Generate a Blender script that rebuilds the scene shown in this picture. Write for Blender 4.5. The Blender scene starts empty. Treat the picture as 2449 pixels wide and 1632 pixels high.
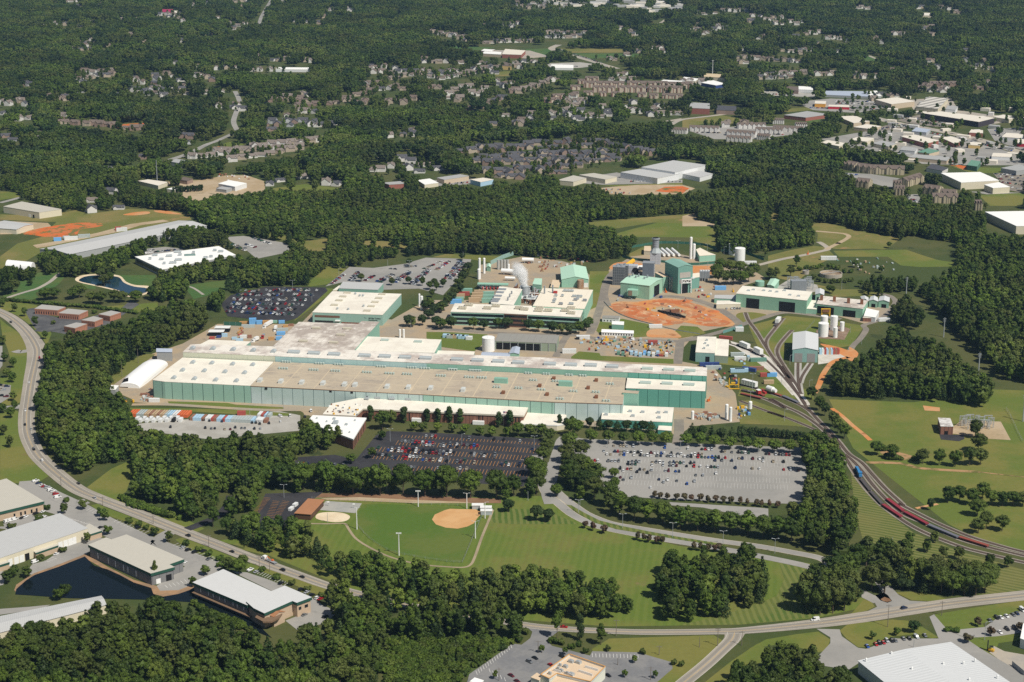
import bpy,bmesh,math,random
import numpy as np
from mathutils import Vector,Matrix
random.seed(7);rng=np.random.default_rng(11)
S=bpy.context.scene
C=S.collection
FPX,HOR,CX,CY=4200.0,-400.0,1224.5,816.0
PITCH=math.atan((CY-HOR)/FPX)
CAM_H=math.cos(PITCH)/0.00204
cd=bpy.data.cameras.new("Camera");cam=bpy.data.objects.new("Camera",cd);C.objects.link(cam)
cam.location=(0,0,CAM_H);cam.rotation_euler=(math.pi/2-PITCH,0,0)
cd.sensor_width=36;cd.lens=36*FPX/2449;cd.clip_start=5;cd.clip_end=60000
S.camera=cam
SUN_EL,SUN_AZ=math.radians(52),math.radians(-45)
w=bpy.data.worlds.new("World");S.world=w;w.use_nodes=True
nt=w.node_tree;nt.nodes.clear()
sky=nt.nodes.new("ShaderNodeTexSky");sky.sky_type='NISHITA';sky.sun_disc=False
sky.sun_elevation=SUN_EL;sky.sun_rotation=math.pi/2-SUN_AZ
bg=nt.nodes.new("ShaderNodeBackground");bg.inputs[1].default_value=0.055
wo=nt.nodes.new("ShaderNodeOutputWorld")
nt.links.new(sky.outputs[0],bg.inputs[0]);nt.links.new(bg.outputs[0],wo.inputs[0])
sd=bpy.data.lights.new("Sun",'SUN');sd.energy=4.7;sd.angle=math.radians(0.5);sd.color=(1,.95,.85)
sun=bpy.data.objects.new("Sun",sd);C.objects.link(sun)
sv=Vector((math.cos(SUN_EL)*math.cos(SUN_AZ),math.cos(SUN_EL)*math.sin(SUN_AZ),math.sin(SUN_EL)))
sun.rotation_euler=sv.to_track_quat('Z','Y').to_euler()
S.view_settings.view_transform='Standard';S.view_settings.look='None'
S.view_settings.exposure=0.0;S.view_settings.gamma=1.0
S.cycles.max_bounces=8;S.cycles.diffuse_bounces=2;S.cycles.glossy_bounces=2
S.cycles.volume_bounces=8
HAZE=3.2e-5
S.cycles.use_denoising=False
FR=dict(V=(0,0,.9608),A=(0,0,2.882),B=(816,0,2.882),Cc=(1632,0,2.88),D=(0,440,3.843),E=(612,540,3.843),F=(1020,560,3.843),Gg=(1400,540,3.843),Hh=(1837,500,3.843),I=(0,720,3.843),J=(300,760,3.843),K=(800,800,3.843),L=(1330,780,3.843),M=(1837,860,3.843),N=(0,1100,3.843),O=(600,1100,3.843),P=(1200,1100,3.843),Q=(1837,1200,3.629),R=(1060,1340,3.845),S2=(400,1320,5.026),T=(0,640,3.409),U=(1560,1400,6.759),W=(0,1360,5.765),X=(0,0,1.0),Y0=(740,730,11.765),Y1=(1480,560,9.8),Y2=(1160,580,9.05),Y3=(1640,840,9.225),Y4=(1240,1540,9.05),Y5=(2290,1380,6.22),Y6=(500,740,10.695),Y7=(2120,840,7.128))
sP,cP=math.sin(PITCH),math.cos(PITCH)
def g(px,py,z=0.0):
 u,v=px-CX,py-CY
 dz=-(FPX*sP+v*cP)
 t=(z-CAM_H)/dz
 return Vector((u*t,(FPX*cP-v*sP)*t,z))
def proj(p):
 x,y,z=p[0],p[1],p[2]-CAM_H
 d=y*cP-z*sP;dn=-y*sP-z*cP
 return CX+FPX*x/d,CY+FPX*dn/d
def px(fr,*c):
 o=FR[fr]
 return[(o[0]+c[i]/o[2],o[1]+c[i+1]/o[2])for i in range(0,len(c),2)]
def gp(fr,*c,z=0.0):
 return[g(a,b,z)for a,b in px(fr,*c)]
def hof(fr,x,ytop,ybase):
 """height of something whose top is seen at ytop above a foot seen at ybase"""
 (a,b),=px(fr,x,ybase);(_,t),=px(fr,x,ytop)
 p=g(a,b);k=(t-CY)/FPX
 z=-(p.y*sP+k*p.y*cP)/(cP-k*sP)
 return z+CAM_H
def smooth(pts,n=5,closed=True):
 P=[Vector(p)for p in pts];N=len(P);out=[]
 for i in range(N if closed else N-1):
  p0,p1,p2,p3=(P[(i-1)%N],P[i],P[(i+1)%N],P[(i+2)%N])if closed else(P[max(i-1,0)],P[i],P[i+1],P[min(i+2,N-1)])
  for k in range(n):
   t=k/n
   out.append(.5*((2*p1)+(p2-p0)*t+(2*p0-5*p1+4*p2-p3)*t*t+(3*p1-p0-3*p2+p3)*t**3))
 if not closed:out.append(P[-1])
 return out
def new_mat(name):
 m=bpy.data.materials.new(name);m.use_nodes=True
 t=m.node_tree;b=t.nodes["Principled BSDF"]
 return m,t,b
def ln(t,a,b):t.links.new(a,b)
def mth(t,op,a,b=None,c=None):
 n=t.nodes.new("ShaderNodeMath");n.operation=op
 for i,q in enumerate((a,b,c)):
  if q is None:continue
  if isinstance(q,(int,float)):n.inputs[i].default_value=q
  else:ln(t,q,n.inputs[i])
 return n.outputs[0]
def mixc(t,f,a,b,mode='MIX'):
 n=t.nodes.new("ShaderNodeMix");n.data_type='RGBA';n.blend_type=mode;n.clamp_factor=True
 for s,q in((n.inputs[0],f),(n.inputs[6],a),(n.inputs[7],b)):
  if isinstance(q,(int,float)):s.default_value=q
  elif isinstance(q,(tuple,list)):s.default_value=(*q[:3],1)
  else:ln(t,q,s)
 return n.outputs[2]
def noise(t,vec,scale,detail=3.0,rough=.55):
 n=t.nodes.new("ShaderNodeTexNoise");n.inputs["Scale"].default_value=scale
 n.inputs["Detail"].default_value=detail;n.inputs["Roughness"].default_value=rough
 if vec is not None:ln(t,vec,n.inputs["Vector"])
 return n.outputs["Fac"]
def step(t,x,lo,hi):
 n=t.nodes.new("ShaderNodeMapRange");n.interpolation_type='SMOOTHSTEP'
 n.inputs[1].default_value=lo;n.inputs[2].default_value=hi
 ln(t,x,n.inputs[0]);return n.outputs[0]
MATS={}
def mat(name,c1,c2=None,s1=.02,s2=.5,a2=.25,rough=.9,lo=.42,hi=.6,c3=None,s3=.05,l3=.6,h3=.66,stripe=None,metal=0,spec=.25):
 if name in MATS:return MATS[name]
 m,t,b=new_mat(name)
 geo=t.nodes.new("ShaderNodeNewGeometry");v=geo.outputs["Position"]
 col=c1
 if c2 is not None:col=mixc(t,step(t,noise(t,v,s1,5,.6),lo,hi),c1,c2)
 if stripe:
  ang,per,amt,cs=stripe
  sx=t.nodes.new("ShaderNodeSeparateXYZ");ln(t,v,sx.inputs[0])
  q=mth(t,'ADD',mth(t,'MULTIPLY',sx.outputs[0],math.cos(ang)/per),mth(t,'MULTIPLY',sx.outputs[1],math.sin(ang)/per))
  q=mth(t,'ADD',q,mth(t,'MULTIPLY',noise(t,v,.03,2),.7))
  s=step(t,mth(t,'SINE',mth(t,'MULTIPLY',q,2*math.pi)),-.5,.5)
  col=mixc(t,mth(t,'MULTIPLY',s,amt),col,cs)
 if c3 is not None:col=mixc(t,step(t,noise(t,v,s3,6,.65),l3,h3),col,c3)
 if a2:
  f=mth(t,'MULTIPLY_ADD',noise(t,v,s2,6,.7),2*a2,1-a2)
  vm=t.nodes.new("ShaderNodeVectorMath");vm.operation='SCALE'
  if isinstance(col,tuple):vm.inputs[0].default_value=col[:3]
  else:ln(t,col,vm.inputs[0])
  ln(t,f,vm.inputs["Scale"]);col=vm.outputs[0]
 if isinstance(col,tuple):b.inputs["Base Color"].default_value=(*col[:3],1)
 else:ln(t,col,b.inputs["Base Color"])
 b.inputs["Roughness"].default_value=rough;b.inputs["Metallic"].default_value=metal
 b.inputs["Specular IOR Level"].default_value=spec
 MATS[name]=m;return m
def uvmat(name,c1,joint=0,jw=.25,jc=(.02,.05,.045),rib=0,ra=.12,c2=None,s1=.03,rough=.7,vjoint=0,stain=.15,lo=.45,hi=.62,c3=None):
 """walls and roofs laid out in metres: u along the front edge, v up or back"""
 if name in MATS:return MATS[name]
 m,t,b=new_mat(name)
 uv=t.nodes.new("ShaderNodeUVMap");sx=t.nodes.new("ShaderNodeSeparateXYZ");ln(t,uv.outputs[0],sx.inputs[0])
 geo=t.nodes.new("ShaderNodeNewGeometry");v=geo.outputs["Position"]
 col=c1
 if c2 is not None:col=mixc(t,step(t,noise(t,v,s1,6,.65),lo,hi),c1,c2)
 if c3 is not None:col=mixc(t,step(t,noise(t,v,s1*3,6,.7),.55,.68),col,c3)
 if rib:
  r=mth(t,'SINE',mth(t,'MULTIPLY',sx.outputs[0],2*math.pi/rib))
  vm=t.nodes.new("ShaderNodeVectorMath");vm.operation='SCALE'
  if isinstance(col,tuple):vm.inputs[0].default_value=col[:3]
  else:ln(t,col,vm.inputs[0])
  ln(t,mth(t,'MULTIPLY_ADD',r,ra,1),vm.inputs["Scale"]);col=vm.outputs[0]
 if stain:
  vm=t.nodes.new("ShaderNodeVectorMath");vm.operation='SCALE'
  if isinstance(col,tuple):vm.inputs[0].default_value=col[:3]
  else:ln(t,col,vm.inputs[0])
  ln(t,mth(t,'MULTIPLY_ADD',noise(t,v,.25,6,.7),2*stain,1-stain),vm.inputs["Scale"]);col=vm.outputs[0]
 for per,s in((joint,sx.outputs[0]),(vjoint,sx.outputs[1])):
  if per:
   fr=mth(t,'FRACT',mth(t,'DIVIDE',s,per))
   col=mixc(t,mth(t,'LESS_THAN',fr,jw/per),col,jc)
 if isinstance(col,tuple):b.inputs["Base Color"].default_value=(*col[:3],1)
 else:ln(t,col,b.inputs["Base Color"])
 b.inputs["Roughness"].default_value=rough;b.inputs["Specular IOR Level"].default_value=.25
 MATS[name]=m;return m
def flat(name,c,rough=.6,metal=0,var=.12):
 return mat(name,c,None,a2=var,s2=.6,rough=rough,metal=metal)
def leafmat(name,dark,light,alt,alt_amt=.25):
 if name in MATS:return MATS[name]
 m,t,b=new_mat(name)
 oi=t.nodes.new("ShaderNodeObjectInfo");geo=t.nodes.new("ShaderNodeNewGeometry");v=geo.outputs["Position"]
 r=oi.outputs["Random"]
 f=mth(t,'MULTIPLY_ADD',noise(t,v,.09,4,.6),.9,mth(t,'MULTIPLY_ADD',r,.7,-.4))
 col=mixc(t,f,dark,light)
 r2=mth(t,'FRACT',mth(t,'MULTIPLY',r,17.31))
 col=mixc(t,mth(t,'MULTIPLY',step(t,r2,.62,1.0),alt_amt),col,alt)
 col=mixc(t,mth(t,'MULTIPLY',step(t,noise(t,v,.012,3),.48,.66),.35),col,alt)
 vm=t.nodes.new("ShaderNodeVectorMath");vm.operation='SCALE';ln(t,col,vm.inputs[0])
 big=mth(t,'MULTIPLY_ADD',step(t,noise(t,v,.0045,4,.6),.36,.66),.6,.7)
 ln(t,mth(t,'MULTIPLY',big,mth(t,'MULTIPLY_ADD',noise(t,v,.8,3,.7),.9,.55)),vm.inputs["Scale"])
 ln(t,vm.outputs[0],b.inputs["Base Color"])
 b.inputs["Roughness"].default_value=.6;b.inputs["Specular IOR Level"].default_value=.18
 MATS[name]=m;return m
def mesh_obj(name,verts,faces,m,parent=None,uvs=None,mats=None,mi=None,smooth_=False):
 me=bpy.data.meshes.new(name)
 off=Vector(parent.matrix_basis.translation)if parent is not None and parent.parent is None else Vector((0,0,0))
 if parent is not None and parent.parent is not None:off=Vector(parent.parent.matrix_basis.translation)
 me.from_pydata([tuple(Vector(p)-off)for p in verts],[],faces)
 for q in(mats if mats else[m]):me.materials.append(q)
 if mi is not None:me.polygons.foreach_set("material_index",mi)
 if uvs is not None:
  l=me.uv_layers.new(name="UVMap")
  l.data.foreach_set("uv",[c for f in uvs for p in f for c in p])
 if smooth_:me.polygons.foreach_set("use_smooth",[True]*len(me.polygons))
 me.update()
 o=bpy.data.objects.new(name,me);C.objects.link(o)
 if parent is not None:o.parent=parent
 return o
def tag(o,label=None,cat=None,group=None,kind=None):
 if label:o["label"]=label
 if cat:o["category"]=cat
 if group:o["group"]=group
 if kind:o["kind"]=kind
 return o
def thing(name,label,cat,loc,group=None):
 o=bpy.data.objects.new(name,None);o.empty_display_size=1;C.objects.link(o)
 o.location=loc
 o.matrix_basis=Matrix.Translation(Vector(loc))
 return tag(o,label,cat,group)
class MB:
 """collects boxes, prisms, tubes; build() links them as one mesh object"""
 def __init__(s):s.v=[];s.f=[];s.uv=[];s.mi=[];s.cur=0
 def add(s,vs,fs,uvs=None):
  n=len(s.v);s.v+=[Vector(p)for p in vs]
  for k,f in enumerate(fs):
   s.f.append([i+n for i in f]);s.mi.append(s.cur)
   s.uv.append(uvs[k]if uvs else[(vs[i][0],vs[i][1])for i in f])
 def quadwall(s,a,b,z0,z1,u0=0.0):
  L=math.hypot(b[0]-a[0],b[1]-a[1])
  s.add([(a[0],a[1],z0),(b[0],b[1],z0),(b[0],b[1],z1),(a[0],a[1],z1)],[(0,1,2,3)],[[(u0,0),(u0+L,0),(u0+L,z1-z0),(u0,z1-z0)]])
 def prism(s,pts,z0,z1,top=True,bottom=False):
  n=len(pts);u=0.0
  for i in range(n):
   a,b=pts[i],pts[(i+1)%n]
   s.quadwall(a,b,z0,z1,u);u+=math.hypot(b[0]-a[0],b[1]-a[1])
  if top:s.poly(pts,z1)
  if bottom:s.poly(list(reversed(pts)),z0)
 def poly(s,pts,z):
  a,b=Vector((pts[0][0],pts[0][1])),Vector((pts[1][0],pts[1][1]))
  d=(b-a).normalized();q=Vector((-d.y,d.x))
  uv=[((Vector((p[0],p[1]))-a).dot(d),(Vector((p[0],p[1]))-a).dot(q))for p in pts]
  s.add([(p[0],p[1],z)for p in pts],[tuple(range(len(pts)))],[uv])
 def box(s,c,sx,sy,sz,rot=0.0,z=None):
  """c = centre of the foot"""
  z0=c[2]if z is None else z
  ca,sa=math.cos(rot),math.sin(rot)
  P=[(c[0]+x*ca-y*sa,c[1]+x*sa+y*ca)for x,y in((-sx/2,-sy/2),(sx/2,-sy/2),(sx/2,sy/2),(-sx/2,sy/2))]
  s.prism(P,z0,z0+sz,True,True)
 def cyl(s,c,r,h,n=16,r2=None,cap=True):
  r2=r if r2 is None else r2
  A=[(c[0]+r*math.cos(2*math.pi*i/n),c[1]+r*math.sin(2*math.pi*i/n),c[2])for i in range(n)]
  B=[(c[0]+r2*math.cos(2*math.pi*i/n),c[1]+r2*math.sin(2*math.pi*i/n),c[2]+h)for i in range(n)]
  fs=[(i,(i+1)%n,n+(i+1)%n,n+i)for i in range(n)]
  if cap:fs+=[tuple(range(n,2*n)),tuple(reversed(range(n)))]
  s.add(A+B,fs)
 def tube(s,a,b,r,n=8,r2=None):
  a,b=Vector(a),Vector(b);d=(b-a).normalized();r2=r if r2 is None else r2
  x=d.orthogonal().normalized();y=d.cross(x)
  A=[a+(x*math.cos(2*math.pi*i/n)+y*math.sin(2*math.pi*i/n))*r for i in range(n)]
  B=[b+(x*math.cos(2*math.pi*i/n)+y*math.sin(2*math.pi*i/n))*r2 for i in range(n)]
  s.add(A+B,[(i,(i+1)%n,n+(i+1)%n,n+i)for i in range(n)]+[tuple(range(n,2*n)),tuple(reversed(range(n)))])
 def dome(s,c,r,h,n=16,k=4):
  rings=[]
  for j in range(k):
   a=j/k*math.pi/2
   rings.append([(c[0]+r*math.cos(a)*math.cos(2*math.pi*i/n),c[1]+r*math.cos(a)*math.sin(2*math.pi*i/n),c[2]+h*math.sin(a))for i in range(n)])
  vs=[p for q in rings for p in q]+[(c[0],c[1],c[2]+h)]
  fs=[(j*n+i,j*n+(i+1)%n,(j+1)*n+(i+1)%n,(j+1)*n+i)for j in range(k-1)for i in range(n)]
  fs+=[((k-1)*n+i,(k-1)*n+(i+1)%n,len(vs)-1)for i in range(n)]
  s.add(vs,fs)
 def build(s,name,m,parent=None,mats=None,smooth_=False):
  return mesh_obj(name,s.v,s.f,m,parent,s.uv,mats,s.mi if mats else None,smooth_)
OPEN=[]
def keep_open(pts):OPEN.append([tuple(p)for p in pts])
GRASS=((.075,.105,.022),(.11,.115,.035))
mat("ground_cover",(.056,.078,.02),(.09,.095,.03),.01,.3,.3,c3=(.045,.06,.018),s3=.03)
lawn=mat("lawn",(.108,.155,.024),(.155,.16,.038),.016,.25,.16,stripe=(math.radians(-8),5.2,.35,(.155,.19,.036)),c3=(.21,.16,.07),s3=.03,l3=.64,h3=.76)
mown=mat("mown_lawn",(.075,.122,.02),(.115,.14,.032),.02,.25,.15,stripe=(math.radians(4),4.2,.8,(.17,.185,.05)))
mown2=mat("mown_bank",(.095,.122,.026),(.135,.138,.038),.02,.25,.15,stripe=(math.radians(62),4.5,.8,(.19,.185,.06)))
field=mat("field_grass",(.118,.155,.027),(.18,.172,.042),.012,.3,.22,c3=(.17,.12,.05),s3=.02,l3=.62,h3=.75)
rough_g=mat("rough_grass",(.145,.155,.037),(.215,.18,.06),.012,.3,.28,c3=(.3,.19,.08),s3=.03,l3=.6,h3=.7)
infield_g=mat("outfield_grass",(.08,.142,.02),(.115,.15,.03),.02,.25,.16,stripe=(math.radians(-25),6,.1,(.09,.13,.02)))
park_g=mat("park_lawn",(.055,.12,.03),(.09,.13,.032),.02,.25,.18,stripe=(math.radians(50),6,.3,(.09,.15,.04)))
redsoil=mat("red_soil",(.6,.135,.028),(.5,.17,.06),.03,.3,.25,c3=(.16,.15,.045),s3=.07,l3=.5,h3=.58)
clay=mat("clay_ground",(.58,.23,.075),(.55,.31,.15),.025,.25,.22,c3=(.36,.15,.06),s3=.05,l3=.58,h3=.7)
bare=mat("bare_sand",(.46,.36,.24),(.4,.3,.18),.03,.3,.22,c3=(.2,.19,.09),s3=.05,l3=.62,h3=.74)
mulch=mat("mulch",(.2,.11,.06),(.26,.15,.085),.05,.6,.3)
yardconc=mat("yard_concrete",(.4,.31,.205),(.34,.285,.215),.03,.3,.18,c3=(.42,.31,.2),s3=.04,l3=.55,h3=.7)
concrete=mat("concrete",(.42,.37,.3),(.36,.33,.29),.03,.4,.15)
asphalt_old=mat("old_asphalt",(.33,.315,.29),(.28,.27,.25),.02,.3,.1,c3=(.23,.22,.21),s3=.03,l3=.6,h3=.72)
asphalt_road=mat("road_asphalt",(.36,.32,.265),(.31,.28,.235),.03,.5,.12)
asphalt_new=mat("new_asphalt",(.036,.035,.04),(.05,.048,.052),.04,.4,.2,rough=.85)
asphalt_mid=mat("worn_asphalt",(.22,.195,.165),(.27,.235,.19),.05,.4,.15,c3=(.12,.12,.12),s3=.06,l3=.6,h3=.75)
mat('dark_asphalt',(.085,.085,.09),(.12,.12,.12),.05,.4,.15)
gravel=mat("gravel",(.42,.4,.36),(.36,.34,.3),.05,.8,.25)
ballast=mat("ballast",(.3,.265,.22),(.24,.21,.17),.06,.9,.3)
white_gravel=mat("white_gravel",(.62,.58,.52),(.5,.46,.4),.05,.6,.2)
sand=mat("sand",(.74,.62,.44),(.66,.53,.36),.08,.5,.12)
infield=mat("infield_dirt",(.62,.37,.17),(.56,.31,.13),.05,.4,.1)
paint_w=flat("white_line_paint",(.72,.7,.66),.7)
paint_y=flat("yellow_line_paint",(.55,.38,.17),.7)
kerbm=flat("kerb_concrete",(.55,.48,.37),.8)
def structure(o):return tag(o,kind='structure')
def patch(name,m,pts,lev,world=False):
 P=pts if world else[g(a,b)for a,b in pts]
 z=lev*.03
 bm=bmesh.new();f=bm.faces.new([bm.verts.new((p[0],p[1],z))for p in P])
 bmesh.ops.triangulate(bm,faces=[f])
 for f in bm.faces:
  f.normal_update()
  if f.normal.z<0:f.normal_flip()
 me=bpy.data.meshes.new(name);bm.to_mesh(me);bm.free();me.materials.append(m)
 o=bpy.data.objects.new(name,me);C.objects.link(o);return structure(o)
NP=0
def area(name,m,fr,*c,lev=1,sm=False,op=True):
 global NP
 p=px(fr,*c)
 if sm:p=[tuple(q)for q in smooth(p,4)]
 NP+=1
 if op and not(name in('lawn','mown_lawn','mown_bank','outfield','field','grass_verge','scrub')and sum(q[1]for q in p)/len(p)>640):keep_open(p)
 return patch(name,m,p,lev+(NP%9)*.1)
def ribbon(pts,wid,closed=False):
 L,Rr=[],[]
 n=len(pts)
 for i,p in enumerate(pts):
  a=pts[max(i-1,0)];b=pts[min(i+1,n-1)]
  d=Vector((b.x-a.x,b.y-a.y)).normalized();q=Vector((-d.y,d.x))
  wd=wid[i]if isinstance(wid,list)else wid
  L.append((p.x+q.x*wd/2,p.y+q.y*wd/2));Rr.append((p.x-q.x*wd/2,p.y-q.y*wd/2))
 return L,Rr
ROADS=[]
def strip(name,m,pts,wid,lev,off=0.0,z=None):
 """a band along pts; off shifts it sideways"""
 if off:
  L,Rr=ribbon(pts,2*abs(off));pts=[Vector((*q,0))for q in(L if off>0 else Rr)]
 L,Rr=ribbon(pts,wid);zz=lev*.03 if z is None else z
 n=len(L)
 return structure(mesh_obj(name,[(*p,zz)for p in L]+[(*p,zz)for p in Rr],[(i,n+i,n+i+1,i+1)for i in range(n-1)],m))
def road(name,m,wid,pts,lev=4,line=None,edge=False,kerb=False,clear=2.0):
 global NP;NP+=1
 lev=lev+(NP%9)*.1
 W=[g(a,b)for a,b in pts]if not isinstance(pts[0],Vector)else pts
 n=6
 ws=wid if isinstance(wid,list)else None
 W2=smooth(W,n,False)
 if ws:
  wid=[ws[min(i//n,len(ws)-1)]+(ws[min(i//n+1,len(ws)-1)]-ws[min(i//n,len(ws)-1)])*(i%n)/n for i in range(len(W2))]
 strip(name,m,W2,wid,lev)
 wm=max(wid)if isinstance(wid,list)else wid
 ROADS.append((np.array([(p.x,p.y)for p in W2]),np.array(wid if isinstance(wid,list)else[wid]*len(W2))/2+clear,clear>=10))
 if line:
  strip("road_marking",paint_y,W2,.32,lev+1.5,.01)
 if line:
  for s in(1,-1):strip("tyre_wear",flat("tyre_wear",(.27,.245,.21)),W2,1.9,lev+.6,s*2.0)
 if edge:
  wm0=wid if not isinstance(wid,list)else min(wid)
  for s in(1,-1):strip("road_marking",flat("edge_line",(.55,.52,.46)),W2,.3,lev+1.5,s*(wm0/2-.25))
 if kerb:
  wm0=wid if not isinstance(wid,list)else min(wid)
  for s in(1,-1):strip("kerb",kerbm,W2,.45,lev+1.5,s*(wm0/2+.2),z=.14)
 return W2
gv=[];gs=40
xs=np.linspace(-9000,9000,gs);ys=np.linspace(-500,30000,gs)
gv=[(x,y,0)for y in ys for x in xs]
structure(mesh_obj("ground",gv,[(j*gs+i,j*gs+i+1,(j+1)*gs+i+1,(j+1)*gs+i)for j in range(gs-1)for i in range(gs-1)],MATS["ground_cover"]))
area("lawn",lawn,'V',430,1235,560,1262,640,1180,690,1140,740,1140,1000,1145,1260,1140,1330,1195,1560,1255,1900,1300,1990,1340,1990,1395,1880,1420,1700,1436,1400,1440,1200,1425,1000,1400,800,1352,620,1278,lev=1)
area("mown_lawn",mown,'V',1790,1292,1862,1312,1850,1360,1900,1415,1700,1436,1560,1437,1640,1420,1730,1392,1785,1370,1802,1330,lev=2)
area("mown_lawn",mown,'V',1130,1168,1250,1172,1330,1205,1300,1205,1180,1205,1120,1200,lev=2)
area("field",field,'V',1905,918,2100,925,2280,895,2420,900,2420,1300,2353,1270,2280,1255,2180,1205,2060,1110,1960,1030,lev=1)
area("mown_bank",mown2,'V',1955,1085,2010,1155,2100,1225,2200,1265,2420,1330,2420,1366,2353,1366,2260,1372,2100,1300,1985,1250,1965,1180,lev=2)
area("grass_verge",field,'T',0,420,60,470,150,530,205,600,235,660,240,760,225,900,205,1080,120,1120,0,1130,0,900,60,880,100,800,60,660,20,560,lev=1)
area("grass_verge",field,'T',0,1180,130,1165,185,1200,185,1370,225,1480,285,1568,400,1700,300,1760,0,1760,lev=1)
area("grass_verge",field,'T',20,270,200,290,300,310,350,400,420,540,380,640,340,560,260,480,140,390,0,340,lev=1)
area("grass_verge",field,'V',200,1120,255,1078,300,1058,310,1075,290,1130,268,1145,330,1165,400,1185,440,1200,470,1215,440,1228,330,1190,230,1145,lev=1)
area("grass_verge",lawn,'V',500,1243,560,1235,640,1262,790,1330,800,1350,700,1310,600,1268,lev=2)
area("grass_verge",field,'N',835,420,900,405,1000,450,1250,540,1520,655,1500,690,1300,620,1130,560,1000,520,900,470,lev=3)
area("grass_verge",field,'N',1610,735,1680,715,1800,760,2000,840,2200,920,2352,985,2352,1030,2100,950,1850,870,1700,800,lev=3)
area("grass_verge",field,'S2',1000,130,1100,160,1500,300,1900,430,2100,500,2060,560,1750,500,1500,390,1250,280,1100,230,990,190,lev=3)
area("field",rough_g,'V',0,590,40,560,95,545,140,500,300,480,430,488,440,505,300,530,160,560,95,580,60,600,0,620,lev=1)
area("field",park_g,'D',150,860,520,800,600,830,560,900,480,960,330,1000,340,1060,60,1060,40,980,170,960,lev=1,sm=True)
area("field",park_g,'D',1060,840,1430,840,1430,900,1380,950,1180,930,1110,880,lev=1)
area("field",park_g,'D',1690,940,1950,900,2200,880,2220,800,2230,880,2100,960,1900,1030,1780,1060,lev=1)
area("field",field,'D',930,1130,1200,1110,1450,1090,1450,1160,1300,1180,1000,1160,lev=1)
area("field",park_g,'D',740,900,880,925,880,970,780,960,lev=1)
area("field",field,'D',0,70,195,85,180,120,0,150,lev=1)
area("field",rough_g,'D',0,280,250,290,300,320,700,240,780,270,700,330,500,350,300,345,0,330,lev=1)
area("field",rough_g,'E',95,80,200,75,330,110,470,140,640,120,680,150,620,230,490,230,400,160,200,130,lev=1,sm=True)
area("field",rough_g,'E',940,150,1090,140,1380,165,1370,210,1200,200,1090,195,lev=1,sm=True)
area("field",field,'E',450,540,560,460,660,370,830,400,800,470,650,540,500,560,lev=1)
area("field",field,'V',1400,545,1480,520,1560,505,1640,525,1640,545,1500,545,lev=1,sm=True)
area("field",field,'E',350,880,640,660,720,580,640,575,560,640,420,780,lev=2)
area("field",rough_g,'E',1620,290,1750,260,2250,280,2260,310,2160,340,1980,310,lev=1)
area("field",rough_g,'Hh',350,165,480,130,650,155,860,205,1060,245,1195,265,1180,300,1075,370,960,365,700,370,580,360,460,310,450,220,lev=1,sm=True)
area("field",field,'Hh',600,385,1270,375,1400,420,1560,470,1760,500,1700,530,1400,535,1220,520,1100,440,650,440,lev=1)
area("field",rough_g,'Hh',0,430,200,380,420,340,520,350,560,380,620,440,480,500,300,640,420,690,660,740,820,740,1020,775,1040,810,900,800,600,810,520,740,400,700,100,640,0,560,lev=1)
area("field",field,'Hh',165,985,480,1010,850,1070,870,1100,760,1260,620,1280,480,1220,460,1130,300,1100,200,1130,60,1340,0,1250,0,1180,120,1080,lev=2)
area("field",rough_g,'Gg',380,270,540,190,600,190,620,260,540,300,450,310,lev=1)
area("field",rough_g,'Gg',940,100,1200,100,1230,200,1100,200,lev=1)
area("field",field,'Gg',40,420,220,420,200,540,150,620,120,740,30,780,30,640,lev=2)
area("field",field,'V',1720,1492,1760,1470,1830,1458,1880,1452,1908,1470,1900,1495,1880,1500,1800,1480,lev=2)
area("grass_verge",field,'V',1360,1492,1400,1468,1640,1460,1665,1475,1655,1495,1520,1600,1400,1600,lev=2)
area("grass_verge",field,'V',1580,1600,1680,1520,1740,1480,1780,1500,1700,1560,1660,1600,lev=2)
area("grass_verge",field,'Q',620,1120,700,1060,1080,1025,1210,1035,1340,1090,1480,1180,1420,1190,1300,1150,1100,1170,850,1265,780,1265,680,1190,lev=3)
area("grass_verge",field,'Q',1430,1010,1450,980,1800,920,2221,855,2260,870,2221,930,2000,1010,1860,1060,1880,1095,1660,1138,1540,1110,1450,1060,lev=3)
area("grass_verge",field,'Q',1690,1180,1900,1160,2221,1150,2221,1200,2000,1230,1980,1280,2080,1310,2221,1330,2221,1260,2260,1340,1985,1365,1900,1310,lev=3)
area("grass_verge",field,'Q',735,960,830,850,900,870,925,915,850,950,720,975,lev=3)
area("grass_verge",field,'Q',1100,790,1350,780,1560,850,1400,865,1250,858,lev=3)
area("scrub",mat("scrub_ground",(.05,.09,.018),(.075,.1,.025),.03,.5,.4),'R',0,720,450,780,560,770,640,760,240,1060,100,1123,0,1123,lev=1)
area("yard",yardconc,'V',240,890,300,830,420,790,500,745,690,745,720,715,900,735,980,690,1100,690,1100,610,1200,590,1290,600,1330,610,1380,655,1400,620,1450,590,1540,580,1640,600,1720,615,1760,640,1700,660,1900,700,2040,700,2060,720,1990,745,1900,720,1820,715,1720,740,1600,765,1570,800,1560,830,1640,845,1690,905,1700,970,1590,980,1560,1000,1160,960,720,960,690,945,320,925,lev=1)
area("yard",yardconc,'V',290,895,420,915,560,925,760,932,840,925,840,950,700,955,690,935,500,938,310,925,lev=2)
area("dirt_lot",clay,'Gg',215,740,300,700,480,700,620,680,760,670,900,690,1080,740,1230,800,1340,870,1370,910,1300,930,1080,920,900,890,760,920,600,900,440,860,300,800,lev=4,sm=True)
deep=mat("deep_red_soil",(.5,.15,.05),(.42,.19,.09),.06,.4,.3,c3=(.55,.34,.19),s3=.09,l3=.5,h3=.62)
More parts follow.
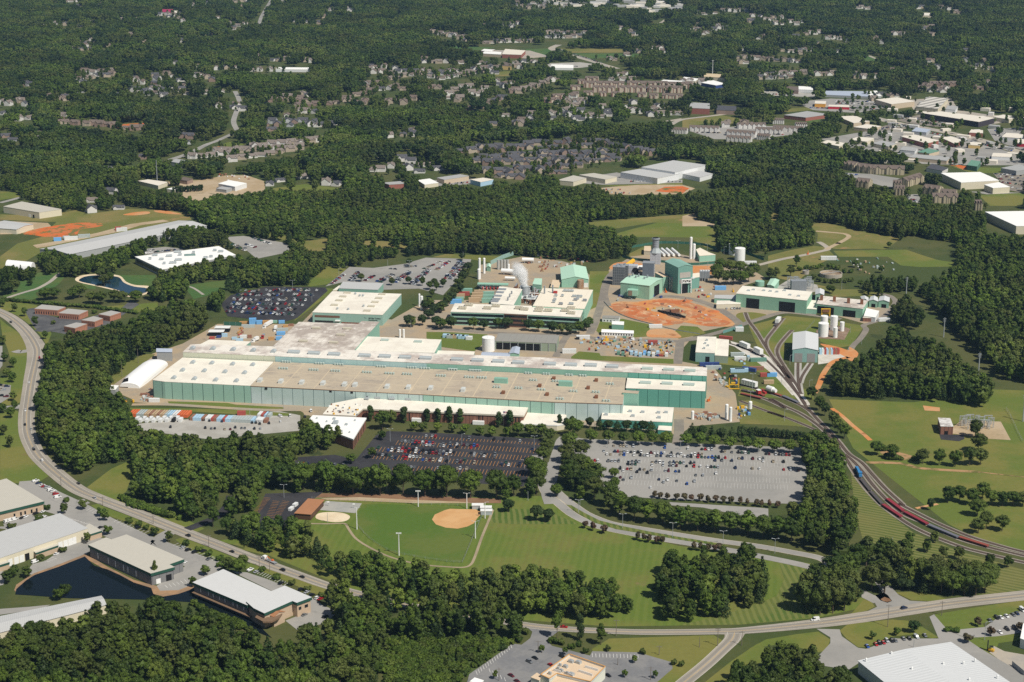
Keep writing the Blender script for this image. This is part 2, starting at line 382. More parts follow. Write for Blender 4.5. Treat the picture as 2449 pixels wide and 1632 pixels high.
for c in((230,745,300,715,420,725,560,760,640,830,760,870,900,880,860,905,700,905,480,865,320,810),(620,690,800,680,960,710,1100,760,1060,790,900,740,760,720,660,740),(1010,880,1120,850,1240,860,1330,890,1280,920,1120,925),(900,800,1050,810,1200,820,1150,845,980,850)):area("dirt_lot",deep,'Gg',*c,lev=4.6,sm=True)
area("dirt_lot",mat("painted_pit_shade",(.14,.09,.07),(.2,.12,.08),.1,.5,.3),'Gg',690,780,770,765,860,790,900,840,860,860,760,830,lev=5.7)  # dark colour on level ground paints the shade of a sunken pit
for i,c in enumerate(((380,770,5,1.6),(520,800,7,2.4),(600,850,6,1.8),(660,720,6,2.2),(960,800,7,2.6),(1080,860,6,2.2),(1180,790,5,1.6),(930,690,5,1.8),(760,740,6,1.5))):
 q0=g(*px('Gg',c[0],c[1])[0]);r_=random.Random(i);vs=[(q0.x,q0.y,c[3])];n=14
 for k in(.35,.7,1.0):
  for j in range(n):a=2*math.pi*j/n;rr=c[2]*k*r_.uniform(.8,1.25);vs.append((q0.x+1.5*rr*math.cos(a),q0.y+rr*math.sin(a),max(0,c[3]*(1-k)*r_.uniform(.8,1.2))if k<1 else 0))
 fs=[(0,1+j,1+(j+1)%n)for j in range(n)]+[(1+k*n+j,1+(k+1)*n+j,1+(k+1)*n+(j+1)%n,1+k*n+(j+1)%n)for k in range(2)for j in range(n)]
 structure(mesh_obj("soil_mound",vs,fs,deep))
area("dirt_lot",bare,'Gg',600,780,700,740,830,740,920,780,930,820,880,850,800,830,690,800,lev=5,sm=True)
area("dirt_lot",clay,'Gg',570,1020,590,960,780,955,860,1000,870,1030,700,1030,lev=4,sm=True)
area("dirt_lot",clay,'Gg',225,400,260,350,360,335,500,345,535,370,500,400,380,410,lev=4,sm=True)
area("dirt_lot",clay,'Gg',960,370,1180,370,1180,450,1000,450,lev=3)
area("grass_verge",field,'F',0,900,240,905,560,925,565,960,500,1030,440,1080,280,1060,140,1040,0,960,lev=4)
area("grass_verge",field,'F',1330,1130,1400,1080,1590,1095,1600,1120,2270,1150,2270,1195,1700,1170,1330,1145,lev=4)
area("grass_verge",field,'F',1600,790,1700,800,1800,780,2050,830,2040,940,1900,950,1600,930,1560,890,lev=3)
area("grass_verge",field,'Gg',500,900,600,920,570,1020,440,1030,440,960,lev=4)
area("grass_verge",field,'Gg',790,1000,880,920,1030,930,1110,990,1020,1010,860,1040,lev=4)
area("grass_verge",field,'Gg',1385,830,1430,800,1560,800,1670,825,1560,865,1440,890,lev=4,sm=True)
area("grass_verge",field,'Gg',1500,920,1700,870,1850,830,2060,850,2160,900,2130,960,2060,1100,1900,1100,1840,1160,1820,1250,1920,1420,1980,1480,2100,1540,2100,1600,1400,1568,1430,1480,1700,1480,1650,1380,1500,1300,1200,1270,1220,1200,1440,1230,1640,1250,lev=2)
area("grass_verge",rough_g,'L',1680,690,1800,680,2352,880,2352,940,2200,920,1900,905,1690,900,lev=2)
area("grass_verge",field,'J',390,770,940,785,1010,800,1450,825,1460,845,1000,830,400,795,lev=4)
area("grass_verge",field,'J',20,830,500,835,1100,850,1500,880,1520,905,1200,900,600,865,60,850,lev=4)
area("grass_verge",rough_g,'I',740,810,900,740,1140,580,1320,490,1430,490,1340,560,1060,760,960,840,880,830,lev=2)
area("gravel_lot",gravel,'V',310,975,420,965,640,945,690,955,690,990,480,1010,330,990,lev=3)
area("asphalt_pad",mat('dark_asphalt',(.085,.085,.09),(.12,.12,.12),.05,.4,.15),'V',60,720,90,716,150,740,250,735,300,690,320,700,250,745,160,770,80,755,lev=2)
area("bund_floor",mat('bund_soil',(.2,.13,.09),(.28,.2,.14),.1,.5,.25),'Hh',455,1190,440,1120,550,1065,700,1085,755,1105,700,1205,lev=4.4)
area("white_gravel_lot",white_gravel,'Hh',460,1310,640,1300,760,1330,740,1360,600,1410,460,1430,lev=4)
area("dirt_track",clay,'Hh',480,1240,640,1270,740,1300,750,1270,830,1330,770,1400,690,1350,560,1290,lev=4,sm=True)
area("parking_lot",asphalt_new,'K',490,890,900,905,1940,965,1900,1080,1800,1260,1740,1400,300,1300,-420,1260,-340,1130,0,1108,200,1150,380,930,lev=4)
area("parking_lot",asphalt_old,'L',100,1030,1000,1075,1200,1080,2260,1120,2300,1330,2310,1530,2280,1640,1150,1600,600,1568,430,1500,330,1250,40,1150,lev=4)
area("parking_lot",asphalt_old,'P',1540,390,2352,440,2450,450,2450,560,2352,545,1850,440,1560,420,lev=3)
area("parking_lot",asphalt_new,'V',575,1215,610,1135,700,1132,745,1130,690,1170,670,1200,620,1240,lev=4,op=False)
keep_open(px('V',572,1193,612,1137,740,1131,692,1166,676,1180,640,1186))
area("parking_lot",asphalt_new,'E',-320,720,-230,640,100,560,640,570,660,600,380,850,280,880,0,865,-260,835,lev=4)
area("parking_lot",asphalt_old,'E',640,560,860,380,1080,390,1380,350,1560,295,1750,300,1980,310,1960,380,1720,640,1500,580,1180,590,800,520,lev=4)
area("parking_lot",asphalt_old,'D',2085,490,2240,480,2600,540,2700,590,2600,640,2360,690,2240,590,2120,530,lev=4)
area("parking_lot",asphalt_old,'D',1330,600,1520,580,1700,600,1640,640,1330,650,lev=4)
area("parking_lot",mat('lot_asphalt',(.19,.19,.195),(.235,.23,.225),.05,.4,.15,c3=(.12,.12,.12),s3=.06,l3=.6,h3=.75),'R',240,1050,640,770,720,780,800,720,820,660,760,610,1000,620,1080,640,950,740,1000,790,1350,880,1370,840,1790,850,2100,940,2110,1000,1960,1130,1900,1200,200,1200,lev=4)
area("parking_lot",asphalt_old,'N',-100,620,60,640,180,200,330,190,560,300,780,400,1040,540,1380,700,1600,780,1900,900,2060,960,1980,1050,1800,1180,1420,1230,1440,1160,1700,980,1000,720,500,500,400,470,100,610,lev=3)
area("parking_lot",asphalt_old,'N',230,1040,300,960,420,930,560,830,700,740,860,700,980,730,780,880,520,970,300,1060,lev=4)
area("parking_lot",asphalt_old,'N',-100,1040,0,1020,60,1040,30,1150,-100,1180,lev=4)
area("parking_lot",asphalt_old,'N',30,590,240,520,520,520,320,620,60,660,lev=3.5)
area("parking_lot",asphalt_old,'S2',780,240,960,250,1200,330,1420,420,1720,540,1880,650,2060,720,1900,860,1560,940,1420,830,1600,760,1720,640,1250,470,lev=4)
area("parking_lot",asphalt_old,'T',-10,950,90,960,80,1060,0,1110,-10,1100,lev=4)
area("parking_lot",asphalt_old,'T',-10,640,20,640,20,800,-10,840,lev=4)
area("parking_lot",MATS['dark_asphalt'],'T',180,345,290,330,330,380,480,410,640,430,830,380,800,420,640,470,500,500,380,530,280,520,320,480,260,400,lev=4)
area("forecourt",asphalt_old,'Q',420,1105,620,1110,640,1170,780,1270,850,1280,1100,1190,1480,1190,1400,1000,1440,980,1560,1120,1700,1180,1850,1280,2221,1500,2221,1620,2040,1540,1580,1230,1200,1285,790,1400,700,1460,500,1430,400,1380,540,1230,540,1180,lev=3)
area("parking_lot",asphalt_old,'Q',1560,1120,1880,1090,1990,1010,2221,945,2260,950,2260,1130,1990,1170,1720,1185,lev=4)
area("forecourt",asphalt_old,'Q',850,815,910,850,945,915,850,960,860,1000,1250,945,1420,900,1400,872,1230,862,1120,805,1060,765,1005,790,1040,815,1075,865,1035,880,975,860,930,815,lev=4.7)
area("flower_bed",mulch,'Q',975,850,1010,830,1055,845,1070,865,1035,872,1000,866,lev=6)
area("forecourt",concrete,'Q',1920,1310,1960,1255,2050,1300,2221,1330,2300,1500,2221,1500,2000,1370,lev=4)
area("parking_lot",asphalt_old,'W',-20,560,400,530,700,500,560,560,0,640,lev=2)
area("outfield",infield_g,'O',1020,410,1200,405,1900,440,2060,450,2140,480,2060,700,1950,945,1800,940,1500,890,1250,830,1080,720,970,600,970,520,lev=2)
area("infield",infield,'O',1665,550,1690,505,1780,465,1830,452,1950,455,2070,458,2125,490,2080,540,2050,585,1990,615,1900,635,1790,625,1700,595,lev=4,sm=False)
area("sand_pit",sand,'O',595,535,620,495,720,482,840,490,910,520,880,560,780,575,660,560,lev=4,sm=True)
area("basketball_court",asphalt_mid if False else mat("court_paving",(.33,.33,.31),(.38,.37,.34),.05,.4,.12),'O',690,380,1020,402,960,492,620,462,lev=4)
PATHM=mat("path_paving",(.36,.29,.19),(.3,.24,.16),.05,.6,.15)
road("path",PATHM,1.9,px('O',540,588,700,590,820,586,870,592,900,640,960,720,1060,790,1230,875,1400,930,1600,968,1800,985,1950,990,2020,965,2060,890,2120,720,2190,550,2225,460),lev=5,clear=0)
area("mulch_bed",mulch,'O',560,350,900,345,1400,375,1800,400,2300,400,2300,360,1900,345,1400,320,900,310,650,310,lev=3,op=False)
area("bare_verge",bare,'O',640,355,1000,345,1500,370,1900,385,2050,400,1500,400,1000,378,700,370,lev=4,op=False)
HWY=road("road",asphalt_road,[14,14,15,15,17,19,18,16,14.5,13.5,13.5,13.5,13.5,13.5,13.5,13.5,13.5,13.5,13,13,12.5,12,11.5,10,9,8,7.6,7.4,7.4,7.4,7.6,8,9,12,14,14,14],px('T',-60,340,60,395,150,460,220,530,270,600,300,665,300,730,285,800,262,900,245,1000,230,1100,217,1200,216,1290,228,1370,265,1460,320,1548)+px('N',500,110,700,265,900,355,1250,490,1750,690,2000,785)+px('S2',1000,75,1550,275,2100,458)+px('R',-60,470,530,562,860,612,1200,640,1600,657)+px('U',0,762,1000,752,1500,735)+px('Q',400,1062,800,1008,1200,945,1600,885,2221,815,2500,780),lev=5,line=True,edge=True,kerb=False,clear=1.5)
SIDE=road("road",asphalt_road,[13,10,9,9,9,9],px('U',1330,770,1290,880,1120,1050,860,1290,520,1568,300,1760),lev=5,line=True,edge=True)
road("road",asphalt_old,[13,9,9,9],px('T',200,1135,100,1140,0,1150,-80,1160),lev=4.5)
road("road",asphalt_old,9,px('T',290,690,230,680,170,690,120,680),lev=4.5)
road("road",asphalt_old,9,px('T',330,640,380,665),lev=4.5)
road("road",asphalt_old,11,px('N',800,380,700,400,600,380,500,330),lev=4.5)
road("road",asphalt_old,10,px('N',1600,650,1500,700,1420,770,1300,740),lev=4.5)
road("driveway",asphalt_new,8,px('N',1720,640,1850,590,2000,520,2100,420,2130,330),lev=5.5)
road("road",asphalt_old,[9,8,7.4,7.2,7.2,7.2,7.2,7.2,7.2,8],px('P',330,-40,350,100,400,290,520,400,660,510,850,600,1000,640,1250,690,1500,735,1750,775,2050,825)+px('Q',200,530,420,585),lev=5,kerb=True)
road("road",asphalt_old,[8,7.2,7,7,7,7,7,7],px('P',460,250,560,345,680,435,800,510,1000,585,1250,630,1650,695,2000,748,2352,795)+px('Q',200,440,450,492,560,560),lev=5,kerb=True)
area("median",mown,'P',590,415,640,420,760,490,900,560,1100,610,1350,660,1650,715,2000,770,2100,795,2000,795,1650,740,1350,690,1050,640,850,580,700,495,lev=7)
road("road",asphalt_old,[11,10,9,10],px('K',2230,960,2110,960,2060,1060,2020,1200),lev=4.5)
road("road",asphalt_old,10,px('K',2020,1180,1990,1320,1960,1450,1990,1560),lev=4.5)
road("road",asphalt_old,9,px('K',2060,960,2200,965,2352,990),lev=4.4)
road("road",asphalt_mid,8,px('L',1110,1090,1130,960,1130,860),lev=4.6)
road("driveway",asphalt_old,[9,10,9],px('Q',450,600,620,700,820,800,960,870),lev=4.5)
road("driveway",asphalt_old,[10,9,8],px('Q',1150,890,1060,800,980,700,900,600),lev=4.5)
road("road",yardconc,6,px('J',60,800,400,800,900,830,1300,850,1600,850,1790,860),lev=4.5)
road("road",asphalt_mid,8,px('F',0,860,240,880,640,910,1050,925,1400,935,1550,960,1800,970,2050,975,2300,985,2520,960),lev=5)
road("road",asphalt_mid,8,px('F',1500,920,1550,810,1590,690,1625,560,1660,450,1720,360,1800,300,1850,270),lev=4.6)
road("road",asphalt_mid,7,px('F',1190,1130,1250,1000,1290,940),lev=4.6)
road("road",asphalt_mid,8,px('Gg',850,1270,865,1130,880,1060,960,1040,1120,1010,1300,960,1440,910,1600,860,1820,800,2060,820,2350,860),lev=5)
road("road",asphalt_mid,9,px('Gg',200,740,170,640,190,540,240,450,330,390,440,350),lev=4.5)
road("road",asphalt_mid,9,px('Gg',640,660,780,650,1000,680,1200,750,1330,830,1420,900),lev=4.5)
road("road",concrete,7,px('Gg',1400,400,1600,360,1720,330,1850,300,1990,275,2150,240,2230,215,2180,170,2140,150),lev=4.5)
road("dirt_track",bare,6,px('Gg',2210,220,2330,160)+px('Hh',640,320,740,260,700,230,560,215,440,205),lev=4.5)
road("road",asphalt_mid,6,px('Hh',1030,780,1120,800,1170,850,1140,910,1100,960,1000,1030,880,1070,900,1110,850,1190,780,1260,745,1330),lev=4.5)
road("dirt_track",clay,5,px('M',740,-20,600,20,510,130,470,230,430,310),lev=4.5)
road("dirt_track",clay,4,px('M',585,450,680,520,780,610,880,690,940,745),lev=4.5)
TRK=mat("worn_track",(.4,.24,.12),(.13,.125,.035),.06,.4,.2,lo=.45,hi=.6)
area("bare_verge",TRK,'M',1030,850,1150,845,1300,880,1400,920,1250,925,1100,900,lev=3.5,sm=True)
road("dirt_track",TRK,5,px('M',900,950,1200,955,1400,1000,1700,1022,1950,1035),lev=3.6)
road("dirt_track",TRK,2,px('M',1950,1035,2060,1050,2352,1082),lev=3.5)
road("dirt_track",clay,3,px('M',1360,1370,1450,1350,1560,1330),lev=3.5)
road("road",concrete,5,px('D',40,1060,120,1030,250,990,350,960,460,900,530,840,590,800),lev=4.5)
road("path",concrete,3,px('D',1690,930,1780,960,1870,1020),lev=4.5)
road("road",asphalt_old,8,px('D',0,175,80,155,190,125),lev=4.5)
road("road",asphalt_old,[13,13,12,12,10,9,9],px('A',850,1190,1000,1150,1180,1100,1300,1060,1420,1000,1500,970,1640,905),lev=4.5,clear=10)
road("road",asphalt_old,9,px('A',1635,900,1610,840,1630,770,1650,700,1620,630),lev=4.5,clear=11)
road("road",asphalt_old,9,px('A',1780,190,1800,120,1840,50,1870,0),lev=4.5,clear=14)
road("road",concrete,16,px('B',1500,310,1450,335,1500,360,1560,375,1700,415,1800,445,1900,475),lev=4.5,clear=25)
road("road",concrete,22,px('Cc',1310,810,1480,850,1700,890,1900,930,2100,980,2353,1060,2600,1130),lev=4.5,clear=14)
road("road",concrete,10,px('Cc',-80,860,0,825,200,800,430,770),lev=4.5,clear=12)
road("road",concrete,10,px('B',1880,890,2100,860,2352,820),lev=4.4,clear=12)
road("road",concrete,8,px('A',1890,470,2140,470),lev=4.5,clear=14)
road("road",concrete,9,px('B',2140,185,2200,160,2240,135),lev=4.5,clear=20)
road("road",concrete,8,px('Cc',1285,385,1380,420,1545,445),lev=4.5,clear=14)
ROADS.append((np.array([(p.x,p.y)for p in smooth(gp('Hh',1270,800,1450,985,1620,1200,1790,1330,1960,1530)+gp('Y7',1900,640),8,False)]),12.5,True))
waterm,wt,wb=new_mat("pond_water");wb.inputs["Base Color"].default_value=(.006,.01,.013,1);wb.inputs["Roughness"].default_value=.05;wb.inputs["IOR"].default_value=1.33;wb.inputs["Specular IOR Level"].default_value=.3
wn=wt.nodes.new("ShaderNodeBump");wn.inputs["Strength"].default_value=.02
wg=wt.nodes.new("ShaderNodeNewGeometry");ln(wt,noise(wt,wg.outputs["Position"],1.2,3),wn.inputs["Height"]);ln(wt,wn.outputs[0],wb.inputs["Normal"])
area("pond_bank",mat('pond_bank_soil',(.36,.22,.12),(.27,.18,.11),.1,.6,.3),'N',130,1200,150,1150,240,1090,310,1045,530,968,780,868,830,890,990,985,1100,1040,1230,1105,1390,1150,1440,1160,1470,1205,1640,1200,1730,1165,1780,1150,1790,1180,1640,1250,1500,1270,1380,1240,1000,1030,780,905,320,1075,150,1220,lev=4)
area("pond",waterm,'N',140,1240,150,1190,240,1110,320,1060,540,985,780,890,830,940,870,975,990,1010,1100,1060,1230,1130,1390,1180,1410,1235,1500,1260,1640,1235,1740,1200,1790,1170,1900,1260,2352,1500,2500,1640,2200,1520,1900,1400,1740,1310,1440,1290,1000,1280,640,1275,300,1250,lev=6)
area("pond_bank",sand,'D',690,880,740,845,880,830,1030,835,1110,850,1160,900,1240,930,1380,945,1360,1010,1180,1040,1080,990,900,945,740,910,lev=4,sm=True)
mb2,t2,b2=new_mat("lake_water");b2.inputs["Base Color"].default_value=(.012,.04,.07,1);b2.inputs["Roughness"].default_value=.1
area("pond",mb2,'D',725,885,780,855,880,843,1030,850,1100,865,1140,910,1230,945,1350,962,1340,1000,1180,1025,1090,980,900,935,760,905,lev=6,sm=True)
area("field",redsoil,'D',210,460,320,420,480,390,700,360,900,360,950,380,880,400,740,420,700,470,560,490,420,490,300,470,lev=3,sm=True)
area("field",clay,'D',1130,285,1240,262,1360,255,1370,275,1250,290,lev=3,sm=True)
area("field",clay,'D',1420,245,1540,250,1670,280,1560,278,1440,262,lev=3,sm=True)
area("bare_verge",bare,'D',300,565,500,530,900,450,1200,370,1500,330,1560,345,1300,380,1100,440,700,520,420,580,340,590,lev=3)
area("bare_verge",bare,'D',0,340,220,350,440,360,470,390,300,430,180,460,0,465,lev=3)
area("yard",bare,'A',940,1245,1200,1255,1400,1240,1560,1210,1700,1210,1820,1250,1830,1320,1600,1350,1400,1330,1260,1350,1260,1280,lev=3)
area("yard",bare,'A',1240,1350,1420,1330,1500,1350,1350,1390,lev=3)
area("field",redsoil,'A',800,880,860,855,1020,848,1020,868,900,890,lev=3)
area("field",redsoil,'A',1090,855,1140,850,1130,895,1090,895,lev=3)
area("field",field,'A',1560,985,1670,960,1680,1000,1600,1020,1480,1020,lev=2)
area("field",redsoil,'A',1465,1010,1570,1010,1570,1030,1470,1028,lev=3)
area("field",field,'A',1870,1300,2100,1270,2352,1300,2352,1310,2100,1320,1900,1318,lev=2)
area("field",field,'A',0,1330,145,1330,140,1360,0,1380,lev=2)
area("field",park_g,'B',690,330,760,318,1060,328,960,348,lev=2)
area("field",park_g,'B',1270,340,1440,335,1480,370,1400,385,1300,375,lev=2)
area("field",park_g,'B',1580,370,1900,370,2110,375,2080,390,1900,400,1700,405,lev=2)
area("field",rough_g,'B',1500,335,2000,340,2010,365,1560,365,lev=2)
area("field",rough_g,'B',1010,530,1100,495,1165,490,1170,525,lev=2)
area("yard",concrete,'B',960,345,1300,350,1440,390,1280,405,1100,390,lev=3)
area("yard",gravel,'B',1380,440,1650,430,1800,450,1640,470,1440,465,lev=3)
area("yard",bare,'B',1770,1300,1860,1290,2060,1275,2352,1275,2440,1300,2352,1340,2000,1345,1850,1340,lev=3)
area("field",redsoil,'B',2160,1320,2230,1290,2352,1285,2400,1300,2352,1335,lev=5)
area("field",field,'B',1800,1280,2352,1262,2352,1275,1950,1290,lev=2)
area("yard",asphalt_old,'B',1480,1250,1900,1190,2100,1240,2352,1240,2352,1262,1800,1275,lev=3)
area("yard",asphalt_old,'B',520,1250,900,1230,900,1270,700,1285,560,1280,lev=3)
area("field",rough_g,'Cc',0,830,250,790,440,830,300,860,150,850,0,900,lev=2)
area("yard",asphalt_old,'Cc',40,900,400,870,840,870,840,920,500,960,220,960,lev=3)
area("parking_lot",asphalt_old,'Cc',820,700,1020,680,1330,690,1420,740,1200,780,900,760,830,730,lev=3)
area("parking_lot",asphalt_mid,'Cc',1470,830,1640,790,1870,850,1900,880,1700,870,1560,850,lev=3)
area("parking_lot",asphalt_mid,'Cc',1280,900,1420,860,1560,880,1500,900,1300,920,lev=3)
area("field",park_g,'Cc',830,830,920,810,1030,830,920,860,lev=2)
area("field",rough_g,'Cc',600,755,900,740,960,755,640,780,lev=2)
area("yard",asphalt_old,'Cc',950,960,1300,900,1500,900,1760,930,1950,950,2100,1000,2353,1080,2353,1140,2000,1140,1650,1130,1500,1050,1200,1040,lev=3)
area("yard",asphalt_old,'Cc',2100,890,2353,880,2353,1040,2150,970,lev=3)
area("yard",concrete,'Cc',1550,690,1850,670,1900,760,2100,790,2353,810,2353,830,2100,860,1600,770,lev=2.5)
area("parking_lot",asphalt_mid,'Cc',2140,1195,2353,1190,2353,1330,2240,1310,2180,1240,lev=3)
area("field",field,'Cc',2040,1345,2353,1330,2353,1420,2120,1420,lev=2)
area("field",field,'Cc',1860,1150,2300,1160,2270,1190,2000,1195,lev=2)
area("field",redsoil,'Cc',1830,1130,2000,1150,2030,1180,1930,1170,lev=3)
area("yard",asphalt_old,'Cc',1100,1190,1300,1200,1560,1240,1500,1300,1400,1290,1200,1230,lev=3)
area("yard",asphalt_old,'Cc',1530,1340,1620,1340,1660,1400,1580,1400,lev=3)
area("yard",asphalt_old,'Cc',1960,1320,2200,1325,2353,1330,2100,1340,lev=3)
area("field",park_g,'Cc',1190,400,1300,385,1400,420,1280,425,lev=2)
area("field",park_g,'A',720,345,780,328,880,332,800,350,lev=2)
area("yard",asphalt_old,'Cc',0,560,130,560,130,590,0,600,lev=3)
area("yard",gravel,'Cc',480,640,560,625,960,650,900,670,620,660,lev=3)
area("field",rough_g,'Hh',0,90,60,0,120,60,60,110,lev=2)
area("bare_verge",bare,'Cc',0,1490,80,1470,110,1520,300,1560,0,1560,lev=3)
area("field",rough_g,'V',1320,515,1420,505,1590,492,1600,515,1500,512,1420,525,lev=2)
for c in((1240,672,1490,790,2165,655,2010,575),(1690,940,1950,900,2200,880,2220,800,2230,880,2100,960,1900,1030,1780,1060),(1060,840,1430,840,1430,900,1380,950,1180,930,1110,880),(1000,1120,1450,1090,1450,1160,1000,1150)):keep_open(px('D',*c))
keep_open(px('E',480,540,560,470,660,380,820,405,640,540))
W_ROOF=uvmat("white_membrane_roof",(.84,.79,.68),joint=18,jw=.25,jc=(.7,.65,.56),c2=(.76,.7,.6),s1=.05,stain=.07)
BR_ROOF=uvmat("bright_white_roof",(.9,.89,.85),joint=12,jw=.2,jc=(.76,.75,.72),stain=.05)
TAN_ROOF=uvmat("tan_gravel_roof",(.5,.42,.31),joint=27.6,jw=.8,jc=(.6,.49,.34),c2=(.43,.36,.275),s1=.03,stain=.14,vjoint=21,c3=(.36,.31,.25))
WEATH_ROOF=uvmat("weathered_roof",(.72,.66,.58),joint=5.5,jw=.35,jc=(.48,.41,.35),c2=(.42,.36,.31),s1=.035,stain=.22,c3=(.8,.75,.68),lo=.4,hi=.56)
GREY_ROOF=uvmat("grey_metal_roof",(.5,.5,.49),rib=1.2,ra=.06,stain=.08)
BEIGE_ROOF=uvmat("beige_metal_roof",(.52,.49,.42),rib=1.2,ra=.06,stain=.07)
PALE_ROOF=uvmat("pale_metal_roof",(.6,.61,.61),rib=2.2,ra=.07,stain=.05)
DK_ROOF=uvmat("grey_brown_roof",(.3,.29,.26),joint=6,jw=.2,jc=(.22,.21,.2),stain=.1)
GR_ROOF=uvmat("pale_green_roof",(.46,.68,.53),rib=1.5,ra=.06,stain=.06)
TEAL_ROOF=uvmat("sea_green_roof",(.24,.42,.35),rib=1.5,ra=.06,stain=.06)
BLUE_ROOF=uvmat("blue_grey_roof",(.42,.47,.56),rib=1.2,ra=.08,stain=.06)
RUST_ROOF=uvmat("brown_shingle_roof",(.4,.19,.095),rib=.9,ra=.05,stain=.12)
SHING=uvmat("charcoal_shingles",(.085,.085,.095),stain=.25);SHINGB=uvmat("brown_shingles",(.16,.125,.105),stain=.25);SHINGT=uvmat("tan_shingles",(.205,.172,.15),stain=.2)
GREEN_W=uvmat("sea_green_cladding",(.25,.45,.36),joint=6.6,jw=.16,jc=(.19,.4,.31),rib=.9,ra=.04,stain=.06)
HALL_G=uvmat("hall_green_panels",(.3,.48,.395),joint=9.2,jw=.5,jc=(.05,.1,.09),rib=1.0,ra=.04,stain=.06)
HALL_P=uvmat("hall_pale_panels",(.44,.55,.52),joint=9.2,jw=.42,jc=(.09,.15,.15),rib=1.0,ra=.04,stain=.07,c2=(.52,.62,.62),s1=.02)
HALL_T=uvmat("hall_teal_panels",(.12,.34,.275),joint=9.2,jw=.4,jc=(.02,.1,.08),stain=.06)
UP_CR=uvmat("upper_cream_panels",(.56,.58,.45),joint=15,jw=.25,jc=(.4,.43,.34),rib=1.0,ra=.03,stain=.06)
UP_BL=uvmat("upper_blue_panels",(.4,.57,.57),joint=15,jw=.3,jc=(.25,.38,.38),rib=1.0,ra=.03,stain=.06,c2=(.3,.54,.48),s1=.01)
MINT_W=uvmat("mint_cladding",(.3,.52,.4),joint=7.5,jw=.18,jc=(.2,.42,.31),rib=.8,ra=.05,stain=.05)
OLIVE_W=uvmat("olive_cladding",(.3,.36,.27),rib=.8,ra=.05,stain=.06)
BRICK=uvmat("red_brick",(.26,.125,.085),joint=3.0,jw=.5,jc=(.13,.065,.05),stain=.15)
BRICK2=uvmat("orange_brick",(.44,.2,.13),joint=2.6,jw=.5,jc=(.3,.14,.1),stain=.12)
BLOCK=uvmat("tan_block_wall",(.5,.38,.27),stain=.14);CREAM_W=uvmat("cream_wall",(.66,.6,.46),rib=1.0,ra=.04,stain=.08)
WHITE_W=uvmat("white_cladding",(.72,.73,.73),rib=1.4,ra=.05,stain=.05);GREY_W=uvmat("grey_cladding",(.36,.37,.37),rib=1.2,ra=.06,stain=.06)
DARKGL=mat("dark_glass",(.012,.016,.02),None,a2=.1,rough=.15,spec=.6)
GREEN_TRIM=flat("dark_green_fascia",(.025,.085,.06),.6);WHITE_P=flat("white_paint",(.8,.8,.78),.55);TAN_TRIM=flat("tan_trim",(.5,.42,.3))
BRN=flat("brown_panel",(.17,.09,.06));DARKOP=flat("dark_opening",(.012,.012,.013),.9);ROLL=flat("grey_shutter",(.3,.29,.28));STEEL=flat("galvanised_steel",(.45,.48,.49),.5,.3)
GREYM=flat("grey_metal",(.28,.3,.32),.5);LGREY=flat("light_grey_metal",(.4,.44,.45),.5);VENTG=flat("vent_green_grey",(.4,.48,.44),.55);CREAMV=flat("vent_cream",(.52,.48,.38),.55)
WOOD=flat("deck_timber",(.2,.13,.08),.9,var=.3);YEL=flat("yellow_paint",(.72,.42,.03),.5);ORG=flat("orange_paint",(.7,.16,.03),.5);REDP=flat("red_paint",(.42,.04,.035),.5)
BLUP=flat("sky_blue_tarp",(.16,.4,.72),.7);LBLU=flat("light_blue_paint",(.4,.58,.72),.6);DBLU=flat("dark_blue_paint",(.04,.07,.22),.5);RUST=flat("rusty_steel",(.22,.1,.055),.9,var=.35);BLK=flat("black_rubber",(.02,.02,.02),.8)
TANK_W=uvmat("tank_white",(.85,.85,.83),stain=.05)
def hr(P):
 return Vector((sum(p[0]for p in P)/len(P),sum(p[1]for p in P)/len(P),0))
def edge_box(mb,a,b,t0,t1,z0,z1,proud=.1):
 a,b=Vector((a[0],a[1])),Vector((b[0],b[1]));d=b-a;n=Vector((d.y,-d.x)).normalized()
 p,q=a+d*t0,a+d*t1
 mb.prism([p-n*.05+n*proud,q-n*.05+n*proud,q-n*.05,p-n*.05][::1],z0,z1,True,True)
FOOT=[]
def parts_of(root,P,h,openings):
 for op in openings:
  e,t0,t1,z0,z1,m,nm=op[:7]
  mb=MB();a,b=P[e],P[(e+1)%len(P)]
  a2,b2=Vector((a[0],a[1])),Vector((b[0],b[1]));d=b2-a2;n=Vector((d.y,-d.x)).normalized();pr=op[7]if len(op)>7 else.1
  p,q=a2+d*t0,a2+d*t1
  mb.prism([p+n*pr,q+n*pr,q-n*.02,p-n*.02],z0,z1,True,True)
  mb.build(nm,m,root)
def block(name,label,cat,fr,roof,h,wm,rm,openings=(),fas=None,fh=.9,group=None,over=.15,rh=.35,z0=-.3):
 """flat roofed building; roof = corners seen, front left first, counter-clockwise from above"""
 P=[g(a,b,h)for a,b in(px(fr,*roof)if isinstance(fr,str)else fr)]
 P=[(p.x,p.y)for p in P]
 A=sum(P[i][0]*P[(i+1)%len(P)][1]-P[(i+1)%len(P)][0]*P[i][1]for i in range(len(P)))
 if A<0:P=[P[1],P[0]]+P[:1:-1]
 c=hr(P);root=thing(name,label,cat,c,group)
 w_=MB();w_.prism(P,z0,h,False);w_.build("wall",wm,root)
 roof_part(root,P,h,rm,fas,fh,over,rh)
 parts_of(root,P,h,openings);FOOT.append(P)
 root["h"]=h
 return root,P
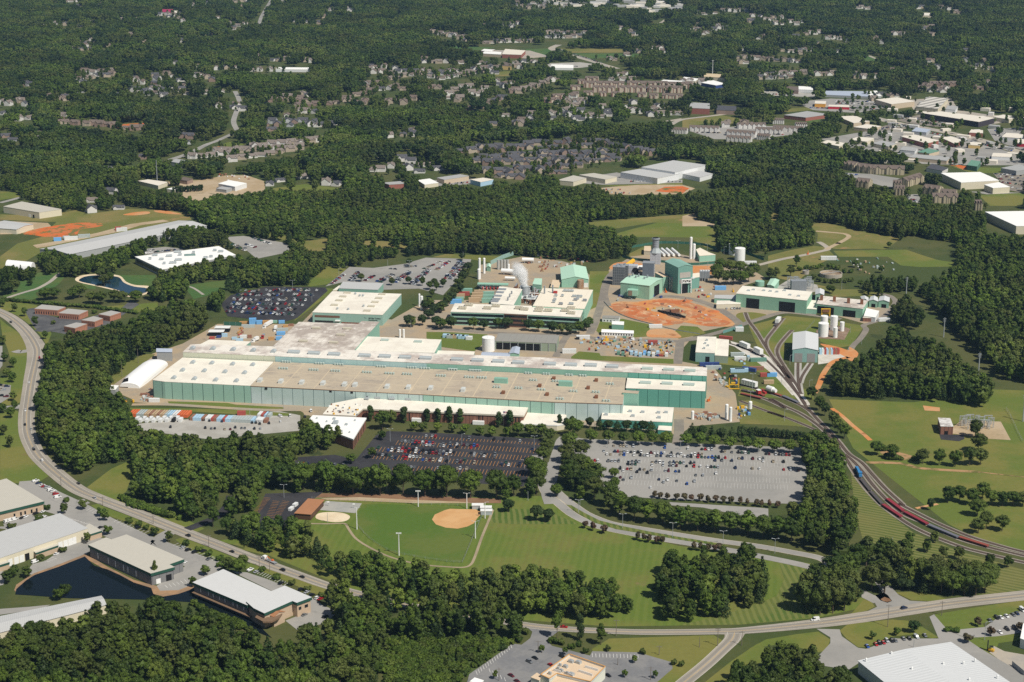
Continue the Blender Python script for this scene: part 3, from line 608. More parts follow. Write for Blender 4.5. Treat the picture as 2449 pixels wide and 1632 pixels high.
def roof_part(root,P,h,rm,fas=None,fh=.9,over=.15,rh=.35,name="roof"):
 c=hr(P);Q=[]
 n=len(P)
 for i in range(n):
  a,b,d=Vector(P[i-1][:2]),Vector(P[i][:2]),Vector(P[(i+1)%n][:2])
  n1=Vector(((b-a).y,-(b-a).x)).normalized();n2=Vector(((d-b).y,-(d-b).x)).normalized()
  m=n1+n2;m=m/max(.35,m.length_squared/2)if m.length>.1 else n1
  q=b+m*over;Q.append((q.x,q.y))
 r_=MB();r_.poly(Q,h+rh);r_.cur=1 if fas else 0
 r_.prism(Q,h-(fh if fas else 0),h+rh,False,True)
 return r_.build(name,rm,root,[rm,fas]if fas else None)
def gable(name,label,cat,fr,eave,h,rise,axis,wm,rm,openings=(),group=None,over=.4,z0=-.3):
 """pitched roof; eave = FL, FR, BR, BL seen at the eaves; axis 0: ridge runs FL to FR, 1: FL to BL"""
 P=[g(a,b,h)for a,b in(px(fr,*eave)if isinstance(fr,str)else fr)];P=[Vector((p.x,p.y))for p in P]
 c=hr(P);root=thing(name,label,cat,c,group)
 w_=MB();w_.prism(P,z0,h,False)
 if axis==0:R0,R1=(P[0]+P[3])/2,(P[1]+P[2])/2;tri=((P[3],P[0],R0),(P[1],P[2],R1));sl=((P[0],P[1],R1,R0),(P[2],P[3],R0,R1))
 else:R0,R1=(P[0]+P[1])/2,(P[3]+P[2])/2;tri=((P[0],P[1],R0),(P[2],P[3],R1));sl=((P[1],P[2],R1,R0),(P[3],P[0],R0,R1))
 for a,b,t in tri:
  L=(b-a).length;w_.add([(*a,h),(*b,h),(*t,h+rise)],[(0,1,2)],[[(0,0),(L,0),(L/2,rise)]])
 w_.build("wall",wm,root)
 r_=MB()
 for a,b,t1,t0 in sl:
  d=(b-a).normalized();o=Vector((d.y,-d.x));sp=rise/max((t0-a).dot(-o),1)
  a_,b_=a+o*over-d*over,b+o*over+d*over;t0_,t1_=t0-d*over,t1+d*over
  L=(b_-a_).length;D=(t0-a).length
  hh=h-over*sp+.12
  vs=[(*a_,hh),(*b_,hh),(*t1_,h+rise+.12),(*t0_,h+rise+.12)]
  r_.add(vs,[(0,1,2,3)],[[(0,0),(L,0),(L,D),(0,D)]])
  r_.add([(v[0],v[1],v[2]-.2)for v in vs]+vs,[(0,1,5,4),(1,2,6,5),(3,0,4,7),(3,2,1,0)])
 r_.build("roof",rm,root)
 parts_of(root,[(p.x,p.y)for p in P],h,openings);FOOT.append([(p.x,p.y)for p in P])
 return root,P
def child(o,nm):return[c for c in o.children if c.name.split('.')[0]==nm]
def vdir(fr,*c):
 a,b=gp(fr,*c);return math.atan2(b.y-a.y,b.x-a.x)
def unit(root,nm,m,p,sx,sy,sz,rot,style='box'):
 """one piece of roof plant, a part of its building"""
 b=MB();ca,sa=math.cos(rot),math.sin(rot)
 if style=='box':
  b.box((p.x,p.y,p.z),sx*1.05,sy*1.05,.25,rot);b.box((p.x,p.y,p.z+.25),sx,sy,sz-.25,rot);b.box((p.x,p.y,p.z+sz),sx*.5,sy*.5,.2,rot)
 elif style=='hood':
  h0=[]
  for s in(-1,1):
   for x,z in((-sy/2,0),(sy/2,0),(sy/2,sz*.7),(sy*.25,sz),(-sy*.25,sz),(-sy/2,sz*.7)):
    h0.append((p.x+s*sx/2*ca-x*sa,p.y+s*sx/2*sa+x*ca,p.z+z))
  b.add(h0,[tuple(range(5,-1,-1)),tuple(range(6,12))]+[(i,(i+1)%6,6+(i+1)%6,6+i)for i in range(6)])
 elif style=='barrels':
  n=max(2,round(sx/2.4))
  b.box((p.x,p.y,p.z),sx,.7,.5,rot)
  for i in range(n):
   o=(i-(n-1)/2)*2.35
   b.cyl((p.x+o*ca,p.y+o*sa,p.z+.2),.95,1.4,8,.75);b.cyl((p.x+o*ca,p.y+o*sa,p.z+1.6),1.15,.45,8,.5)
 elif style=='stack':
  b.cyl((p.x,p.y,p.z),sx/2,sz,10);b.cyl((p.x,p.y,p.z+sz),sx*.62,.4,10,sx*.3)
 elif style=='skid':
  b.box((p.x,p.y,p.z+.6),sx,sy,sz-.6,rot)
  for i in(-1,1):
   for j in(-1,1):
    b.box((p.x+i*sx*.42*ca-j*sy*.42*sa,p.y+i*sx*.42*sa+j*sy*.42*ca,p.z),.3,.3,.65,rot)
  for i in range(3):
   o=(i-1)*sx*.3;b.cyl((p.x+o*ca,p.y+o*sa,p.z+sz),sy*.3,.5,8)
 return b.build(nm,m,root)
H1,H2=15.5,20.5
AL=vdir('J',1150,628,2352,690)
hall=thing("factory_hall","huge pale green factory hall with long tan and white flat roofs","factory",g(*px('L',-300,720)[0]))
def sect(roofs,h,wm,rm,nm="roof",rh=.25,wall=True,z0=-.3):
 P=[(p.x,p.y)for p in roofs]
 A=sum(P[i][0]*P[(i+1)%len(P)][1]-P[(i+1)%len(P)][0]*P[i][1]for i in range(len(P)))
 if A<0:P=P[::-1]
 if wall:
  w_=MB();w_.prism(P,z0,h,False);w_.build("wall",wm,hall)
 r=roof_part(hall,P,h,rm,None,0,.12,rh,nm);FOOT.append(P);return r,P
f=lambda fr,*c,z=H1:gp(fr,*c,z=z)
lw=f('J',250,575,360,590,1150,628,1365,408,525,370)
r_white,_=sect(lw,H1,HALL_G,W_ROOF)
ta=f('J',1150,628)+f('K',810,552,2020,622)+f('L',612,718,640,478)+f('J',1365,408)
tan_w=MB()
Pt=[(p.x,p.y)for p in ta]
for i,m_ in((0,HALL_P),(1,HALL_G),(2,HALL_P),(3,HALL_P)):
 b=MB();b.quadwall(Pt[i],Pt[i+1],-.3,H1);b.build("wall",m_,hall)
r_tan=roof_part(hall,Pt,H1,TAN_ROOF,None,0,.12,.25);FOOT.append(Pt)
b=MB()
for i in range(3):edge_box(b,Pt[i],Pt[i+1],0,1,H1-.55,H1-.02,.18)
b.build("wall_coping",flat("rust_coping",(.2,.13,.1)),hall)
up=f('J',527,318,1375,355,z=H2)+f('F',0,1188,1850,1272,z=H2)+f('L',1385,460,1387,385,1300,380,640,348,z=H2)+f('F',1190,1142,440,1115,z=H2)+f('E',900,1148,160,1105,z=H2)+f('J',1380,268,690,246,600,250,z=H2)
Pu=[(p.x,p.y)for p in up]
for i in range(len(Pu)):
 m_=UP_CR if i==0 else UP_BL if i==1 else GREEN_W if i==2 else HALL_T if i==3 else GREEN_W
 b=MB();b.quadwall(Pu[i],Pu[(i+1)%len(Pu)],H1-.4 if i<3 else-.3,H2);b.build("wall",m_,hall)
r_up=roof_part(hall,Pu,H2,uvmat("stained_white_roof",(.8,.75,.67),joint=14,jw=.3,jc=(.62,.56,.48),c2=(.5,.43,.38),s1=.03,stain=.16,lo=.46,hi=.6,c3=(.62,.55,.48)),None,0,.12,.25);FOOT.append(Pu)
mid=f('E',160,1107,900,1150,1010,1020,1135,885,975,878,940,905,395,885,z=H2)
r_mid,_=sect(mid,H2-.15,GREEN_W,WEATH_ROOF)
r_wm,_=sect(f('E',900,1150,1640,1172,1705,1050,1010,1020,z=18.5),18.5,GREEN_W,W_ROOF)
r_lb,_=sect(f('J',690,246,1100,262,1150,222,770,205,z=17),17,GREEN_W,W_ROOF)
r_sm,_=sect(f('E',1640,1178,2000,1195,2010,1160,1670,1150,z=14),14,GREEN_W,W_ROOF)
r_fr,Pf=sect(f('L',640,572,1370,600,1375,515,655,480),H1,HALL_T,W_ROOF)
pent=f('L',610,612,752,622,762,600,632,592,z=17.5)
r_pe,_=sect(pent,17.5,GREEN_W,TAN_ROOF)
pipe_deck=MB()
annex,Pa=block("factory_annex","low white roofed annex with green walls in front of the teal hall","building",'L',(415,857,905,880,1065,886,1080,752,622,735,600,800,425,797),7,uvmat("annex_green",(.1,.33,.26),joint=4.5,jw=.2,jc=(.04,.16,.12)),W_ROOF)
block("entrance_canopy","small white entrance canopy at the corner of the green annex","canopy",'L',(935,955,1060,965,1062,925,945,918),3.5,uvmat("annex_green",None),W_ROOF)
for x,y in((680,790),(795,797),(705,832),(460,820),(1010,800),(945,848),(940,802)):
 unit(annex,"roof_vent",LGREY,g(*px('L',x,y)[0],7.35),3,2.2,1.6,AL)
def units(roofo,m,style,fr,pts,z,sx,sy,sz,rot=AL,nm="roof_vent"):
 for i in range(0,len(pts),2):
  unit(hall,nm,m,g(*px(fr,pts[i],pts[i+1])[0],z+.25),sx,sy,sz,rot,style)
AV=vdir('J',1150,628,1365,408)
units(r_up,LGREY,'hood','E',(350,1170,535,1180,720,1190,1000,1203,1185,1210,1372,1218,1560,1226,1850,1238,2038,1247,2230,1256),H2,10.5,4.6,2.6,nm="roof_ventilator")
units(r_up,LGREY,'hood','F',(1135,1202,1328,1210,1510,1215,1708,1226,845,1190),H2,10.5,4.6,2.6,nm="roof_ventilator")
units(r_up,VENTG,'hood','L',(838,398,1035,407,1230,416),H2,9.5,4,2,nm="roof_ventilator")
units(r_fr,VENTG,'hood','L',(820,528,1020,535,1220,545),H1,9.5,4,2,nm="roof_ventilator")
units(r_up,LGREY,'hood','J',(618,288,805,292,990,300,1175,308,1362,316),H2,5.5,4,2.4,AV,nm="roof_ventilator")
units(r_white,LGREY,'hood','J',(620,418,795,424,985,434,1170,440,525,490,725,496,915,505,1095,514,445,560,635,568,830,580,1020,588),H1,5,3.4,2.2,AV)
units(r_tan,flat('vent_off_white',(.58,.6,.58)),'box','E',(38,1430,230,1440,422,1450,617,1458,815,1468,912,1472,1207,1488,1402,1495,1607,1502,1905,1518),H1,7,3.4,2.4,AV)
units(r_tan,VENTG,'barrels','E',(585,1275,760,1283,1150,1303,1432,1313,1555,1320,1808,1331,2010,1340,530,1333,730,1342,1020,1355,1228,1366,1390,1372,1700,1387,1960,1400,2075,1405,250,1320,280,1260),H1,9,3,2)
units(r_tan,VENTG,'barrels','F',(240,1252,420,1262,470,1264,935,1287,1100,1294,1310,1304,1435,1310,980,1350,1185,1360,1685,1385,645,1415,845,1424,1055,1437,1350,1452,1555,1460,1225,1522,1650,1540),H1,8,3,2)
units(r_tan,RUST,'box','F',(1170,1335,1560,1352,1040,1402,1485,1422,705,1465,1108,1482,1560,1505),H1,4.5,2.8,2,AV)
for x,y in((685,1366),(1278,1394)):
 p=g(*px('F',x,y)[0],H1+.25);unit(hall,"roof_penthouse",GREEN_W,p,11.5,4.5,4.2,AL)
units(r_mid,CREAMV,'hood','E',(555,945,840,950,780,1008,435,1065,715,1078),H2,8,3,1.8)
units(r_wm,VENTG,'hood','E',(1185,1057,1490,1072),18.5,7,3,1.8)
for fr,x,y in(('J',1293,652),('J',1490,660),('J',1885,680),('J',2080,690),('K',557,553),('K',458,550),('K',752,563)):
 b=MB();p=g(*px(fr,x,y)[0],H1-1.6);b.box((p.x,p.y-.1,H1-2.3),2.2,.35,1.6,AL);b.build("louvre",DARKOP,hall)
wing,Pw=block("office_wing","long red brick office wing with a white roof before the factory hall","office",[px('K',258,684)[0],px('K',1735,748)[0],px('K',1782,658)[0],px('K',240,588)[0],px('K',-20,640)[0],px('K',-100,735)[0],px('K',190,750)[0]],None,9,BRICK,W_ROOF,fas=flat("cream_fascia",(.62,.56,.46)),fh=1.0,over=.6,openings=[(0,.31,.37,.2,3.2,WHITE_P,"door_canopy",2.5),(0,.69,.76,.2,3.2,WHITE_P,"door_canopy",2.5)]+[(0,t,t+.006,.3,8,DARKGL,"window")for t in(.05,.1,.17,.29,.39,.41,.46,.48,.54,.57,.72,.73,.745,.87,.93,.95,.97)])
for x,y,sx in((398,590,5),(530,600,5),(680,604,5),(1025,620,5.5),(1068,622,5),(1145,612,13),(780,608,4),(1460,640,6),(1250,632,5),(1350,636,4),(1600,650,7),(1680,655,5),(300,600,3)):
 unit(wing,"roof_plant",LGREY if sx<10 else RUST,g(*px('K',x,y)[0],9.35),sx,3.5,2.2 if sx<10 else 4,AL,'skid')
rr_=random.Random(3)
for i in range(34):
 u_,v_=rr_.random(),rr_.random();x=-80+u_*300-v_*20+60*v_;y=735-v_*95+u_*8
 unit(wing,"roof_clutter",rr_.choice((RUST,WHITE_P,GREYM,BRN,YEL)),g(*px('K',x,y)[0],9.35),rr_.uniform(.6,2),rr_.uniform(.6,1.5),rr_.uniform(.4,1.2),rr_.random()*3)
blk2,_=block("office_block","white roofed brick office block standing apart behind dark trees","office",'J',(1672,962,2090,1116,2208,926,1726,902),9,BRICK,BR_ROOF,fas=WHITE_P,fh=.8,over=.6,openings=[(1,t,t+.03,.5,8,DARKGL,"window")for t in(.06,.16,.26,.4,.6,.8)])
for x,y,s in((1932,975,4),(1918,935,2),(2030,988,2),(2110,950,1),(1990,1050,1),(1850,960,1),(2060,1060,1),(1760,930,1)):
 unit(blk2,"roof_vent",LGREY,g(*px('J',x,y)[0],9.35),s,s,1.4 if s<3 else 2.5,AL)
lowblk,_=block("canteen_block","low white flat roofed block joined to the brick office end","building",'K',(1702,825,2045,838,2130,825,2130,742,1772,722),4.5,CREAM_W,W_ROOF,fas=WHITE_P,fh=.6)
for x,y in((1790,712),(1880,716),(1960,720),(2050,726),(2110,730)):unit(lowblk,"roof_plant",LGREY,g(*px('K',x,y)[0],4.85),6,2.2,2,AL,'skid')
EG,Pe=block("assembly_building","sea green building with cream roof and wall lettering beside the staff car park","factory",'E',(520,797,1163,822,1337,630,702,606),11,uvmat("sage_green_wall",(.29,.46,.395),joint=12,jw=.12,jc=(.25,.46,.39),stain=.05),W_ROOF,openings=[(0,.03,.39,6.2,8.4,BRN,"window_band"),(0,.03,.3,1,3,DARKGL,"window_band"),(0,.33,.4,3.5,4.2,WHITE_P,"door_canopy",3),(0,.41,.72,-.2,2.2,BRICK,"brick_plinth")])
for st,m_,c,s in(('hood',CREAMV,(840,622,800,657,765,693,722,735),7),('hood',CREAMV,(1160,635,1130,672,1095,708,1060,747,1022,788),7),('stack',LGREY,(955,650,985,650,915,632,990,745,850,775,750,770),2)):
 for i in range(0,len(c),2):unit(EG,"roof_vent",m_,g(*px('E',c[i],c[i+1])[0],11.35),s,2.8 if s>3 else s,1.8,AL,st)
def lettering(root,P,edge,t,z,lines,m,size,name="lettering"):
 a,b2=Vector(P[edge][:2]),Vector(P[edge+1][:2]);d=(b2-a);n=Vector((d.y,-d.x)).normalized();rot=math.atan2(d.y,d.x)
 for i,txt in enumerate(lines):
  cu=bpy.data.curves.new(name,'FONT');cu.body=txt;cu.size=size[i];cu.extrude=.06;cu.materials.append(m)
  o=bpy.data.objects.new(name,cu);C.objects.link(o);o.parent=root
  p=a+d*t+n*.12;l=Vector((p.x,p.y,z-i*size[0]*.95))-Vector(root.matrix_basis.translation)
  bpy.context.view_layer.update();me=bpy.data.meshes.new_from_object(o);bpy.data.objects.remove(o);me.materials.clear();me.materials.append(m)
  o=bpy.data.objects.new(name,me);C.objects.link(o);o.parent=root
  o.location=l;o.rotation_euler=(math.pi/2,0,rot)
lettering(EG,Pe,0,.8,6.6,("GE Gas Turbine","Manufacturing"),DARKOP,(1.9,1.6))
b=MB();A_=Vector(Pe[0]);D_=Vector(Pe[1])-A_;q=A_+D_*.755
bird=[(-1.4,1.2),(-.2,.3),(1.9,-.2),(.2,.0),(-.4,-.5),(-.5,.2)]
nn=Vector((D_.y,-D_.x)).normalized();dd=D_.normalized()
b.add([(q.x+dd.x*u+nn.x*.12,q.y+dd.y*u+nn.y*.12,7.2+v)for u,v in bird],[tuple(range(6))]);b.build("emblem",flat("emblem_blue",(.04,.1,.14)),EG)
block("storage_building","grey roofed green shed behind the assembly building","shed",'E',(760,578,1120,592,1172,532,800,518),8,GREEN_W,GREY_ROOF)
block("loading_lean_to","small cream lean-to at the end of the grey roofed shed","shed",'E',(708,595,755,590,790,556,765,553),6,CREAM_W,W_ROOF)
OFF,Po=block("banded_offices","three storey office building with green bands and dark window strips","office",'F',(222,716,715,732,926,742,1412,768,1447,682,262,640),13.5,uvmat("mint_office_wall",(.32,.52,.41),stain=.05),W_ROOF,openings=[(e,.015,.985,z,z+2.6,DARKGL,"window_band")for e in(0,2,3)for z in(1.2,5.4,9.6)]+[(1,0,1,-.2,13.3,BRN,"brown_bay",.5)])
for e_z in(1.6,6.0,10.2):parts_of(OFF,Po,13,[(1,.02,.98,e_z,e_z+2.2,DARKGL,"window_band",.6)])
for x,y in((330,690),(390,660),(560,690),(640,670),(850,690),(1040,690),(1030,712),(1120,712),(1275,712),(1330,690),(1330,735),(900,700)):unit(OFF,"roof_plant",CREAMV,g(*px('F',x,y)[0],13.85),8,4,2.4,AL,'skid')
HB,Ph=block("white_roofed_hall","mint green hall under a broad cream roof behind the banded offices","factory",'F',(978,662,1450,690,1530,516,1070,500),15,MINT_W,uvmat("cream_membrane_roof",(.83,.75,.61),joint=22,jw=.25,jc=(.62,.55,.45),stain=.06))
for x,y,s in((1185,545,4),(1305,530,11),(1190,573,3),(1180,608,3),(1170,632,3),(1370,580,7),(1410,582,5),(1370,612,4),(1455,618,4),(1330,650,5),(1235,650,4),(1250,575,2.5),(1390,600,3)):unit(HB,"roof_plant",LGREY if s!=4 else REDP if x==1185 else GREYM,g(*px('F',x,y)[0],15.35),s,2.6,2,AL,'skid')
unit(HB,"exhaust_stack",GREYM,g(*px('F',1085,548)[0],15.35),1.6,1.6,8,AL,'stack');unit(HB,"exhaust_stack",GREYM,g(*px('F',1160,540)[0],15.35),1.6,1.6,8,AL,'stack')
HC,_=block("skylight_hall","narrow cream roofed hall with a row of skylights beside the steaming stack","factory",'F',(592,640,800,655,880,510,672,484),13,MINT_W,W_ROOF)
for x,y in((625,620),(640,600),(655,570),(675,538),(695,510)):unit(HC,"skylight",GREYM,g(*px('F',x,y)[0],13.35),8,6,.7,AL)
for x,y in((748,612),(765,582),(783,552)):unit(HC,"roof_vent",GREYM,g(*px('F',x,y)[0],13.35),1.6,1.6,3,AL,'stack')
gable("green_shed","pale green gabled shed standing alone at the wood edge","shed",'F',(1242,418,1490,416,1462,302,1232,308),9,3.2,1,MINT_W,GR_ROOF,openings=[(0,.83,.98,0,5,WHITE_P,"door")])
block("process_shed","small mint roofed shed on green legs beside the steam","shed",'F',(975,462,1055,470,1062,412,995,410),9,MINT_W,GR_ROOF)
block("low_block","tan roofed low block before the pale green shed","shed",'F',(1140,490,1215,495,1235,428,1160,424),5,MINT_W,uvmat("tan_flat_roof",(.7,.55,.38),stain=.15))
gable("pump_house","little mint hut beside the tall white gas tanks","shed",'F',(552,302,590,306,590,278,556,276),5,1.2,1,MINT_W,GR_ROOF)
TH,Pth=gable("turbine_hall","tall teal hall with a shallow roof above the white portal frame","factory",'Y1',(1395,785,1735,750,1430,595,1085,640),29,2.2,1,uvmat("teal_hall_wall",(.17,.34,.29),rib=1.1,ra=.05,stain=.05),TEAL_ROOF,openings=[(0,.12,.86,17,23,uvmat("louvre_wall",(.42,.4,.36),rib=.9,ra=.12),"louvre_panel"),(0,.1,.9,11,15.5,ROLL,"louvre_panel"),(0,.2,.7,-.2,10,DARKOP,"doorway")])
block("turbine_hall_wing","stepped teal wing beside the tall hall and its coolers","factory",'Y1',(1700,1040,1890,1010,1890,915,1740,930),12,uvmat("teal_hall_wall",None),uvmat("cream_membrane_roof",None))
block("low_side_hall","narrow tan roofed side hall between the engine hall and tall hall","factory",'Y1',(1040,1012,1165,995,960,890,850,910),15,MINT_W,uvmat("tan_flat_roof",None))
EH,Peh=gable("engine_hall","mint green engine hall with a wide dark doorway facing the red soil pit","factory",'Y1',(40,1135,720,1215,1030,1045,330,955),15,1.4,0,uvmat("engine_hall_wall",(.33,.53,.4),joint=9,jw=.2,jc=(.18,.36,.27),rib=.8,ra=.04),GR_ROOF,openings=[(1,.35,.75,-.1,11.5,DARKOP,"doorway")])
for x,y in((258,1030),(325,985),(398,1045),(467,1005),(600,1075),(668,1030)):unit(EH,"roof_stack",GREYM,g(*px('Y1',x,y)[0],15.6),1.8,1.8,3,0,'stack')
b=MB();P_=Peh;a=P_[0]+(P_[1]-P_[0])*.42;b.box((a.x,a.y-4,4),11,8,6,AL);b.build("intake_bay",MINT_W,EH)
b=MB();b.box((a.x-3,a.y-8.1,4.3),4,.3,5.5,AL);b.build("louvre_panel",flat("brown_louvre",(.22,.17,.12)),EH)
def tank(name,label,fr,x,yb,wpx,h,m=TANK_W,group=None,cap='flat',legs=0,cat="tank"):
 """upright tank: seen foot centre (x, yb), seen width"""
 (a,b_),=px(fr,x,yb);s=(b_-HOR)*.00204;r=wpx/FR[fr][2]/s/2
 p=g(a,b_);p.y+=r
 o=thing(name,label,cat,(p.x,p.y,0),group)
 m_=MB();m_.cyl((p.x,p.y,legs),r,h-legs,24,None,cap!='dome');m_.build("shell",m,o)
 t=MB()
 if cap=='dome':t.dome((p.x,p.y,h),r,r*.55,20)
 else:t.cyl((p.x,p.y,h),r*1.02,.25,24,r*.98);t.cyl((p.x,p.y,h+.25),r*.15,.4,8)
 t.build("lid",m,o)
 if r>2:
  q=MB();q.box((p.x+r+.15,p.y,0),.25,.7,h,0);q.build("ladder",GREYM,o)
 if legs:
  q=MB()
  for i in range(4):q.box((p.x+r*.7*math.cos(i*1.57+.8),p.y+r*.7*math.sin(i*1.57+.8),0),.3,.3,legs+.3)
  q.build("support",GREYM,o)
 return o,p,r
GSTK=flat("stack_steel",(.33,.36,.4),.5,.2)
st=g(*px('Y1',855,690)[0])
o=thing("exhaust_stack","tall grey ribbed exhaust stack on a square base beside the teal hall","chimney",(st.x,st.y,0))
b=MB();b.box((st.x,st.y,0),11.5,10,13,AL);b.build("base",uvmat("panel_steel",(.46,.48,.52),joint=3,jw=.25,jc=(.28,.3,.34),vjoint=3),o)
b=MB();b.cyl((st.x,st.y,13),6.6,5.5,8,3.8,False);b.build("transition",LGREY,o)
hs=max(30,hof('Y1',830,100,690));b=MB();b.cyl((st.x,st.y,18.5),3.7,hs-18.5,24);b.build("flue",GSTK,o)
for z in(.22,.42,.62,.86):
 b=MB();zz=18.5+(hs-18.5)*z;b.cyl((st.x,st.y,zz),3.9 if z<.8 else 4.7,.5 if z<.8 else.8,24);b.build("ring",GREYM,o)
b=MB();b.cyl((st.x,st.y,hs),3.4,.15,24);b.build("mouth",DARKOP,o)
it=g(*px('Y1',745,1000)[0]);o=thing("intake_filter_house","tall grey gridded air intake house before the exhaust stack","air intake",(it.x,it.y,0))
hi_=hof('Y1',740,690,1000);b=MB();b.box((it.x-2,it.y+5,0),12.7,11,hi_,AL);b.build("housing",flat("slate_steel",(.15,.18,.22)),o)
b=MB();b.box((it.x-.2,it.y-.65,2),8.8,.4,hi_-2.6,AL);b.build("filter_wall",uvmat("filter_grid",(.6,.62,.64),joint=1.8,jw=.5,jc=(.2,.22,.25),vjoint=1.8),o)
b=MB();b.box((it.x-2,it.y+5,hi_),13,11.3,.4,AL);b.build("roof",GREYM,o)
for lab,x,y,sx,hh in(("dark grey cooler tower at the end of the engine hall",0,1180,9,20),("dark cooler tower behind the engine hall corner",75,1080,9,17)):
 p=g(*px('Y1',x,y)[0]);o=thing("cooler_tower",lab,"cooling tower",(p.x,p.y,0));b=MB();b.box((p.x,p.y,0),sx+4,sx,hh,AL);b.build("casing",uvmat("cooler_casing",(.1,.11,.12),joint=2,jw=.3,jc=(.24,.25,.26),vjoint=3),o)
 b=MB();b.box((p.x,p.y,hh),sx+4.3,sx+.3,.4,AL);b.cyl((p.x-2,p.y,hh+.4),1.6,.8,12);b.cyl((p.x+3,p.y,hh+.4),1.6,.8,12);b.build("fan_deck",GREYM,o)
p=g(*px('Y1',330,935)[0]);o=thing("duct_house","grey steel duct house with a round inlet behind the engine hall","air duct",(p.x,p.y,0));b=MB();b.box((p.x,p.y+5,0),11,10,9,AL);b.build("casing",uvmat("panel_steel",None),o)
b=MB();b.tube((p.x+2.5,p.y-.9,4),(p.x+2.5,p.y+1,4),3.4,18);b.build("inlet",DARKOP,o);b=MB();b.tube((p.x+5,p.y+5,5),(p.x+13,p.y+6,6),3,16);b.build("duct",WHITE_P,o)
o=thing("portal_frame","white steel portal frame standing before the tall teal hall","steel frame",tuple(g(*px('Y1',1540,1400)[0])))
b=MB();ps=[g(*px('Y1',x,y)[0])for x,y in((1390,1350),(1465,1400),(1690,1385),(1620,1330))]
hp=26
def truss(b,p,q,z0,z1,r=.4,n=5):
 p,q=Vector(p),Vector(q)
 b.tube((p.x,p.y,z0),(p.x,p.y,z1),r,6);b.tube((q.x,q.y,z0),(q.x,q.y,z1),r,6)
 for i in range(n):
  a,c_=z0+(z1-z0)*i/n,z0+(z1-z0)*(i+1)/n
  s_,t_=(p,q)if i%2==0 else(q,p);b.tube((s_.x,s_.y,a),(t_.x,t_.y,c_),r*.6,5);b.tube((p.x,p.y,c_),(q.x,q.y,c_),r*.6,5)
truss(b,ps[0],ps[1],0,15);b.build("leg",WHITE_P,o);b=MB();truss(b,ps[2],ps[3],0,15);b.build("leg",WHITE_P,o)
b=MB()
for k in((1,2),(0,3)):
 a,c_=ps[k[0]],ps[k[1]];b.tube((a.x,a.y,15),(c_.x,c_.y,15),.5,6);b.tube((a.x,a.y,11.5),(c_.x,c_.y,11.5),.4,6)
 for i in range(5):q1=a.lerp(c_,i/5);q2=a.lerp(c_,(i+1)/5);b.tube((q1.x,q1.y,11.5 if i%2 else 15),(q2.x,q2.y,15 if i%2 else 11.5),.3,5)
b.box(((ps[0].x+ps[2].x)/2+2,(ps[0].y+ps[2].y)/2+2,15.3),17,5,1,AL);b.build("beam",WHITE_P,o)
o=thing("ladder_tower","green steel ladder tower at the corner of the engine hall","tower",tuple(g(*px('Y1',1210,1340)[0])));b=MB();a=g(*px('Y1',1180,1340)[0]);c_=g(*px('Y1',1245,1345)[0]);truss(b,a,c_,0,15.5,.35,7);b.build("frame",STEEL,o)
for i,x in enumerate((1925,1985,2045,2105)):
 p=g(*px('Y1',x,1110)[0]);o=thing("fin_fan_cooler",f"{('first', 'second', 'third', 'fourth')[i]} grey cooler box from the left beside the teal wing","cooler",(p.x,p.y,0),"cooler boxes beside the teal wing")
 b=MB();b.box((p.x,p.y+4,3.5),2.6,9,7.5,AL);b.build("casing",GREYM,o);b=MB()
 for s in(-1,1):
  for t in(-1,1):b.box((p.x+s*1.1,p.y+4+t*4,0),.4,.4,3.6,AL)
 b.build("leg",STEEL,o);b=MB();b.cyl((p.x,p.y+4,11),1.15,.7,14);b.build("fan",WHITE_P,o)
for i,x in enumerate((975,1085,1200,1325)):
 a=g(*px('Y1',x+90,545)[0]);c_=g(*px('Y1',x-80,400)[0]);o=thing("gas_cylinder_tank",f"long white horizontal tank, {('first', 'second', 'third', 'fourth')[i]} from the left behind the stack","tank",tuple(a),"long horizontal tanks behind the stack")
 b=MB();b.tube((a.x,a.y,2.6),(c_.x,c_.y,2.6),1.6,16);b.build("shell",TANK_W,o);b=MB()
 for t in(.15,.85):q=a.lerp(c_,t);b.box((q.x,q.y,0),4,1.5,2.2,math.atan2(c_.y-a.y,c_.x-a.x)+1.57)
 b.build("saddle",flat("tan_trim",None),o)
tank("gas_column","tallest slim white gas column behind the tall teal hall",'Y1',1685,590,62,hof('Y1',1685,90,590),cap='dome');tank("gas_column","shorter white gas column beside the tallest one",'Y1',1762,590,64,hof('Y1',1762,250,590),cap='dome')
block("cryogenic_building","mint walled building with a long cream roof by the gas columns","building",'Y1',(1890,515,2265,490,2120,440,1900,330,1810,370),7,MINT_W,uvmat("cream_membrane_roof",None))
block("control_hut","tan roofed hut behind the tall grey stack","shed",'Y1',(590,395,760,410,745,290,600,290),5,CREAM_W,uvmat("tan_flat_roof",None))
tank("storage_tank","left hand big white storage tank behind the grove",'Gg',1371,275,97,12);tank("storage_tank","front big white storage tank nearest the grove",'Gg',1424,328,95,14)
tank("storage_tank","round white tank at the fuel farm, rear left",'Hh',517,1120,66,14,group=None);tank("storage_tank","widest white tank at the front of the fuel farm",'Hh',512,1182,94,13);tank("storage_tank","tall white tank in the middle of the fuel farm",'Hh',608,1122,66,14);tank("storage_tank","small white tank at the outer corner of the fuel farm",'Hh',681,1128,40,9);tank("storage_tank","small white tank at the front edge of the fuel farm",'Hh',619,1188,40,10)
tank("water_tank","large white water tank behind the long factory hall",'F',568,1088,116,13)
tank("rusty_tank","rusty tan tank before the pale green shed",'F',1416,505,60,9,RUST if False else mat("tan_rust",(.42,.3,.2),(.3,.17,.1),.3,.8,.2))
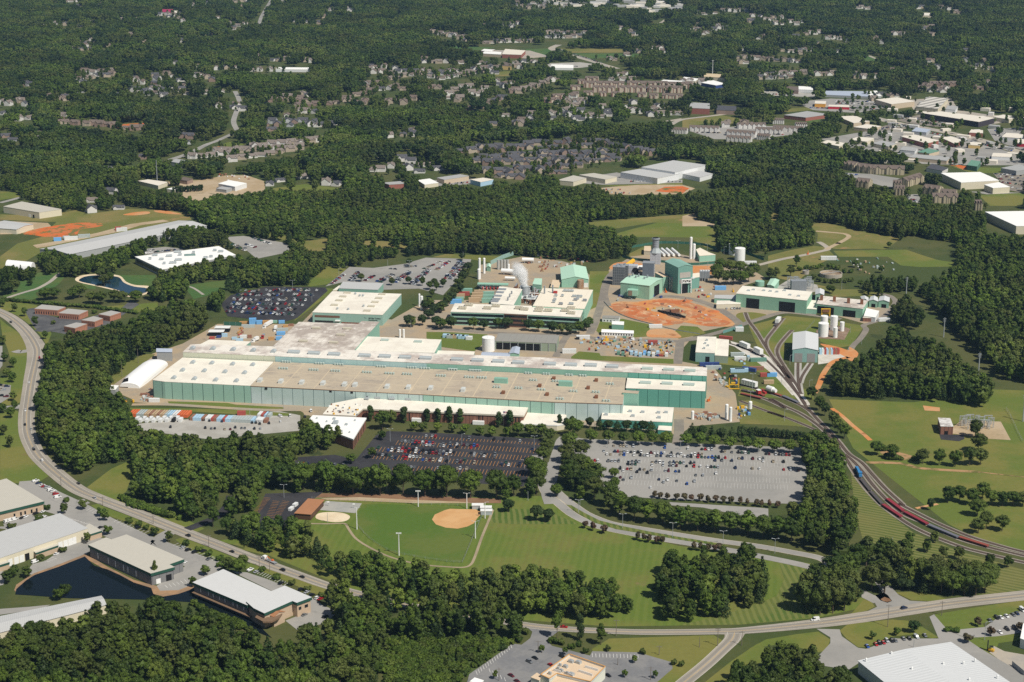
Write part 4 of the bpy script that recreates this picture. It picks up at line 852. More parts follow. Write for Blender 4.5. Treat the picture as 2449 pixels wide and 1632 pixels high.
for i,(x,y,wd,yt)in enumerate(((488,415,22,228),(530,365,22,228),(482,418,30,330))):tank("gas_column",("slender white gas column at the car park edge","slender white gas column nearest the mint hut","shorter stout white gas column in front of the slender pair")[i],'F',x,y,wd,hof('F',x,yt,y),cap='dome')
tank("gas_column","single white gas column beside the white horizontal tanks",'F',755,372,20,hof('F',755,282,372),cap='dome')
for i,x in enumerate((660,690,718,745)):tank("ribbed_silo",f"grey ribbed silo, {('first', 'second', 'third', 'fourth')[i]} from the left by the wood",'F',x,330,26,11,uvmat("silo_steel",(.42,.42,.4),rib=.6,ra=.3),"ribbed silos at the wood edge")
tank("gas_column","white gas column behind the mint roofed assembly building",'E',1503,745,18,hof('E',1503,632,745),cap='dome');tank("gas_column","stouter white gas column beside its twin near the tree belt",'E',1524,775,26,hof('E',1524,655,775),cap='dome')
for i,x in enumerate((1323,1358)):tank("gas_column",("left white cylinder in the yard behind the white roof","right white cylinder in the yard behind the white roof")[i],'E',x,1032,20,8,cap='dome')
tank("gas_column","lone white gas tank in front of the annex corner",'L',1255,862,28,hof('L',1255,790,862),cap='dome');tank("gas_column","rear tall white gas column by the electrical yard",'L',1567,860,30,hof('L',1567,730,860),cap='dome');tank("gas_column","front tall white gas column by the electrical yard",'L',1603,880,28,hof('L',1603,755,880),cap='dome');tank("gas_column","white tank on legs beside the rail sidings",'L',1785,785,34,hof('L',1785,705,785),cap='dome',legs=2)
tank("fire_tank","small red tank against the pale hall wall",'L',303,845,28,7,REDP)
def big_doors(P,e,ts,h,m=DARKOP):return[(e,a,b_,-.1,h,m,"doorway")for a,b_ in ts]
gable("locomotive_shed","tall white roofed shed with two grey roller doors over twin tracks","shed",'Hh',(226,1292,458,1298,458,1148,232,1138),12,2.2,1,uvmat("rail_shed_wall",(.25,.42,.385),rib=1,ra=.05),PALE_ROOF,openings=[(0,.08,.4,0,8.5,ROLL,"roller_door"),(0,.58,.9,0,8.5,ROLL,"roller_door")])
ws,Pws=block("maintenance_shed","green workshop with cream roof and small dark door near the sidings","workshop",'L',(1282,243,1458,252,1472,102,1300,100),9,uvmat("rail_shed_wall",None),W_ROOF,openings=[(0,.52,.74,0,5.5,DARKOP,"doorway")])
block("maintenance_lean_to","cream roofed lean-to joined to the green workshop","workshop",'L',(1460,272,1580,280,1588,130,1474,118),7,OLIVE_W,W_ROOF)
for x,y in((1385,135),(1395,185),(1370,165),(1360,210)):unit(ws,"roof_vent",LGREY,g(*px('L',x,y)[0],9.35),2,2,1.5,AL)
F1,_=block("assembly_hall","long green hall with cream roof and two wide black doorways","factory",'Gg',(1385,625,2035,690,2085,610,1445,555),14,uvmat("rail_green_wall",(.26,.46,.34),rib=.9,ra=.04,joint=15,jw=.15,jc=(.2,.4,.3)),W_ROOF,openings=[(0,.15,.335,0,10.5,DARKOP,"doorway"),(0,.615,.84,0,10.5,DARKOP,"doorway")])
for x,y in((1545,592),(1640,600),(1700,606),(1760,612),(1830,600),(1880,640),(1960,650),(1500,600)):unit(F1,"roof_vent",LGREY,g(*px('Gg',x,y)[0],14.35),3,2.4,1.2,AL)
F2,_=block("test_bay_hall","green hall with weathered roof, rusty stacks and a yellow gantry in its doorway","factory",'Hh',(445,872,615,892,870,920,918,845,480,800),10,uvmat("rail_green_wall",None),WEATH_ROOF,openings=[(0,.05,.95,0,8,DARKOP,"doorway"),(1,.3,.75,0,7,DARKOP,"doorway")])
for x,y in((490,838),(608,850),(738,865),(860,875)):unit(F2,"roof_stack",RUST,g(*px('Hh',x,y)[0],10.35),3,3,5,AL)
for i,(c,lab)in enumerate((((868,835,920,845,920,815,850,805),"small mint hut nearest the weathered hall"),((928,842,1008,850,1005,815,945,805),"middle mint hut of the three by the loop road"),((1015,845,1112,855,1115,815,1030,805),"outer mint hut of the three by the loop road"))):gable("mint_hut",lab,"shed",'Hh',c,7,1.5,1,MINT_W,PALE_ROOF,openings=[(0,.3,.75,0,4,DARKOP,"doorway")],group=None)
gable("mint_hut","small mint hut behind the green assembly hall","shed",'Hh',(435,785,512,790,515,745,440,740),7,1.6,1,MINT_W,PALE_ROOF,openings=[(0,.2,.7,0,4,DARKOP,"doorway")])
block("white_roofed_shed","low white flat shed behind a brick store by the loop road","shed",'Hh',(880,985,985,1000,1020,940,905,915),5,WHITE_W,BR_ROOF);block("brick_store","low rusty red store beside the white shed","shed",'Hh',(870,1000,975,1005,985,992,880,985),4,BRICK,W_ROOF)
block("link_building","cream roofed link between the two green halls","building",'Hh',(350,918,445,925,445,845,395,840),5,MINT_W,W_ROOF)
block("office_hut","low cream roofed hut before the long green hall","building",'Gg',(1205,725,1425,720,1430,692,1210,692),4.5,CREAM_W,W_ROOF);gable("switch_house","mint switch house beside the steel switchyard","shed",'Gg',(1672,545,1735,560,1780,500,1705,488),7,1,1,MINT_W,GR_ROOF)
tank("green_basin","round mint basin beside the long green hall",'Gg',1607,562,82,5,MINT_W);block("long_mint_shed","long low mint roofed shed behind the office hut","shed",'Gg',(1185,668,1380,678,1385,640,1190,640),5,MINT_W,GREY_ROOF)
OS,_=block("open_shed","grey roofed open sided store with dark bays behind the factory hall","shed",'F',(630,985,1195,1008,1218,935,662,915),8,OLIVE_W,DK_ROOF,openings=[(0,.02,.73,.2,7,DARKOP,"open_bay")])
rr2=random.Random(5)
b=MB();P_=FOOT[-1];a,c_=Vector(P_[0]),Vector(P_[1])
for t in np.linspace(0,1,9):q=a.lerp(c_,t);b.box((q.x,q.y-.3,0),.5,.5,8,AL)
b.build("post",STEEL,OS)
gable("blue_roofed_shed","long blue grey roofed shed beside the white water tank","shed",'F',(505,1118,765,1128,765,1095,515,1085),4.5,.8,0,GREY_W,BLUE_ROOF);gable("blue_roofed_shed","short blue roofed mint shed before the open store","shed",'F',(760,1098,848,1102,858,1042,790,1040),6,1,1,MINT_W,BLUE_ROOF)
tent=gable("marquee","long white marquee with a row of windows beside the yard road","tent",'Gg',(150,978,442,990,440,965,155,952),3.6,1.2,0,WHITE_P,BR_ROOF,openings=[(0,t,t+.035,1,2.5,DARKGL,"window")for t in np.linspace(.03,.93,12)])
block("site_office","small mint site office with white roof in the fenced compound","building",'Gg',(243,908,352,915,355,885,248,880),5,GREEN_W,BR_ROOF);block("site_cabin","cream cabin behind the mint site office","building",'Gg',(155,850,305,858,318,832,160,828),4,WHITE_W,DK_ROOF,openings=[(0,t,t+.06,1,2.4,DARKGL,"window")for t in(.1,.3,.5,.7)])
gable("steel_shed","blue grey steel shed behind the white fabric tunnel","shed",'I',(1440,468,1580,470,1582,440,1442,436),9,1.5,0,GREY_W,BLUE_ROOF)
p0,p1=g(*px('I',1190,800)[0]),g(*px('I',1440,600)[0]);o=thing("fabric_tunnel","white fabric tunnel shelter open at its front end","tent",tuple(p0));d_=(p1-p0).normalized();n_=Vector((-d_.y,d_.x,0));vs,fs=[],[]
R_,HT,NS=10.5,9.0,16
for j in range(9):
 q=p0+(p1-p0)*(j/8)*1.06;k_=(.5,.86,.97,1,1,1,1,.88,.6)[j]
 for i in range(NS+1):
  a=math.pi*i/NS;vs.append(q+n_*(R_*math.cos(a)*(.75+.25*k_))+Vector((0,0,HT*max(0,math.sin(a))**.75*k_)))
fs=[(j*(NS+1)+i,j*(NS+1)+i+1,(j+1)*(NS+1)+i+1,(j+1)*(NS+1)+i)for j in range(8)for i in range(NS)]+[tuple(8*(NS+1)+i for i in range(NS+1))]
q0=p0-d_*.3;fv=[q0+n_*R_*.9,q0-d_*.1+n_*R_*.12,q0+d_*4+n_*R_*.2+Vector((0,0,HT*.93)),q0+d_*4+n_*R_*.6+Vector((0,0,HT*.74))];mesh_obj("doorway",fv+[v+d_*.3 for v in fv],[(0,1,2,3),(7,6,5,4),(0,4,5,1),(1,5,6,2),(2,6,7,3),(3,7,4,0)],DARKOP,o);fs.append(tuple(range(NS,-1,-1)))  # dark panel on the closed end stands in for the unlit opening
mesh_obj("canopy",vs,fs,mat("white_fabric",(.86,.86,.85),None,a2=.04,rough=.6),o,smooth_=False)
block("yard_canopy","flat white canopy beside the fabric tunnel mouth","canopy",'I',(958,812,1060,818,1090,780,985,776),5,GREY_W,BR_ROOF)
pk,Ppk=block("park_office","large bright white roofed office among trees behind the blue pond","office",'D',(1240,672,1490,790,2165,655,2010,575),8,GREY_W,BR_ROOF,openings=[(0,.05,.95,2,6,DARKGL,"window_band"),(1,.05,.95,2,6,DARKGL,"window_band")])
for x,y,s in((1635,632,8),(1780,638,3),(1425,662,6),(1555,670,7),(1485,700,5),(1640,705,8),(1590,732,8),(1890,685,5),(2030,628,6),(1975,618,4),(1380,695,3),(1655,658,4),(1940,675,4),(1510,738,3)):unit(pk,"roof_plant",LGREY,g(*px('D',x,y)[0],8.35),s,3,2,.2,'skid')
unit(pk,"skylight",flat("skylight_green",(.2,.3,.27)),g(*px('D',1745,655)[0],8.35),12,8,.6,.2)
gable("long_warehouse","very long grey roofed warehouse beside the red soil lot","warehouse",'D',(365,600,625,645,1890,375,1620,340),8,3,0,GREY_W,GREY_ROOF)if False else None
P_=[px('D',365,600)[0],px('D',640,648)[0],px('D',1900,385)[0],px('D',1640,338)[0]]
gable("long_warehouse","very long grey roofed warehouse beside the red soil lot","warehouse",[P_[1],P_[2],P_[3],P_[0]],None,7,2.6,0,GREY_W,GREY_ROOF)
block("cream_warehouse","cream walled warehouse with a beige roof at the field edge","warehouse",'D',(30,210,360,265,565,235,200,165),8,CREAM_W,BEIGE_ROOF,openings=[(0,.7,.76,0,4,WHITE_P,"roller_door"),(0,.82,.86,0,4,DARKOP,"doorway")])
gable("small_warehouse","grey roofed warehouse with a cream end wall beside the dirt lot","warehouse",'D',(-120,400,150,420,305,372,40,338),6,1.5,0,CREAM_W,GREY_ROOF)
o=thing("fabric_tunnel","white dome tent standing among the dark trees","tent",tuple(g(*px('D',150,780)[0])));b=MB();p=g(*px('D',155,775)[0]);vs=[];fs=[]
for j in range(5):
 q=p+Vector((-12+j*8,6-j*3.0,0));vs+=[q+Vector((0,10*math.cos(math.pi*i/10),8*math.sin(math.pi*i/10)))for i in range(11)]
fs=[(j*11+i,j*11+i+1,(j+1)*11+i+1,(j+1)*11+i)for j in range(4)for i in range(10)]+[tuple(range(11)),tuple(range(44,55))]
mesh_obj("canopy",vs,fs,MATS["white_fabric"],o)
def brick_office(lab,c,h=5.5):
 return block("brick_office",lab,"office",'D',c,h,BRICK2,uvmat("grey_flat_roof",(.42,.4,.37),stain=.12),fas=flat("brick_parapet",(.4,.19,.125)),fh=1.1,group="brick offices by the curving road",openings=[(0,t,t+.035,1,3.4,DARKGL,"window")for t in np.linspace(.06,.9,9)])
brick_office("orange brick office at the lawn end of its pair",(318,1150,530,1165,602,1135,385,1112));brick_office("orange brick office nearer the curving wood of its pair",(540,1190,725,1205,808,1168,625,1150))
brick_office("front brick office half hidden by the wood",(588,1310,690,1330,800,1290,700,1278));brick_office("middle brick office half hidden by the wood",(748,1255,870,1270,945,1240,860,1220));brick_office("back brick office half hidden by the wood",(905,1200,1010,1218,1110,1185,1020,1168))
gr=GREEN_TRIM
def pond_office(lab,fr,c,h,wm,rm,**k):return block("pond_office",lab,"office",fr,c,h,wm,rm,fas=gr,fh=1.6,over=.7,**k)
pond_office("tan walled office with a cream ribbed roof and dark green edge",'N',(-420,560,0,480,395,385,55,180,-200,250),7,BLOCK,BEIGE_ROOF,openings=[(1,t,t+.04,.5,3.2,DARKGL,"window")for t in(.3,.45,.55,.7,.82)])
B2,_=block("workshop_building","long grey roofed workshop with white loading doors beside the pond","workshop",'N',(-420,1010,0,905,805,632,550,495,-300,760),8,CREAM_W,GREY_ROOF,openings=[(0,.3,.45,0,5,WHITE_P,"roller_door"),(0,.6,.7,0,5,WHITE_P,"roller_door")]+[(1,a,a+.05,0,5,m_,"roller_door")for a,m_ in((.08,WHITE_P),(.15,WHITE_P),(.21,WHITE_P),(.27,DARKOP),(.65,WHITE_P),(.71,WHITE_P),(.765,WHITE_P),(.81,WHITE_P))])
block("workshop_porch","dark green edged porch roof on the long workshop","porch",'N',(290,838,530,775,520,750,295,830)if False else(330,860,535,790,520,760,300,835),4.5,BLOCK,BEIGE_ROOF,fas=gr,fh=1.0);block("workshop_porch","flat end porch of the long workshop with a green edge","porch",'N',(825,690,935,655,820,590,760,640),4.5,BLOCK,BEIGE_ROOF,fas=gr,fh=1.0)
block("workshop_porch","green edged corner porch at the near end of the workshop","porch",'N',(-60,990,85,945,40,920,-60,950),4.5,BLOCK,BEIGE_ROOF,fas=gr,fh=1.2)
pond_office("flat roofed office standing along the dark pond edge",'N',(822,785,1390,1045,1592,990,1545,965,1680,918,1160,695,1025,740,975,722),8.5,uvmat("bluegrey_wall",(.2,.2,.2),joint=5,jw=.4,jc=(.12,.12,.13),stain=.12),BEIGE_ROOF,openings=[(0,t,t+.012,1.5,5.5,WHITE_P,"window")for t in(.13,.3,.42,.55,.62,.75)]+[(1,.2,.4,0,3.5,WHITE_P,"door"),(1,.65,.9,0,4.5,DARKOP,"doorway")])
C3,Pc3=pond_office("white grey roofed office with a timber deck above the pond outlet",'S2',(320,372,960,640,1235,480,672,222),9,uvmat("bluegrey_wall",None),uvmat("pale_flat_roof",(.6,.6,.59),stain=.06),openings=[(0,t,t+.014,4.5,7,WHITE_P,"window")for t in(.12,.27,.36,.48,.58,.73,.81,.93)]+[(0,0,1.08,2.6,3.0,WOOD,"walkway",2.2)])
C4,Pc4=pond_office("taller white roofed office wing with brown entrance gable",'S2',(965,605,1050,680,1170,738,1505,590,1560,612,1720,552,1412,420),10,BLOCK,uvmat("pale_flat_roof",None),openings=[(4,.1,.3,4.5,6.5,DARKGL,"window"),(4,.55,.8,4.5,6.5,DARKGL,"window")])
gable("entrance_gable","brown shingled entrance gable at the corner office","porch",'S2',(1225,755,1280,780,1410,720,1290,690),7,1.5,0,BLOCK,RUST_ROOF)
o=thing("timber_deck","two level timber deck curving round the corner office","deck",tuple(g(*px('S2',1130,880)[0])))
for z,nm in((6.0,"upper_deck"),(2.6,"lower_deck")):
 q=[g(*c,z)for c in px('S2',1055,800,1150,850,1250,850,1350,800,1390,740,1340,730,1230,800,1150,790,1080,770)];b=MB();b.prism([(p.x,p.y)for p in q],z-.4,z+.7,True,True);b.build(nm,WOOD,o)
b=MB()
for c in px('S2',1075,830,1150,870,1215,865,1290,850,1350,830):p=g(*c);b.tube((p.x,p.y+3,0),(p.x,p.y+3,6),.25,6)
b.build("post",WOOD,o)
gable("lake_store","long grey roofed store half hidden by the near wood","warehouse",'W',(-300,960,1460,500,1395,380,-300,720),6,.9,0,CREAM_W,GREY_ROOF)
block("park_shelter","brown roofed shelter between the small lot and ball courts","shelter",'O',(408,492,548,503,668,372,530,362),4.5,flat("shelter_wall",(.1,.055,.035)),RUST_ROOF,over=.6)
WH,_=gable("white_warehouse","big pale ribbed roof warehouse at the bottom corner by the main road","warehouse",'Q',(2055,1540,1587,1225,785,1385,1000,1800),8,1.6,0,WHITE_W,PALE_ROOF)if False else(None,None)
P_=[px('Q',1250,1760)[0],px('Q',2420,1790)[0],px('Q',1587,1222)[0],px('Q',785,1383)[0]]
wr=gable("white_warehouse","big pale ribbed roof warehouse at the bottom corner by the main road","warehouse",[P_[0],P_[1],P_[2],P_[3]],None,8,1.3,1,WHITE_W,PALE_ROOF)[0]
for x,y in((1070,1322),(850,1378),(1247,1455),(1520,1412),(1695,1405),(1795,1383),(1990,1525),(1745,1550)):unit(wr,"roof_vent",WHITE_P,g(*px('Q',x,y)[0],9),1,1,1.2,0,'stack')
block("small_block","white block just entering at the right edge by the bronze trees","building",'Q',(2190,1190,2300,1230,2330,1080,2215,1062),6,WHITE_W,BR_ROOF)
rs,Prs=block("restaurant","cream restaurant with orange trimmed parapets and rooftop units","restaurant",'Y4',(480,705,665,795,830,685,1560,860,1880,530,1105,262),6.5,uvmat("restaurant_wall",(.7,.7,.6),stain=.06),uvmat("tan_deck_roof",(.68,.52,.36),stain=.1),rh=.05)
b=MB()
n_=len(Prs)
for i in range(n_):
 a,c_=Vector(Prs[i]),Vector(Prs[(i+1)%n_]);dv=(c_-a).normalized();nv=Vector((dv.y,-dv.x))
 b.prism([a+nv*.15,c_+nv*.15,c_-nv*.25,a-nv*.25],6.4,7.7,True)
b.build("parapet",flat("grey_parapet",(.55,.57,.56)),rs);b=MB()
for i in range(n_):
 a,c_=Vector(Prs[i]),Vector(Prs[(i+1)%n_]);dv=(c_-a).normalized();nv=Vector((dv.y,-dv.x))
 b.prism([a+nv*.25,c_+nv*.25,c_-nv*.35,a-nv*.35],7.7,7.9,True,True)
b.build("coping",flat("orange_coping",(.62,.33,.1)),rs)
RA=vdir('Y4',1105,262,1850,520)
for x,y,s in((1140,400,3),(1300,420,3.2),(1020,510,2.6),(900,480,1.5),(680,660,1.8),(930,600,2),(1150,680,3),(1060,660,2),(860,550,1.6)):unit(rs,"roof_unit",STEEL,g(*px('Y4',x,y)[0],6.6),s,s*.7,1.5,RA)
for c in((1440,520,1720,600),(1300,610,1600,710),(760,590,920,640),(980,640,1180,730)):
 a,c_=gp('Y4',*c,z=6.5);b=MB();L=(c_-a).length;m_=(a+c_)/2;b.box((m_.x,m_.y,6.5),L,.3,1.6,math.atan2(c_.y-a.y,c_.x-a.x));b.build("roof_screen",WHITE_P,rs)
block("restaurant_annex","lower cream annex with an open top at the restaurant corner","building",'Y4',(270,735,450,800,500,700,400,640),5.5,uvmat("restaurant_wall",None),uvmat("tan_deck_roof",None))
block("restaurant_front_wing","lower cream front wing of the restaurant at the bottom edge","building",'Y4',(665,900,1100,1000,1500,880,840,705),5.6,uvmat("restaurant_wall",None),uvmat("tan_deck_roof",None))
block("white_hut","small white open hut at the bottom edge of the restaurant lot","shed",'R',(245,1120,330,1140,370,1110,290,1085),3.5,WHITE_W,BR_ROOF)
block("substation_house","brick substation house with a mottled white roof on the green field","building",'Y7',(925,1285,1140,1290,1085,1150,880,1142),7,BRICK,uvmat("mottled_roof",(.7,.68,.64),c2=(.4,.37,.34),s1=.2,stain=.1),openings=[(0,.33,.6,0,3.2,DARKOP,"doorway")])
SID_T=uvmat("tan_siding",(.43,.36,.28),stain=.08);SID_W=uvmat("white_siding",(.66,.64,.61),stain=.05);SID_B=uvmat("house_brick",(.3,.215,.175),stain=.12);SID_G=uvmat("grey_siding",(.45,.46,.47),stain=.06)
def house_geo(L,D,h,r,seed):
 """walls with gables, roof with a cross wing, and windows, around the origin"""
 rd=random.Random(seed);wl_,rf,wi=MB(),MB(),MB()
 def wing(cx_,cy_,l,d,hh,rr,ax):
  P=[Vector((cx_+a,cy_+b))for a,b in((-l/2,-d/2),(l/2,-d/2),(l/2,d/2),(-l/2,d/2))]
  wl_.prism(P,-.4,hh,False)
  if ax==0:R0,R1=(P[0]+P[3])/2,(P[1]+P[2])/2;tri=((P[3],P[0],R0),(P[1],P[2],R1));sl=((P[0],P[1],R1,R0),(P[2],P[3],R0,R1))
  else:R0,R1=(P[0]+P[1])/2,(P[3]+P[2])/2;tri=((P[0],P[1],R0),(P[2],P[3],R1));sl=((P[1],P[2],R1,R0),(P[3],P[0],R0,R1))
  for a,b,t in tri:wl_.add([(*a,hh),(*b,hh),(*t,hh+rr)],[(0,1,2)])
  for a,b,t1,t0 in sl:
   d_=(b-a).normalized();o=Vector((d_.y,-d_.x));sp=rr/max((t0-a).dot(-o),.5)
   vs=[(*(a+o*.5-d_*.4),hh-.5*sp+.1),(*(b+o*.5+d_*.4),hh-.5*sp+.1),(*(t1+d_*.4),hh+rr+.1),(*(t0-d_*.4),hh+rr+.1)]
   rf.add(vs,[(0,1,2,3)]);rf.add([(v[0],v[1],v[2]-.18)for v in vs]+vs,[(0,1,5,4),(1,2,6,5),(3,0,4,7)])
  for k in range(max(1,int(l/4))):
   x=cx_-l/2+(k+.5)*l/max(1,int(l/4));wi.box((x,cy_-d/2-.03,1.1),1.2,.12,1.5);
   if hh>4.5:wi.box((x,cy_-d/2-.03,3.9),1.2,.12,1.4)
 wing(0,0,L,D,h,r,0)
 s=rd.choice((-1,1));wing(s*L*.25,-D*.42,L*.38,D*.5,h*.95,r*.8,1)
 if rd.random()<.6:wing(-s*L*.32,D*.1,L*.3,D*1.12,h*.9,r*.75,1)
 return wl_,rf,wi
HP=[(house_geo(15,10,5.6,3.6,1),'two'),(house_geo(17,11,3.4,3.6,2),'one'),(house_geo(14,10,6,4,3),'two'),(house_geo(16,9,3.2,2.8,4),'one')]
def geo_mesh(nm,b,m):
 me=bpy.data.meshes.new(nm);me.from_pydata([tuple(p)for p in b.v],[],b.f);me.materials.append(m)
 l=me.uv_layers.new(name="UVMap");l.data.foreach_set("uv",[c for f_ in b.uv for q in f_ for c in q]);me.update();return me
HM={}
def hmesh(i,wm,rm):
 k=(i,wm.name,rm.name)
 if k not in HM:(a,b,c),_=HP[i];HM[k]=(geo_mesh("wall",a,wm),geo_mesh("roof",b,rm),geo_mesh("window",c,DARKGL))
 return HM[k]
NOPEN0=len(OPEN);HOUSES=[]
def hs_row(fr,x0,y0,x1,y1,n,st,where,j=4):
 for i in range(n):
  t=i/max(n-1,1);HOUSES.append((*px(fr,x0+(x1-x0)*t+random.uniform(-j,j),y0+(y1-y0)*t+random.uniform(-j,j)*.5)[0],st,where))
def hs_pts(fr,c,st,where):
 for q in px(fr,*c):HOUSES.append((*q,st,where))
R1="in the terraced rows by the bend of the road"
hs_row('A',1330,1095,1980,1015,11,'t',R1);hs_row('A',1500,1055,2200,978,12,'t',R1);hs_row('A',1600,1112,2060,1032,8,'t',R1)
hs_pts('A',(1850,705,1930,692,2000,697,2060,706,2110,702,2130,732,2175,730,2050,742,2270,722,2320,716),'b',"in the brown roofed cluster deep in the trees")
hs_pts('A',(1820,870,1880,852,1910,872,1980,842,2030,852,2090,840,2170,846,1870,902,2000,872),'c',"in the charcoal cluster beside the country road")
hs_pts('A',(600,868,645,864,690,872,740,872,785,878,880,893,930,897,980,893,420,822,440,852,520,862),'b',"along the bare red lots")
hs_pts('A',(130,832,200,822,260,937,1290,652,1410,647,1525,637,430,662,510,537,545,548,572,572,582,488,612,498,640,514,662,528,930,547,985,472,735,1180,640,1392,770,1336,820,1442,1860,1278,1930,1253,2090,1228,2250,1273,2320,1278,625,1462,440,800,20,790),'w',"lying scattered in the old wood")
hs_pts('A',(90,972,40,947,1260,952,1310,957,1300,992,1000,642,800,667,560,637,170,592,210,594,790,492,1070,587,1070,532,1150,522,1185,532,990,1097),'c',"half buried in the old wood")
hs_pts('A',(1490,482,1560,477,1640,477,1740,492,1790,492,1860,492,1460,562,1780,402,1870,422,1920,422,1980,417,2100,427,2150,432,1350,462,1210,442),'c',"in the loose rows near the long pale roof")
hs_pts('A',(1580,172,1610,197,1640,182,1690,167,1600,207,1370,242,1440,242,1000,292,1250,292,600,302,630,342,480,337,560,347,300,177,450,177,550,182,640,157,720,132,840,147,935,147,1510,127,1340,42,760,14,860,28,700,38,60,33,1420,30,1100,110,1240,240,900,250,380,170,2270,75,2100,15,2200,20,1950,8),'m',"dotted about the far wood")
R2="along the curving tan street"
hs_row('B',220,507,800,497,11,'t',R2);hs_row('B',340,552,580,502,6,'t',R2);hs_row('B',690,548,1070,482,11,'t',"along the second tan street");hs_row('B',850,503,1060,470,7,'t',"along the second tan street")
hs_pts('B',(170,602,265,582,245,622,200,642,150,652,110,662,40,682,165,707,330,712,360,697,500,692,430,722,620,607,665,612,380,607,430,622,30,700,140,720,310,725),'b',"in the brown roofed cul de sac")
hs_row('B',740,662,830,612,5,'t',"around the small tan court");hs_pts('B',(885,612,900,652,960,642,990,612,940,662,800,702,730,682,820,692),'t',"around the small tan court")
hs_row('B',1050,702,1130,682,5,'c',"up the sloping lane");hs_row('B',1230,642,1450,562,8,'t',"up the sloping lane");hs_pts('B',(1200,632,1180,642,1490,562,990,742,1000,722,880,757),'b',"up the sloping lane")
hs_row('B',630,227,860,282,10,'m',"in the upper village");hs_row('B',720,242,850,262,5,'m',"in the upper village");hs_row('B',1000,302,1130,292,5,'m',"by the school fields");hs_row('B',1150,292,1310,292,6,'b',"by the school fields")
hs_row('B',1430,232,1690,237,10,'m',"beyond the highway bend");hs_row('B',1420,262,1640,262,7,'m',"beyond the highway bend");hs_pts('B',(1200,442,1260,432,1330,432,850,432,950,442,820,440,1000,455),'b',"below the school")
hs_pts('B',(1310,802,1470,792,1560,802,1620,822,1700,812,1790,812,1840,802,1440,792,1540,777,1580,767,1650,777,1800,747,1840,772,1950,742,2010,777,2070,782,2130,762,2130,802,2200,797,2290,792,2330,792,1130,802,1300,827,1450,822,1650,832,1720,792,2010,717),'w',"in the white walled wooded estate")
R3="of the charcoal roofed estate"
for r_,c in enumerate(((960,1032,1750,977,13),(830,1052,1700,1012,14),(980,1087,2080,1052,17),(920,1117,1850,1087,15),(1010,1142,1900,1112,14),(1150,1182,1640,1152,8))):hs_row('B',*c,'k',f"in the {('back', 'second', 'third', 'fourth', 'fifth', 'front')[r_]} row {R3}",9)
hs_row('B',1780,992,2140,1072,9,'k',"down the edge "+R3);hs_pts('B',(1000,1192,1080,1195,1160,1200,1230,1202,1090,1222,1170,1228,1230,1232,1370,1192,1450,1195,1520,1197),'k',"on the near corner "+R3)
hs_pts('B',(420,1112,480,1127,560,1147,600,1142,460,1172,345,1157,200,1182,270,1182,670,1172,540,1192,220,1087),'w',"in the trees above the small shops")
hs_row('Cc',560,522,830,512,9,'t',"in the pale estate behind the shops");hs_row('Cc',530,547,740,537,7,'t',"in the pale estate behind the shops");hs_row('Cc',890,522,1040,517,5,'t',"in the pale estate behind the shops")
hs_row('Cc',380,402,600,422,6,'m',"in the far right wood");hs_row('Cc',650,422,800,432,4,'m',"in the far right wood");hs_row('Cc',1640,602,1900,592,7,'b',"behind the barrel roofed store");hs_row('Cc',2000,612,2100,622,4,'b',"behind the barrel roofed store");hs_pts('Cc',(1650,622,1700,615,1780,620),'b',"behind the barrel roofed store")
hs_pts('Cc',(850,242,880,235,910,238,945,230,1000,272,1030,270,1080,275,1130,290,1200,62,1230,60,1270,65,1300,60,1620,62,1650,58,1780,60,1830,70,1880,92,1910,95,280,82,320,80,360,85,400,80,440,85,100,92,150,102,220,97,1460,242,1510,242,1720,247,1860,262,1070,372,1330,272,1370,302,930,302,740,362,870,352,520,270,560,262,660,272,780,255,400,440,430,440,1940,350,2080,430,2150,490,1456,497,2120,580,1740,580,420,350,640,170),'m',"dotted about the far right wood")
random.seed(21)
for i in range(260):
 if i%5==0:hx,hy=random.uniform(0,2449),8+340*random.random()**1.4
 HOUSES.append((hx+random.uniform(-42,42),max(5,hy+random.uniform(-9,9)),random.choice('mmwbc'),None))
HOUSES.sort(key=lambda q:(q[3]is None,-q[1]));NAMED=HOUSES[:300];REST=HOUSES[300:]
STY={'t':((SID_T,SHINGT,"tan"),(SID_W,SHINGT,"tan")),'b':((SID_B,SHINGB,"brown"),(SID_T,SHINGB,"brown")),'c':((SID_G,SHING,"charcoal"),(SID_B,SHING,"charcoal")),'k':((SID_B,SHING,"charcoal"),(SID_T,SHING,"charcoal")),'w':((SID_W,SHING,"charcoal"),(SID_W,SHINGT,"tan")),'m':((SID_W,SHINGB,"brown"),(SID_T,SHINGT,"tan"),(SID_B,SHING,"charcoal"))}
def open_round(a,b,w_,up,dn):
 if b<478:e_=(b-HOR)*.00204;w_+=3*e_;dn+=2.6*e_;up+=.5*e_
 _open_round(a,b,w_,up,dn)
def _open_round(a,b,w_,up,dn):keep_open([(a-w_,b+dn),(a+w_,b+dn),(a+w_,b-up),(a-w_,b-up)])
byrow={}
for(a,b_,st,where)in NAMED:
 v=random.choice(STY[st]);byrow.setdefault((where,v[2],{SID_W:'white',SID_T:'tan',SID_B:'brick',SID_G:'grey'}[v[0]]),[]).append((a,b_,v))
